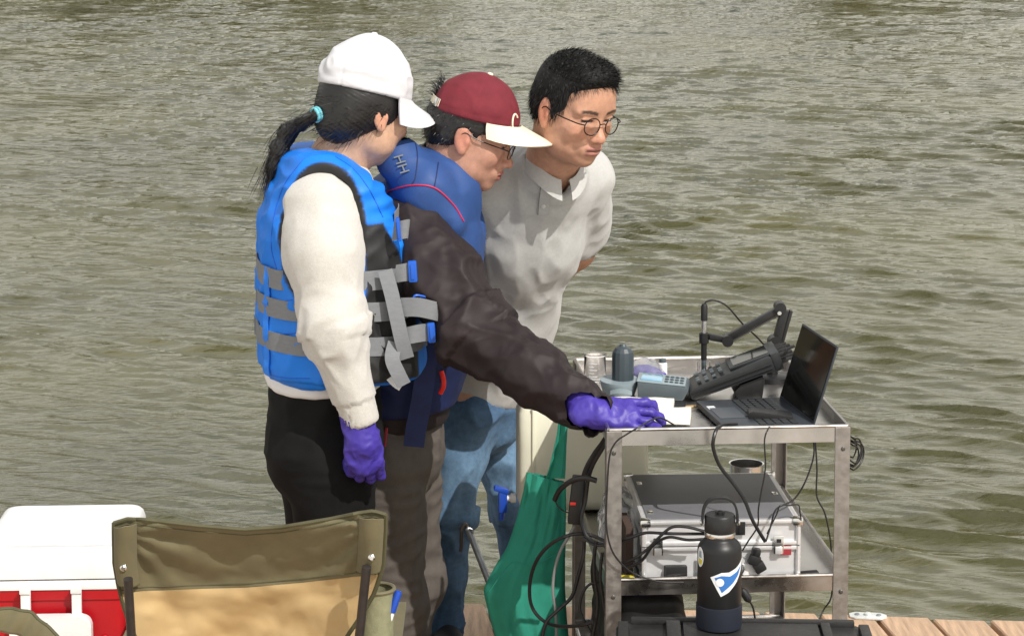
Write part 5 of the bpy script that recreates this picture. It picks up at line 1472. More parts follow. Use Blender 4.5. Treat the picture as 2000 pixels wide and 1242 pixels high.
def glasses(F, parent, rx=0.021, rz=0.0185, y0=0.033, x0=0.106, z0=-0.003, m='frame_dark', wire=0.0013, round_=2.0):
    g = None
    def ringpts(s, sc=1.0):
        o = []
        for t in np.linspace(0, 2 * math.pi, 33)[:-1]:
            cx, cz = math.cos(t), math.sin(t)
            o.append(Vector(F.p((x0 - 0.004 * abs(cx) * (1 if cx * s > 0 else -0.2), s * y0 + rx * sc * math.copysign(abs(cx) ** (2 / round_), cx), z0 + rz * sc * math.copysign(abs(cz) ** (2 / round_), cz)))))
        return o
    mb = MB()
    for s in (-1, 1): mb.tube(ringpts(s), wire * F.s, 6, closed=True)
    mb.tube(curve_pts([F.p((x0 - 0.001, -y0 + rx, z0 + 0.004)), F.p((x0 + 0.003, 0, z0 + 0.007)), F.p((x0 - 0.001, y0 - rx, z0 + 0.004))], 6), wire * F.s, 6)
    for s in (-1, 1):
        mb.tube(curve_pts([F.p((x0 - 0.004, s * (y0 + rx), z0 + 0.004)), F.p((x0 - 0.018, s * 0.070, z0 + 0.006)), F.p((0.03, s * 0.0795, z0 + 0.007)), F.p((-0.004, s * 0.081, z0 + 0.012)), F.p((-0.018, s * 0.080, z0 - 0.008))], 6), wire * 1.15 * F.s, 6)
    g = mb.build('glasses', m, parent)
    for s in (-1, 1):
        R1 = ringpts(s, 0.99); ctr = sum(R1, Vector()) / len(R1)
        mb = MB(); mb.sheet([R1 + [R1[0]], [ctr + (p - ctr) * 0.5 for p in R1 + [R1[0]]], [ctr + (p - ctr) * 0.02 for p in R1 + [R1[0]]]], 0.0008); mb.build('lens', 'lens_glass', g)
    return g
def shoe(S, heel, toe):
    h, t = np.array(heel), np.array(toe)
    S.cone(h + (0, 0, 0.045), t + (0, 0, 0.035), 0.042, 0.038, k=0.02, flat=((0, 0, 1), 0.9)); S.cut((0, 0, 0.004), (0, 0, -1))
# ------------------------------------------------------------------ person in white cap and bright blue vest
def loft(S, zs, cx, cy, A, B, fw, n=2.4, zlo=None, zhi=None, rnd=0.02):
    """upright body of superellipse sections: A half-depth along fw, B half-width"""
    fw = np.array(fw[:2], float); fw /= np.linalg.norm(fw)
    def f(d, X, Y, Z):
        z = S.ax[2]; o = np.argsort(zs); zz = np.array(zs)[o]
        g = lambda t: np.interp(z, zz, np.array(t)[o])[None, None, :]
        u = (X - g(cx)) * fw[0] + (Y - g(cy)) * fw[1]; v = -(X - g(cx)) * fw[1] + (Y - g(cy)) * fw[0]
        a, b = g(A), g(B); k = (np.abs(u / a) ** n + np.abs(v / b) ** n) ** (1 / n)
        e = (k - 1) * np.minimum(a, b)
        for lim, sg in ((zlo, -1), (zhi, 1)):
            if lim is not None:
                q = (Z - lim) * sg + 0 * e; h = np.maximum(rnd - np.abs(e - q), 0) / rnd; e = np.maximum(e, q) + h * h * rnd * 0.25
        return np.minimum(d, e)
    S.fn(f)
def person_w():
    YW = 5.33
    fw = np.array((math.cos(R(14)), math.sin(R(14)), 0)); lf = np.array((-fw[1], fw[0], 0)); rt = -lf
    yaw, pit = R(36), R(12)
    F = Frame(J(713, 214, YW), (math.cos(yaw) * math.cos(pit), math.sin(yaw) * math.cos(pit), -math.sin(pit)), scale=1.07)
    nb = J(657, 318, YW)
    sh = J(624, 406, 5.165); el = J(648, 640, 5.10); wr = J(704, 842, 5.10)
    shl = J(650, 408, 5.50); ell_ = J(690, 620, 5.58); wrl = J(800, 760, 5.52)
    hip = J(636, 820, YW)
    body = None
    # --- continuous body
    xs = axis_pts(hip[0] - 0.25, hip[0] + 0.42, 0.011, (F.o[0] - 0.14, F.o[0] + 0.15), 0.0034)
    ys = axis_pts(4.95, 5.75, 0.011, (F.o[1] - 0.12, F.o[1] + 0.13), 0.0034)
    zs = axis_pts(-0.01, 1.72, 0.011, (F.o[2] - 0.20, F.o[2] + 0.15), 0.0034)
    S = SDF(xs, ys, zs)
    S.chain([nb + (0, 0, 0.0), J(650, 430, YW), J(640, 620, YW), hip], [0.06, 0.105, 0.09, 0.10], k=0.05, flat=(fw, 1.15))
    S.chain([sh, el, wr], [0.05, 0.038, 0.026], k=0.03); S.chain([shl, ell_, wrl], [0.05, 0.038, 0.026], k=0.03)
    S.cone(nb, sh, 0.05, 0.05, k=0.04); S.cone(nb, shl, 0.05, 0.05, k=0.04)
    for s, yy in ((-1, 5.25), (1, 5.42)):
        h = hip + lf * 0.085 * s; kn = h + np.array((0.02, 0, -0.40)); an = kn + np.array((-0.03, 0, -0.38)); an[2] = 0.09
        S.chain([h, kn, an], [0.060, 0.050, 0.035], k=0.03); S.cone(an, an + fw * 0.13 + (0, 0, -0.05), 0.03, 0.022, k=0.02)
    S.cone(nb, F.p((-0.028, 0, -0.045)), 0.056, 0.053, k=0.03); S.cone(nb + fw * 0.02, F.p((0.0, 0, -0.07)), 0.05, 0.046, k=0.03)
    add_head(S, F, nose=0.9, jaw=0.94)
    hand_prims(S, wr, (0.16, 0.0, -1), (0.30, -0.95, 0.05), [(34, 46, 34), (40, 50, 36), (46, 52, 36), (52, 54, 36)], side=1, r=0.72, sc=0.96, thumb=(16, -34))
    V, Q = S.mesh(); V = relax(V, Q, 1, 0.35); me = mesh_np('person', V, Q); set_cols(me, head_tints(V, F, (0.50, 0.305, 0.205)))
    P = link('person', me, 'skin'); tag(P, 'person in white cap and bright blue life vest standing with arm hanging in purple glove', 'person')
    # --- hair, ponytail
    S = SDF.box_around(F.p((0, 0, 0)) - 0.2, F.p((0, 0, 0)) + 0.2, 0.0042)
    S.fell(F, (-0.014, 0, 0.020), (0.104, 0.086, 0.094), k=0.0)
    S.fell(F, (-0.062, 0, -0.032), (0.052, 0.062, 0.056), k=0.03)
    S.fell(F, (0.118, 0, -0.055), (0.096, 0.12, 0.105), k=0.012, op='s')
    for s in (-1, 1): S.fell(F, (0.016, s * 0.093, -0.046), (0.026, 0.03, 0.028), k=0.01, op='s')
    n = F.R @ np.array([0.62, 0, -1.0]); S.cut(F.p((-0.03, 0, -0.075)), n, k=0.02); S.cut(F.p((0, 0, 0.060)), F.R @ np.array((0, 0, 1.0)))
    strand = lambda V, N: 0.0007 * np.sin(F.loc(V)[:, 2] * 700 + F.loc(V)[:, 0] * 300 + 5 * noise3(V * 18)) + 0.003 * noise3(V * 16)
    H = hair_obj('hair', S, F, P, 'hair_black', strand, 900, 0.035, 0.0007, lambda l: np.array((-0.9, 0, -0.35)), 3, (0, 0, -0.1), keep=lambda L: (L[:, 0] < 0.03) & (L[:, 2] < 0.02))
    T0 = F.p((-0.122, 0.0, -0.030)); base = F.p((-0.095, 0, -0.018))
    pts = [base, T0, J(562, 258, YW), J(545, 292, YW), J(534, 325, YW), J(527, 352, YW)]
    S = SDF.box_around(np.min(pts, 0) - 0.07, np.max(pts, 0) + 0.07, 0.004)
    S.chain(pts, [0.020, 0.012, 0.018, 0.019, 0.015, 0.007], k=0.015)
    rng = np.random.RandomState(9)
    V, Q = S.mesh(); N = vnormals(V, Q); t = V @ np.array((0.55, 0.1, 0.8)); V = V + N * (0.004 * np.sin((V @ np.array((0.8, 0.2, -0.55))) * 900 + 8 * noise3(V * 20)))[:, None]
    bv, bf = [], []; path = [np.array(q) for q in curve_pts([Vector(p) for p in pts], 10)]
    for i in range(520):
        k = rng.randint(12, len(path) - 6); p = path[k] + rng.normal(size=3) * (0.010, 0.010, 0.010)
        d = path[min(k + 6, len(path) - 1)] - path[k]; d = d / np.linalg.norm(d) + rng.normal(size=3) * 0.16
        blades(bv, bf, [p], [d], 0.075, 0.0008, rng, (0, 0, -0.15))
    for i in range(26):
        p = path[14] + rng.normal(size=3) * 0.006; blades(bv, bf, [p], [np.array((-0.9, rng.normal() * 0.2, -0.18 + rng.normal() * 0.16))], 0.06, 0.0008, rng, (0, 0, -0.2))
    me = bpy.data.meshes.new('ponytail'); me.from_pydata([tuple(v) for v in V] + [tuple(v) for v in bv], [], [tuple(q) for q in Q] + [tuple(i + len(V) for i in f) for f in bf]); me.update()
    pt = link('ponytail', me, 'hair_black', P)
    d = Vector(T0 - base).normalized(); mb = MB(); o1 = Vector(T0)
    for q in (-0.004, 0.003):
        u = d.orthogonal().normalized(); w = d.cross(u)
        mb.tube([o1 + d * q + (u * math.cos(a) + w * math.sin(a)) * 0.0155 for a in np.linspace(0, 2 * math.pi, 25)[:-1]], 0.0042, 8, closed=True)
    mb.build('hair_tie', 'elastic_cyan', pt)
    # --- cap
    c, r, z0 = (-0.009, 0, 0.034), (0.112, 0.094, 0.134), 0.036
    cap = cap_crown('cap', F, c, r, z0, 'cap_white', P, tilt=R(-3), disp=lambda L: 0.0075 * folds(L, 17, (0.8, 1, 1.5), 2.0) * sstep(0.155, 0.09, L[:, 2]) * sstep(0.095, 0.05, L[:, 0]) + 0.004 * noise3(L * 22))
    cap_brim('brim', F, (c[0] + 0.002, 0, 0), (0.112, 0.094), z0, 'cap_white', cap, L=0.080, tilt=R(-3), droop=0.060, dip=0.30)
    mb = MB(); mb.lathe([(0.007, 0), (0.0075, 0.002), (0.005, 0.005)], 12, F.mat() @ Matrix.Translation((c[0], 0, c[2] + r[2] - 0.001))); mb.build('button', 'cap_white', cap)
    for k in (1, 2, 3, 4, 5):
        th = R(60 * k); q = np.array((c[0] + r[0] * 0.80 * math.cos(th), r[1] * 0.80 * math.sin(th), c[2] + r[2] * 0.60))
        mb = MB(); mb.lathe([(0.0012, -0.001), (0.0026, 0), (0.0026, 0.001), (0.0012, 0.001)], 10, Matrix.Translation(F.p(q)) @ Vector(F.R @ (q - np.array(c))).to_track_quat('Z', 'Y').to_matrix().to_4x4()); mb.build('eyelet', 'label_white', cap)
    # --- sweater: torso, both sleeves
    S = SDF.box_around((hip[0] - 0.24, 4.94, hip[2] - 0.03), (hip[0] + 0.30, 5.74, nb[2] + 0.06), 0.0062)
    zt = [J(640, y, YW)[2] for y in (742, 690, 560, 430, 350, 318)]
    loft(S, zt, [J(x, 600, YW)[0] for x in (634, 634, 645, 648, 652, 657)], [YW] * 6, [0.135, 0.13, 0.12, 0.115, 0.085, 0.068], [0.165, 0.165, 0.16, 0.165, 0.14, 0.075], fw, zlo=zt[0] + 0.005, zhi=nb[2] + 0.012)
    S.cone(nb, nb + fw * 0.006 + (0, 0, 0.02), 0.066, 0.063, k=0.02)
    S.chain([sh + (0.0, 0.02, 0.0), sh * 0.62 + el * 0.38, el, wr + (0, 0, 0.03)], [0.080, 0.079, 0.062, 0.044], k=0.05)
    S.chain([shl + (0.0, -0.02, 0.012), ell_, wrl], [0.088, 0.07, 0.045], k=0.03)
    S.cut(wr + (0, 0, 0.012), wr - el, k=0.01)
    S.fell(F, (0, 0, -0.04), (0.075, 0.06, 0.10), k=0.01, op='s'); S.cone(nb + (0, 0, -0.02), nb + fw * 0.01 + (0, 0, 0.12), 0.054, 0.058, k=0.008, op='s')
    def sd(V, N):
        h1, t1 = limb_folds(V, sh, el, 12, 1.2, 1.7); h2, t2 = limb_folds(V, el, wr, 13, 1.1, 4.2)
        o = 0.009 * h1 * sstep(0.45, 0.95, t1) + 0.009 * h2 * sstep(0.7, 0.1, t2) + 0.007 * folds(V, 7, (1.4, 1.4, 0.5), 2.6) + 0.0025 * folds(V, 15, (1, 1, 0.8), 5.0) + 0.003 * noise3(V * 10)
        t, ph, s_, r_ = limb_coords(V, el, wr)
        cuff = (r_ < 0.1) * (s_ > np.linalg.norm(wr - el) - 0.075) * (V[:, 2] < el[2])
        return o * (1 - 0.8 * cuff) + cuff * (0.0012 * np.sin(ph * 34) - 0.002)
    sw = cloth('sweater', S, 'wool_cream', P, sd, 1)
    # hem of the undershirt
    S = SDF.box_around((hip[0] - 0.22, 5.06, hip[2] - 0.02), (hip[0] + 0.2, 5.6, hip[2] + 0.20), 0.0062)
    z1 = J(640, 780, 5.18)[2]
    loft(S, [z1, z1 + 0.1], [J(630, 600, YW)[0]] * 2, [YW] * 2, [0.138, 0.136], [0.17, 0.168], fw, zlo=z1, zhi=z1 + 0.08)
    cloth('undershirt', S, 'white_cotton', P, lambda V, N: 0.004 * noise3(V * 25))
    # --- trousers
    S = SDF.box_around((hip[0] - 0.24, 5.04, 0.03), (hip[0] + 0.24, 5.62, hip[2] + 0.14), 0.0075)
    S.cone(hip + (0.0, 0, 0.09), hip + (-0.002, 0, -0.06), 0.126, 0.130, k=0.04, flat=(lf, 0.82))
    S.ell(hip + (-0.050, 0, -0.07), (0.078, 0.14, 0.11), k=0.05)
    for s in (-1, 1):
        h = hip + lf * 0.082 * s + (0.003, 0, -0.06); kn = h + np.array((0.0, 0, -0.38)); an = kn + np.array((-0.02, 0, -0.36)); an[2] = 0.06
        S.chain([h, kn, an], [0.102, 0.082, 0.070], k=0.03)
    S.cut(hip + (0, 0, 0.115), (0, 0, 1)); S.cut((0, 0, 0.05), (0, 0, -1))
    cloth('trousers', S, 'legging_black', P, lambda V, N: 0.009 * folds(V, 6, (1, 1, 0.7), 3.3) + 0.006 * folds(V, 11, (0.6, 0.6, 1.6), 1.1) * sstep(hip[2] - 0.3, hip[2], V[:, 2]) + 0.004 * noise3(V * 12))
    S = SDF.box_around((hip[0] - 0.2, 5.1, 0), (hip[0] + 0.3, 5.56, 0.12), 0.007)
    for s in (-1, 1): q = hip + lf * 0.083 * s; q[2] = 0; shoe(S, q + (-0.06, 0, 0), q + fw * 0.17)
    cloth('shoes', S, 'shoe_dark', P)
    # --- glove
    S = SDF.box_around(wr - (0.12, 0.09, 0.21), wr + (0.13, 0.09, 0.08), 0.0032)
    hand_prims(S, wr, (0.16, 0.0, -1), (0.30, -0.95, 0.05), [(34, 46, 34), (40, 50, 36), (46, 52, 36), (52, 54, 36)], side=1, r=1.06, sc=1.0, thumb=(16, -34))
    S.cone(wr + (-0.012, 0, 0.04), wr + (0.004, 0, -0.03), 0.033, 0.035, k=0.015)
    cloth('glove', S, 'nitrile', P, lambda V, N: 0.0036 * folds(V, 24, (1, 1, 0.7), 5.0) + 0.0020 * folds(V, 45, (1, 1, 1), 2.0), 1)
    # --- life vest
    vest_w(P, F, fw, lf, nb, YW, sh)
def band_ring(mb, bvh, ctr, fw, lf, z0, a0, a1, width, off, n=40, tilt=0.0, th=0.0025):
    pts, nr = [], []
    for k in range(n + 1):
        a = a0 + (a1 - a0) * k / n
        d = Vector(fw * math.cos(a) + lf * math.sin(a)); o = Vector((ctr[0], ctr[1], z0 + tilt * math.cos(a)))
        hit = bvh.ray_cast(o + d * 0.6, -d)
        if hit[0] is None: continue
        pts.append(hit[0] + d * off); nr.append(d)
    for i in range(2):
        pts = [pts[0]] + [(a + b * 2 + c) / 4 for a, b, c in zip(pts, pts[1:], pts[2:])] + [pts[-1]]
    if len(pts) > 2: ribbon(mb, pts, nr, width, th, Vector((0, 0, 1)))
    return pts
def vest_w(P, F, fw, lf, nb, YW, sh):
    X = lambda x: J(x, 600, YW)[0]; Zy = lambda y: J(640, y, YW)[2]
    tab = [(762, 668, 0.178, 0.190), (748, 668, 0.185, 0.200), (700, 667, 0.192, 0.208), (640, 664, 0.192, 0.210), (560, 658, 0.184, 0.208), (480, 650, 0.172, 0.206), (420, 642, 0.155, 0.205), (370, 640, 0.132, 0.198), (330, 642, 0.112, 0.190), (300, 640, 0.095, 0.172), (285, 638, 0.085, 0.15)]
    S = SDF.box_around((X(668) - 0.26, 5.05, Zy(775)), (X(668) + 0.27, 5.62, Zy(270)), 0.0058)
    loft(S, [Zy(t[0]) for t in tab], [X(t[1]) for t in tab], [YW] * len(tab), [t[2] for t in tab], [t[3] for t in tab], fw, n=2.7, zlo=J(640, 757, 5.15)[2], zhi=Zy(290), rnd=0.03)
    n = fw * 0.62 + np.array((0, 0, 0.78)); S.cut(J(690, 322, YW) , n, k=0.03)
    # arm openings and neck opening
    for s, c in ((-1, J(624, 455, 5.125)), (1, J(640, 455, 5.535))):
        Rm = np.stack([fw, lf, np.array((0, 0, 1.0))], 1)
        S.ell(c, (0.100, 0.085, 0.160), Rm, k=0.012, op='s')
    S.cone(nb + (0, 0, -0.03) + fw * 0.012, nb + (0.03, 0.01, 0.2), 0.072, 0.10, k=0.015, op='s')
    zlow = Zy(415)
    def cols(c):
        q0 = c - np.array((X(655), YW, 0)); u = q0 @ fw; z = c[:, 2]
        lim = np.interp(z, [Zy(740), Zy(600), Zy(480), Zy(420)], [0.172, 0.165, 0.128, 0.085])
        d = np.minimum(np.minimum(u - 0.035, lim - u), np.minimum(zlow - 0.15 * np.clip(u - 0.09, 0, 1) - z, z - J(640, 748, 5.15)[2]))
        for cc in (J(624, 455, 5.125), J(640, 455, 5.535)):
            q = np.stack([(c - cc) @ fw / 0.100, (c - cc) @ lf / 0.085, (c - cc)[:, 2] / 0.160], 1); d = np.maximum(d, (1.10 - np.linalg.norm(q, axis=1)) * 0.11)
        w = sstep(-0.003, 0.003, d)[:, None]
        return np.array((0.004, 0.185, 0.76)) * (1 - w) + np.array((0.016, 0.016, 0.017)) * w
    def disp(V, N):
        z = V[:, 2]; u = (V - np.array((X(655), YW, 0))) @ fw
        d = 0.009 * folds(V, 10, (1, 1, 1.5), 6.6) + 0.004 * noise3(V * 18)
        for zz in (Zy(582), Zy(648), Zy(716)): d = d - 0.007 * np.exp(-((z - zz) / 0.006) ** 2) * (u < 0.04)   # quilting creases on the back
        return d + 0.006 * np.sin(z * 190) * np.exp(-((u - 0.09) / 0.04) ** 2) * (z > Zy(420)) * 0.5
    vest = cloth('life_vest', S, 'vest_two_tone', P, disp, 1, cols=cols)
    me = vest.data; bvh = BVHTree.FromPolygons([v.co.copy() for v in me.vertices], [tuple(p.vertices) for p in me.polygons])
    ctr = (X(660), YW)
    for (y, w, tl) in ((548, 0.046, 0.0), (608, 0.045, -0.004), (675, 0.044, -0.006)):
        mb = MB(); z = J(640, y, 5.14)[2]
        band_ring(mb, bvh, ctr, fw, lf, z, R(-12), R(-195), w, 0.003, 46, tl); mb.build('strap', 'webbing', vest)
        mb = MB(); band_ring(mb, bvh, ctr, fw, lf, z, R(4), R(160), w, 0.003, 30, tl); mb.build('strap', 'webbing', vest)
    mb = MB(); z = J(640, 462, 5.14)[2]; band_ring(mb, bvh, ctr, fw, lf, z, R(-2), R(-52), 0.046, 0.003, 20, 0.035); mb.build('strap', 'webbing', vest)
    # upright keeper tape on the back over the straps
    pts, nr = [], []
    for y in np.linspace(520, 730, 22):
        d = Vector(fw * math.cos(R(-152)) + lf * math.sin(R(-152))); o = Vector((*ctr, J(640, y, 5.2)[2])); h = bvh.ray_cast(o + d * 0.6, -d)
        if h[0]: pts.append(h[0] + d * 0.0065); nr.append(d)
    mb = MB(); ribbon(mb, pts, nr, 0.019, 0.003); mb.build('keeper_tape', 'vest_blue', vest)
    # stitched seams on the back panel and shoulder
    def seam(pxs):
        o = []
        for p in curve_pts([(a, b, 0) for a, b in pxs], 8):
            d = (Vector(J(p.x, p.y, 5.3)) - cam.location).normalized(); h = bvh.ray_cast(cam.location, d)
            if h[0]: o.append(h[0] + h[1] * 0.0004)
        if len(o) > 4: mb = MB(); mb.tube(o, 0.0012, 5); mb.build('seam', 'buckle_blue', vest)
    seam([(592, 312), (556, 360), (536, 420), (530, 480), (540, 525)]); seam([(655, 306), (690, 330), (722, 372), (748, 425)])
    seam([(516, 730), (560, 738), (605, 739)]); seam([(522, 585), (545, 588), (572, 586)]); seam([(524, 650), (550, 653), (585, 650)])
    # loops, tails and buckles in front
    def rib(name, ctrl, w, m='webbing', wd=None, th=0.0022):
        p = curve_pts([at(*c) for c in ctrl], 7); nr = [Vector((0.1, -1, 0.15)).normalized()] * len(p)
        mb = MB(); ribbon(mb, p, nr, w, th, wd); return mb.build(name, m, vest)
    Yf = 5.13
    rib('strap_tail', [(752, 528, Yf), (765, 575, Yf - 0.008), (776, 625, Yf - 0.012), (785, 665, Yf - 0.01), (795, 700, Yf)], 0.034)
    rib('strap_tail', [(772, 668, Yf), (766, 700, Yf - 0.014), (778, 730, Yf - 0.016), (789, 752, Yf - 0.012)], 0.034)
    rib('strap_tail', [(758, 735, Yf + 0.02), (770, 748, Yf + 0.01), (783, 757, Yf + 0.005)], 0.016, 'white_cotton')
    rib('strap_loop', [(782, 600, Yf), (815, 600, Yf - 0.01), (845, 606, Yf - 0.005), (864, 611, Yf + 0.012), (868, 608, Yf + 0.03), (850, 598, Yf + 0.045)], 0.044, wd=Vector((0.05, 0, 1)))
    rib('strap_loop', [(768, 452, Yf + 0.02), (785, 449, Yf + 0.012), (797, 447, Yf + 0.02), (798, 450, Yf + 0.04)], 0.044, wd=Vector((0.12, 0, 1)))
    rib('strap_loop', [(772, 535, Yf + 0.01), (790, 532, Yf + 0.004), (806, 530, Yf + 0.012)], 0.042, wd=Vector((0.1, 0, 1)))
    rib('strap_loop', [(786, 658, Yf), (812, 652, Yf - 0.004), (838, 648, Yf + 0.01)], 0.042, wd=Vector((0.1, 0, 1)))
    for px, py, w, h, rr_ in ((806, 530, 0.020, 0.050, 6), (843, 649, 0.018, 0.048, 8), (778, 448, 0.010, 0.056, 8)):
        mb = MB(); p = at(px, py, Yf + 0.004); mb.box(p, (w, 0.016, h), rot=(0, R(-rr_ * 0.6), 0), bevel=0.004); b = mb.build('buckle', 'buckle_blue', vest)
        mb = MB(); mb.box(p + Vector((0, -0.009, 0)), (w * 0.4, 0.004, h * 0.7), rot=(0, R(-rr_ * 0.6), 0), bevel=0.001); mb.build('tongue', 'buckle_blue', b)
    mb = MB(); mb.box(at(842, 590, Yf + 0.02), (0.055, 0.018, 0.018), rot=(0, R(10), 0), bevel=0.004); mb.tube(curve_pts([at(805, 588, Yf), at(812, 577, Yf), at(832, 580, Yf + 0.01)], 5), 0.003, 6); mb.build('buckle', 'buckle_blue', vest)
person_w()
# ------------------------------------------------------------------ person in maroon cap reaching to the notebook
def person_m():
    yaw, pit = R(-6), R(20)
    F = Frame(J(918, 260, 5.44), (math.cos(yaw) * math.cos(pit), math.sin(yaw) * math.cos(pit), -math.sin(pit)), scale=1.05)
    fw = np.array((math.cos(R(-4)), math.sin(R(-4)), 0)); lf = np.array((-fw[1], fw[0], 0))
    nb = J(868, 345, 5.46)
    sh = J(806, 455, 5.31); el = J(928, 652, 5.17); wr = J(1162, 808, 4.93)
    shl = J(850, 420, 5.66); ell_ = J(900, 640, 5.72); wrl = J(1010, 700, 5.60)
    ch = J(806, 470, 5.50); mid = J(796, 640, 5.56); hip = J(757, 830, 5.58)
    hd = dict(fx=(1, 0.02, 0.0), dz=(0.10, -0.62, 0.78), curl=[(14, 30, 22), (16, 28, 20), (18, 28, 20), (20, 30, 20)], spread=2.0, side=1, thumb=(30, -26))
    xs = axis_pts(hip[0] - 0.30, wr[0] + 0.22, 0.011, (F.o[0] - 0.14, F.o[0] + 0.15), 0.0034)
    ys = axis_pts(4.90, 5.90, 0.011, (F.o[1] - 0.12, F.o[1] + 0.12), 0.0034)
    zs = axis_pts(-0.01, 1.66, 0.011, (F.o[2] - 0.19, F.o[2] + 0.15), 0.0034)
    S = SDF(xs, ys, zs)
    S.chain([nb, ch, mid, hip], [0.06, 0.11, 0.10, 0.10], k=0.05, flat=(fw, 1.15))
    S.chain([sh, el, wr], [0.05, 0.042, 0.028], k=0.03); S.chain([shl, ell_, wrl], [0.05, 0.042, 0.028], k=0.03)
    S.cone(nb, sh, 0.055, 0.05, k=0.04); S.cone(nb, shl, 0.055, 0.05, k=0.04)
    for s in (-1, 1):
        h = hip + lf * 0.095 * s; kn = h + np.array((0.02, 0, -0.40)); an = kn + np.array((-0.03, 0, -0.36)); an[2] = 0.09
        S.chain([h, kn, an], [0.056, 0.052, 0.038], k=0.03); S.cone(an, an + fw * 0.14 + (0, 0, -0.05), 0.03, 0.024, k=0.02)
    S.cone(nb, F.p((-0.030, 0, -0.05)), 0.064, 0.060, k=0.03); S.cone(nb + fw * 0.02, F.p((0.0, 0, -0.075)), 0.056, 0.05, k=0.03)
    add_head(S, F, nose=1.0, jaw=1.06, lips=1.15)
    hand_prims(S, wr, r=0.8, sc=0.92, **hd)
    V, Q = S.mesh(); V = relax(V, Q, 1, 0.35); me = mesh_np('person', V, Q); set_cols(me, head_tints(V, F, (0.46, 0.245, 0.175), lip=(0.34, 0.10, 0.09), stubble=0.5))
    P = link('person', me, 'skin'); tag(P, 'person in maroon cap and dark jacket leaning to touch the notebook', 'person')
    # hair below the cap and a tuft through its rear gap
    S = SDF.box_around(F.p((0, 0, 0)) - 0.19, F.p((0, 0, 0)) + 0.19, 0.0042)
    S.fell(F, (-0.010, 0, 0.030), (0.102, 0.081, 0.090), k=0.0); S.fell(F, (-0.045, 0, -0.02), (0.056, 0.066, 0.05), k=0.03)
    S.fell(F, (0.125, 0, -0.035), (0.090, 0.13, 0.10), k=0.012, op='s')
    for s in (-1, 1): S.fell(F, (-0.004, s * 0.098, -0.022), (0.034, 0.03, 0.048), k=0.008, op='s')
    n = F.R @ np.array([0.42, 0, -1.0]); S.cut(F.p((-0.05, 0, -0.046)), n, k=0.02); S.cut(F.p((0, 0, 0.055)), F.R @ np.array((0, 0, 1.0)))
    H = hair_obj('hair', S, F, P, 'hair_black', lambda V, N: 0.002 * noise3(V * 90) + 0.002 * noise3(V * 30), 1500, 0.014, 0.0007, lambda l: np.array((-0.3, 0, -0.75)), 4, (0, 0, -0.1), keep=lambda L: L[:, 2] < 0.05)
    rng = np.random.RandomState(12); bv, bf = [], []
    for i in range(130):
        p = F.p((-0.098, rng.normal() * 0.016, 0.068 + rng.normal() * 0.012)); blades(bv, bf, [p], [F.R @ np.array((-0.8 + rng.normal() * 0.3, rng.normal() * 0.4, 0.45 + rng.normal() * 0.4))], 0.032, 0.0010, rng, (-0.1, 0, -0.3))
    me = bpy.data.meshes.new('hair_tuft'); me.from_pydata([tuple(v) for v in bv], [], bf); me.update(); link('hair_tuft', me, 'hair_black', H)
    # cap
    c, r, z0 = (-0.002, 0, 0.032), (0.106, 0.089, 0.112), 0.040
    cap = cap_crown('cap', F, c, r, z0, 'cap_maroon', P, tilt=R(6), disp=lambda L: 0.004 * folds(L, 14, (1, 1, 1), 7.0) * sstep(0.14, 0.07, L[:, 2]) + 0.003 * noise3(L * 24))
    cap_brim('brim', F, (c[0] + 0.004, 0, 0), (0.106, 0.089), z0, 'cap_cream', cap, L=0.084, tilt=R(6), droop=0.036, dip=0.24)
    mb = MB(); mb.lathe([(0.007, 0), (0.0075, 0.002), (0.005, 0.005)], 12, F.mat() @ Matrix.Translation((c[0], 0, c[2] + r[2] - 0.001))); mb.build('button', 'cap_cream', cap)
    S = SDF.box_around(F.p((-0.1, 0, 0.06)) - 0.07, F.p((-0.1, 0, 0.06)) + 0.07, 0.004)
    mb = MB(); rows = []
    for a in np.linspace(R(140), R(220), 17):
        rows.append([Vector(F.p((c[0] + (r[0] + 0.003) * math.cos(a), (r[1] + 0.003) * math.sin(a), z))) for z in (0.040, 0.049, 0.058)])
    mb.sheet(rows, 0.002); st = mb.build('rear_strap', 'cap_cream', cap)
    mb = MB(); mb.box(F.mat() @ Vector((c[0] + r[0] * math.cos(R(215)) * 1.04, r[1] * math.sin(R(215)) * 1.06, 0.049)), (0.016, 0.006, 0.022), rot=Matrix(F.R.tolist()) @ Matrix.Rotation(R(215 - 90), 3, 'Z'), bevel=0.002); mb.build('buckle', 'bright_steel', st)
    for k in (1, 2, 4, 5):
        th = R(60 * k); q = np.array((c[0] + r[0] * 0.82 * math.cos(th), r[1] * 0.82 * math.sin(th), c[2] + r[2] * 0.57))
        mb = MB(); mb.lathe([(0.0012, -0.001), (0.0026, 0), (0.0026, 0.001), (0.0012, 0.001)], 10, Matrix.Translation(F.p(q)) @ Vector(F.R @ (q - np.array(c))).to_track_quat('Z', 'Y').to_matrix().to_4x4()); mb.build('eyelet', 'cap_maroon', cap)
    # small white curl emblem on the cap front
    pts = []
    for t in np.linspace(0, 1, 18):
        a = R(-25) + 0.012 * math.cos(4.8 * t + 0.6) * (1 - 0.3 * t) / 0.09; zz = 0.066 + 0.017 * math.sin(4.8 * t + 0.6)
        s_ = math.sqrt(max(0, 1 - ((zz - c[2]) / r[2]) ** 2))
        pts.append(Vector(F.p((c[0] + r[0] * s_ * math.cos(a) * 1.025, r[1] * s_ * math.sin(a) * 1.025, zz))))
    mb = MB(); mb.tube(pts, 0.0024, 6); mb.build('emblem', 'cap_cream', cap)
    glasses(F, P, rx=0.024, rz=0.017, y0=0.034, x0=0.108, z0=-0.004, wire=0.0012, round_=2.6)
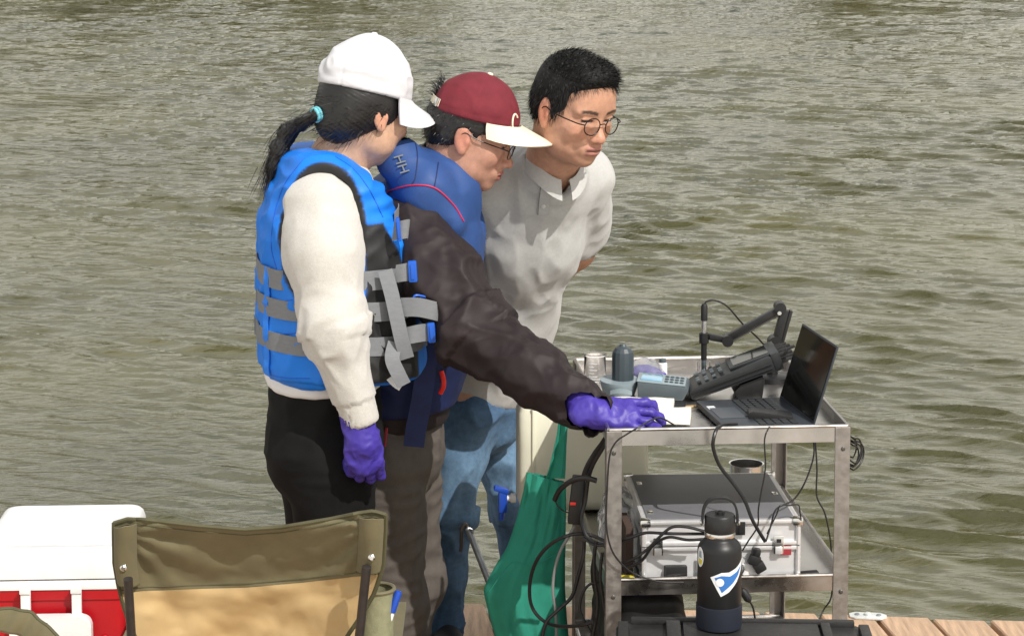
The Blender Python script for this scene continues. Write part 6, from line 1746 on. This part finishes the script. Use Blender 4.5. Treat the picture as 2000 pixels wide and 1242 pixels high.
    # jacket
    S = SDF.box_around((hip[0] - 0.24, 4.92, hip[2] - 0.02), (wr[0] + 0.06, 5.90, nb[2] + 0.09), 0.0056)
    S.chain([nb + (-0.01, 0, -0.02), ch, mid, hip + (0.01, 0, 0.04)], [0.10, 0.150, 0.142, 0.145], k=0.06, flat=(lf, 0.80))
    S.chain([sh + (-0.005, 0.02, 0.0), sh * 0.55 + el * 0.45, el, el * 0.5 + wr * 0.5, wr + (wr - el) * 0.04], [0.086, 0.082, 0.071, 0.061, 0.042], k=0.035)
    S.chain([shl, ell_, wrl], [0.09, 0.08, 0.055], k=0.03)
    S.cone(nb + (-0.012, 0, -0.005), nb + (0.006, 0, 0.035), 0.078, 0.072, k=0.02)
    S.cone(nb + (0, 0, -0.01), F.p((-0.02, 0, -0.06)), 0.064, 0.068, k=0.006, op='s'); S.cone(nb + fw * 0.03 + (0, 0, 0.01), F.p((0.03, 0, -0.10)), 0.055, 0.06, k=0.006, op='s')
    S.cut(hip + (0, 0, 0.015), (0, 0, -1), k=0.01); S.cut(wr + (wr - el) * 0.03, wr - el, k=0.012)
    def jd(V, N):
        a0 = sh; L = np.linalg.norm(wr - sh)
        h1, t1 = limb_folds(V, sh, el, 9.5, 1.0, 2.3, 0.17); h2, t2 = limb_folds(V, el, wr, 9.5, 0.9, 5.1, 0.15); h3, t3 = limb_folds(V, sh, wr, 24, 1.6, 8.8, 0.17)
        o = 0.014 * h1 * sstep(0.0, 0.5, t1) + 0.013 * h2 * (0.35 + 0.65 * np.maximum(sstep(0.45, 0.05, t2), sstep(0.65, 1.0, t2))) + 0.003 * h3 + 0.007 * limb_folds(V, sh, wr, 15, 0.7, 3.9, 0.17)[0]
        body = 0.010 * folds(V, 6.5, (1, 1, 1), 4.4) * (t1 < 0.15) * sstep(ch[2] + 0.05, ch[2] - 0.10, V[:, 2])
        t, ph, s_, r_ = limb_coords(V, el, wr)
        cuff = np.exp(-((s_ - np.linalg.norm(wr - el) * 0.985) / 0.012) ** 2) * (r_ < 0.12)
        return o + body + 0.004 * noise3(V * 20) - 0.012 * cuff + 0.004 * cuff * np.sin(ph * 22)
    cloth('jacket', S, 'jacket_plum', P, jd, 1)
    # life vest
    S = SDF.box_around((hip[0] - 0.24, 5.12, hip[2] + 0.02), (hip[0] + 0.34, 5.86, nb[2] + 0.10), 0.0062)
    S.chain([nb + (-0.015, 0, -0.035), ch, mid, hip + (0.01, 0, 0.06)], [0.118, 0.172, 0.166, 0.160], k=0.05, flat=(lf, 0.84))
    S.cone(nb + (-0.05, -0.03, -0.02), J(820, 392, 5.325), 0.050, 0.045, k=0.04); S.cone(nb + (-0.05, 0.03, -0.02), J(850, 392, 5.60), 0.05, 0.045, k=0.04)
    S.cone(J(780, 314, 5.37), J(834, 364, 5.33), 0.056, 0.050, k=0.03); S.cone(J(834, 364, 5.33), J(880, 438, 5.33), 0.050, 0.032, k=0.03)
    for c_, r_ in ((sh + (0.040, -0.06, -0.11), (0.105, 0.10, 0.150)), (shl + (0.02, 0.07, -0.10), (0.105, 0.12, 0.155))):
        S.ell(c_, r_, None, k=0.014, op='s')
    S.cone(nb + (0.02, 0.01, -0.05), nb + (0.07, 0.01, 0.16), 0.074, 0.11, k=0.012, op='s'); S.cone(nb + (0.09, 0.02, -0.02), nb + (0.20, 0.03, -0.20), 0.075, 0.05, k=0.012, op='s')
    S.cut(hip + (0, 0, 0.06), (0, 0, -1), k=0.01)
    zc = J(800, 520, 5.4)[2]
    vest = cloth('life_vest', S, ['vest_royal', 'vest_navy'], P, lambda V, N: 0.004 * folds(V, 9, (1, 1, 1), 2.2) + 0.003 * noise3(V * 14), 1, lambda c: (c[:, 2] < zc).astype(np.int32))
    me = vest.data; bvh = BVHTree.FromPolygons([v.co.copy() for v in me.vertices], [tuple(p.vertices) for p in me.polygons])
    def drape(pxs, Y=5.0):
        o = []
        for px, py in pxs:
            d = Vector(J(px, py, 5.5)) - cam.location; d.normalize(); h = bvh.ray_cast(cam.location, d)
            if h[0]: o.append((h[0], h[1]))
        return o
    def pipe(name, pxs, r_, m):
        o = drape([tuple(q)[:2] for q in [(p.x, p.y) for p in curve_pts([(a, b, 0) for a, b in pxs], 8)]])
        if len(o) > 3: mb = MB(); mb.tube([p + n * r_ * 0.4 for p, n in o], r_, 6); mb.build(name, m, vest)
    pipe('piping', [(742, 384), (770, 370), (810, 362), (850, 368), (885, 400), (905, 432)], 0.0022, 'piping_pink')
    pipe('seam', [(806, 262), (815, 300), (812, 345), (804, 362)], 0.0014, 'vest_navy')
    pipe('seam', [(856, 318), (852, 345), (848, 366)], 0.0014, 'vest_navy')
    # grey double-H mark on the back yoke
    o = drape([(785, 320), (795, 322), (783, 330)])
    if len(o) == 3:
        p, nrm = o[0]; x = Vector((0.42, 0.0, -0.9)); x = (x - nrm * x.dot(nrm)).normalized(); y = nrm.cross(x)
        M = Matrix((( x.x, y.x, nrm.x, p.x), (x.y, y.y, nrm.y, p.y), (x.z, y.z, nrm.z, p.z), (0, 0, 0, 1))) @ Matrix.Translation((0, -0.012, 0.004))
        me2 = text_mesh('HH', 0.034, 0.0006); me2.transform(M); link('emblem', me2, 'logo_grey', vest, smooth=False)
    # hanging crotch strap, red toggle and navy tail
    def rib(name, ctrl, w, m, par=vest):
        p = curve_pts([at(*q) for q in ctrl], 7); mb = MB(); ribbon(mb, p, [Vector((0.1, -1, 0.1)).normalized()] * len(p), w, 0.003); return mb.build(name, m, par)
    rib('strap_tail', [(838, 655, 5.34), (832, 720, 5.33), (822, 790, 5.33), (812, 840, 5.33), (808, 872, 5.33)], 0.050, 'vest_navy')
    rib('strap_tail', [(858, 670, 5.36), (862, 700, 5.35), (850, 745, 5.35)], 0.034, 'vest_navy')
    mb = MB(); mb.tube(curve_pts([at(862, 725, 5.34), at(866, 740, 5.335), at(866, 755, 5.335), at(860, 768, 5.34)], 5), 0.006, 8); mb.build('toggle', 'led_red', vest)
    mb = MB(); mb.tube([at(755, 835, 5.36), at(751, 872, 5.36)], 0.004, 6); mb.build('pull_cord', 'label_red', vest)
    # trousers
    S = SDF.box_around((hip[0] - 0.25, 5.30, 0.03), (hip[0] + 0.26, 5.88, hip[2] + 0.09), 0.0075)
    S.cone(hip + (0, 0, 0.05), hip + (0, 0, -0.06), 0.125, 0.128, k=0.04, flat=(lf, 0.80))
    for s in (-1, 1):
        h = hip + lf * 0.09 * s + (0.004 + 0.01 * s, 0, -0.06); kn = h + np.array((0.022, 0, -0.37)); an = kn + np.array((-0.045, 0, -0.36)); an[2] = 0.06
        S.chain([h, kn, an], [0.098, 0.080, 0.072], k=0.03)
    S.cut(hip + (0, 0, 0.065), (0, 0, 1)); S.cut((0, 0, 0.05), (0, 0, -1))
    cloth('trousers', S, 'trouser_taupe', P, lambda V, N: 0.014 * folds(V, 6, (1, 1, 0.6), 8.1) + 0.007 * folds(V, 12, (0.7, 0.7, 1.5), 5.5) + 0.003 * noise3(V * 20))
    S = SDF.box_around((hip[0] - 0.22, 5.36, 0), (hip[0] + 0.3, 5.82, 0.12), 0.007)
    for s in (-1, 1): q = hip + lf * 0.09 * s; q[2] = 0; shoe(S, q + (-0.07, 0, 0), q + fw * 0.17)
    cloth('shoes', S, 'shoe_dark', P)
    # glove
    S = SDF.box_around(wr - (0.10, 0.11, 0.13), wr + (0.22, 0.11, 0.09), 0.0032)
    hand_prims(S, wr, r=1.05, sc=0.94, **hd)
    S.cone(wr - (wr - el) * 0.12, wr + (0.01, 0, 0), 0.036, 0.031, k=0.012)
    cloth('glove', S, 'nitrile', P, lambda V, N: 0.0030 * folds(V, 24, (1.2, 1, 1), 1.0) + 0.0016 * folds(V, 48, (1, 1, 1), 3.0), 1)
person_m()

# ------------------------------------------------------------------ person in grey polo, hands behind the back
def person_t():
    yaw, pit = R(-48), R(15)
    F = Frame(J(1116, 212, 5.47), (math.cos(yaw) * math.cos(pit), math.sin(yaw) * math.cos(pit), -math.sin(pit)), up=(0.05, 0, 1), scale=1.07)
    fb = R(-70); fw = np.array((math.cos(fb), math.sin(fb), 0)); lf = np.array((-fw[1], fw[0], 0))
    nb = J(1078, 318, 5.58)
    up = J(1050, 375, 5.66); ch = J(1026, 450, 5.72); mid = J(978, 610, 5.84); hip = J(942, 770, 5.92)
    sh = J(946, 372, 5.62); shl = J(1140, 350, 5.70); el = J(906, 520, 5.80); ell_ = J(1128, 490, 5.90)
    wr = J(905, 640, 5.98); wrl = J(1010, 620, 6.10)
    hipr = J(914, 795, 5.84); hipl = J(962, 795, 5.99)
    knr = J(880, 1005, 5.80); anr = J(860, 1215, 5.86); knl = J(996, 1000, 5.98); anl = J(1030, 1195, 6.02)
    xs = axis_pts(-0.36, 0.36, 0.011, (F.o[0] - 0.145, F.o[0] + 0.145), 0.0036)
    ys = axis_pts(5.30, 6.30, 0.011, (F.o[1] - 0.145, F.o[1] + 0.145), 0.0036)
    zs = axis_pts(-0.01, 1.68, 0.011, (F.o[2] - 0.20, F.o[2] + 0.16), 0.0036)
    S = SDF(xs, ys, zs)
    S.chain([nb, up, ch, mid, hip], [0.06, 0.09, 0.11, 0.10, 0.10], k=0.05, flat=(fw, 1.15))
    S.chain([sh, el, wr], [0.05, 0.04, 0.028], k=0.03); S.chain([shl, ell_, wrl], [0.05, 0.042, 0.03], k=0.03)
    S.cone(up, sh, 0.06, 0.05, k=0.04); S.cone(up, shl, 0.06, 0.05, k=0.04)
    S.chain([hipr, knr, anr], [0.066, 0.042, 0.034], k=0.03); S.chain([hipl, knl, anl], [0.066, 0.042, 0.034], k=0.03)
    for a in (anr, anl): S.cone(a, np.array((a[0], a[1], 0.03)) + fw * 0.13, 0.034, 0.024, k=0.02)
    S.cone(nb, F.p((-0.030, 0, -0.05)), 0.062, 0.060, k=0.03); S.cone(nb + fw * 0.02, F.p((0.0, 0, -0.075)), 0.056, 0.052, k=0.03)
    add_head(S, F, nose=1.12, jaw=1.09, lips=1.05)
    hand_prims(S, wr, (0.5, 0.3, -1), (-0.5, 0.8, 0), (30, 30, 20), r=0.95); hand_prims(S, wrl, (-0.6, 0.1, -0.8), (0.2, 0.9, 0), (30, 30, 20), side=-1, r=0.95)
    V, Q = S.mesh(); V = relax(V, Q, 1, 0.35); me = mesh_np('person', V, Q); set_cols(me, head_tints(V, F, (0.50, 0.270, 0.180), lip=(0.36, 0.14, 0.12), stubble=0.3))
    P = link('person', me, 'skin'); tag(P, 'person with round glasses in grey polo shirt bending with hands behind back', 'person')
    # hair
    S = SDF.box_around(F.p((0, 0, 0.03)) - 0.2, F.p((0, 0, 0.03)) + 0.2, 0.0044)
    S.fell(F, (-0.008, 0, 0.042), (0.100, 0.076, 0.092), k=0.0); S.fell(F, (-0.040, 0, 0.0), (0.060, 0.069, 0.062), k=0.03); S.fell(F, (0.05, 0, 0.085), (0.05, 0.062, 0.042), k=0.03)
    S.fell(F, (0.128, 0, -0.002), (0.086, 0.104, 0.088), k=0.028, op='s'); S.fell(F, (0.09, 0, -0.09), (0.10, 0.14, 0.085), k=0.025, op='s')
    for s in (-1, 1): S.fell(F, (-0.006, s * 0.100, -0.024), (0.030, 0.034, 0.042), k=0.006, op='s')
    for s in (-1, 1): S.fell(F, (0.022, s * 0.0665, 0.030), (0.026, 0.010, 0.040), k=0.012); S.fell(F, (0.016, s * 0.072, -0.002), (0.009, 0.005, 0.022), k=0.006)
    n = F.R @ np.array([0.3, 0, -1.0]); S.cut(F.p((-0.05, 0, -0.050)), n, k=0.02)
    def gc(rng):
        g = rng.rand(); v = 0.008 if g < 0.90 else rng.uniform(0.02, 0.06)
        return np.array((v, v, v * 0.98))
    hair_obj('hair', S, F, P, 'hair_grey', lambda V, N: 0.0015 * noise3(V * 30), 9000, 0.021, 0.0006, lambda l: np.array((0.75 if l[2] > 0.05 else 0.25, 0.1 * np.sign(l[1]), 0.25 if l[2] > 0.08 else -0.9)), 6, (0.0, 0, -0.1), gc, lift=0.34)
    rng = np.random.RandomState(21); bv, bf = [], []
    for i in range(700):
        y = rng.uniform(-0.062, 0.062); z = 0.087 - 8.0 * y * y + rng.normal() * 0.003; x = 0.082 - 6.0 * y * y
        blades(bv, bf, [F.p((x, y, z + 0.006))], [F.R @ np.array((0.30 + rng.normal() * 0.1, y * 3 + rng.normal() * 0.22, -1.0))], rng.uniform(0.010, 0.024), 0.0007, rng, (0, 0, -0.1))
    me = bpy.data.meshes.new('fringe'); me.from_pydata([tuple(v) for v in bv], [], bf); me.update(); link('fringe', me, 'hair_black', P)
    glasses(F, P, rx=0.0215, rz=0.0200, y0=0.031, x0=0.107, z0=-0.006, wire=0.0014, round_=2.1)
    # polo shirt
    S = SDF.box_around((-0.34, 5.28, hip[2] - 0.05), (0.36, 6.24, nb[2] + 0.09), 0.0062)
    S.chain([up, ch, mid, hip + (0.004, 0, 0.02)], [0.118, 0.140, 0.132, 0.122], k=0.06, flat=(fw, 1.12))
    S.cone(nb + (0, 0, -0.03), up, 0.085, 0.12, k=0.04, flat=(fw, 1.1))
    S.cone(up + (0, 0, 0.01), sh + (0, 0, 0.0), 0.085, 0.072, k=0.05); S.cone(up + (0.02, 0, 0.015), shl, 0.085, 0.068, k=0.05)
    S.chain([sh, sh * 0.35 + el * 0.65], [0.078, 0.078], k=0.035); S.chain([shl, shl * 0.32 + ell_ * 0.68], [0.070, 0.076], k=0.03)
    S.cut(hip + (0, 0, -0.005), (-0.25, 0, -1), k=0.008)
    S.cone(nb + (0.002, -0.004, -0.025), F.p((-0.02, 0, -0.07)), 0.068, 0.074, k=0.008, op='s')
    S.cone(nb + fw * 0.055 + (0, 0, -0.06), nb + fw * 0.06 + (0, 0, 0.06), 0.018, 0.05, k=0.008, op='s')
    S.cone(shl * 0.26 + ell_ * 0.74, ell_, 0.062, 0.06, k=0.003, op='s')
    def pd(V, N):
        t, ph, s_, r_ = limb_coords(V, hip, up)
        o = 0.006 * folds(V, 5.0, (1.3, 1.3, 0.5), 1.9) * sstep(1.05, 0.6, t) + 0.005 * folds(V, 10, (1.2, 1.2, 0.4), 3.4) + 0.003 * folds(V, 18, (1, 1, 0.5), 6.1) + 0.003 * noise3(V * 22)
        # long drag folds from the shoulders to the belly
        d = V @ np.array((0.82, -0.2, 0.30)); o = o + 0.003 * np.sin(d * 62 + 3 * noise3(V * 4)) * sstep(0.25, 0.6, t) * sstep(1.0, 0.7, t)
        return o
    polo = cloth('polo_shirt', S, 'polo_grey', P, pd, 1)
    # collar: two standing flaps meeting at the placket
    cn = nb + fw * 0.004
    def ring(a, rr_, h, drop):
        d = fw * math.cos(a) + lf * math.sin(a)
        return Vector(cn + d * rr_ + np.array((0, 0, h)) - np.array((0, 0, drop)) * max(0, math.cos(a)) ** 2 + fw * 0.020 * max(0, math.cos(a)))
    for s in (-1, 1):
        rows = []
        for a in np.linspace(R(9), R(178), 22):
            a = a * s; e = 0.012 * max(0, math.cos(a)) ** 3
            rows.append([ring(a, 0.066, 0.012, 0.050), ring(a, 0.069, 0.016, 0.049), ring(a, 0.074, 0.006, 0.052), ring(a, 0.080, -0.008 - e * 0.4, 0.056), ring(a, 0.083, -0.017 - e * 0.7, 0.058)])
        mb = MB(); mb.sheet(rows, 0.003); mb.build('collar', 'polo_grey', polo)
    me = polo.data; bvh = BVHTree.FromPolygons([v.co.copy() for v in me.vertices], [tuple(p.vertices) for p in me.polygons])
    def drape(pxs):
        o = []
        for px, py in pxs:
            d = (Vector(J(px, py, 5.7)) - cam.location).normalized(); h = bvh.ray_cast(cam.location, d)
            if h[0]: o.append((h[0], h[1]))
        return o
    o = drape([(1068 - 0.10 * k * 8, 338 + k * 8) for k in range(11)])
    if len(o) > 3:
        mb = MB(); ribbon(mb, [p + n * 0.002 for p, n in o], [n for p, n in o], 0.030, 0.003); pk = mb.build('placket', 'polo_grey', polo)
        mb = MB(); mb.tube([p + n * 0.0042 + Vector((-0.012, 0, 0)) for p, n in o], 0.0012, 5); mb.build('placket_edge', 'logo_grey', polo)
        for k in (3, 8):
            p, n = o[min(k, len(o) - 1)]; mb = MB(); mb.lathe([(0.0055, 0), (0.0055, 0.002), (0.003, 0.003)], 12, Matrix.Translation(p + n * 0.0036) @ n.to_track_quat('Z', 'Y').to_matrix().to_4x4()); mb.build('button', 'button_pearl', pk)
    # jeans
    S = SDF.box_around((-0.36, 5.62, 0.02), (0.20, 6.24, hip[2] + 0.06), 0.0072)
    S.cone(hip + (0, 0, 0.03), hip + (-0.004, 0, -0.05), 0.102, 0.104, k=0.04, flat=(fw, 1.0))
    S.chain([hipr + (0.005, 0, -0.02), hipr * 0.5 + knr * 0.5, knr, knr * 0.45 + anr * 0.55, anr + (0, 0, -0.01)], [0.078, 0.064, 0.050, 0.052, 0.053], k=0.03)
    S.chain([hipl + (-0.005, 0, -0.02), hipl * 0.5 + knl * 0.5, knl, anl + (0, 0, -0.01)], [0.076, 0.055, 0.046, 0.050], k=0.03)
    S.cut(hip + (0, 0, 0.04), (0, 0, 1)); S.cut(anr + (0, 0, -0.035), (0, 0, -1), k=0.006)
    def jd(V, N):
        h1, t1 = limb_folds(V, hipr, knr, 9, 0.9, 1.2, 0.14); h2, t2 = limb_folds(V, knr, anr, 10, 1.0, 6.1, 0.13); h3, t3 = limb_folds(V, hipl, knl, 9, 0.9, 3.2, 0.14)
        o = 0.014 * h1 * (0.4 + 0.6 * np.maximum(sstep(0.35, 0.0, t1), sstep(0.65, 1.0, t1))) + 0.016 * h2 * (0.35 + 0.65 * np.maximum(sstep(0.35, 0.0, t2), sstep(0.75, 1.0, t2))) + 0.012 * h3
        hem = np.exp(-((V[:, 2] - (anr[2] + 0.008)) / 0.003) ** 2)
        return o + 0.003 * noise3(V * 22) - 0.003 * hem
    def jc(V):
        t, ph, s_, r_ = limb_coords(V, hipr, anr)
        w = np.exp(-((t - 0.28) / 0.22) ** 2) * 0.9 + 0.25 * np.exp(-((t - 0.7) / 0.15) ** 2)
        w = np.clip(w * (0.85 + 0.4 * noise3(V * 22)) + 0.25 * folds(V, 10, (1, 1, 1), 2.0) * 0.6, 0, 1)[:, None]
        return np.array((0.030, 0.072, 0.145)) * (1 - w) + np.array((0.13, 0.23, 0.35)) * w
    cloth('jeans', S, 'denim', P, jd, 1, cols=jc)
    S = SDF.box_around((-0.34, 5.55, 0), (0.34, 6.2, 0.12), 0.007)
    for a in (anr, anl): q = np.array((a[0], a[1], 0.0)); shoe(S, q + fw * -0.06, q + fw * 0.17)
    cloth('shoes', S, 'shoe_dark', P)
person_t()
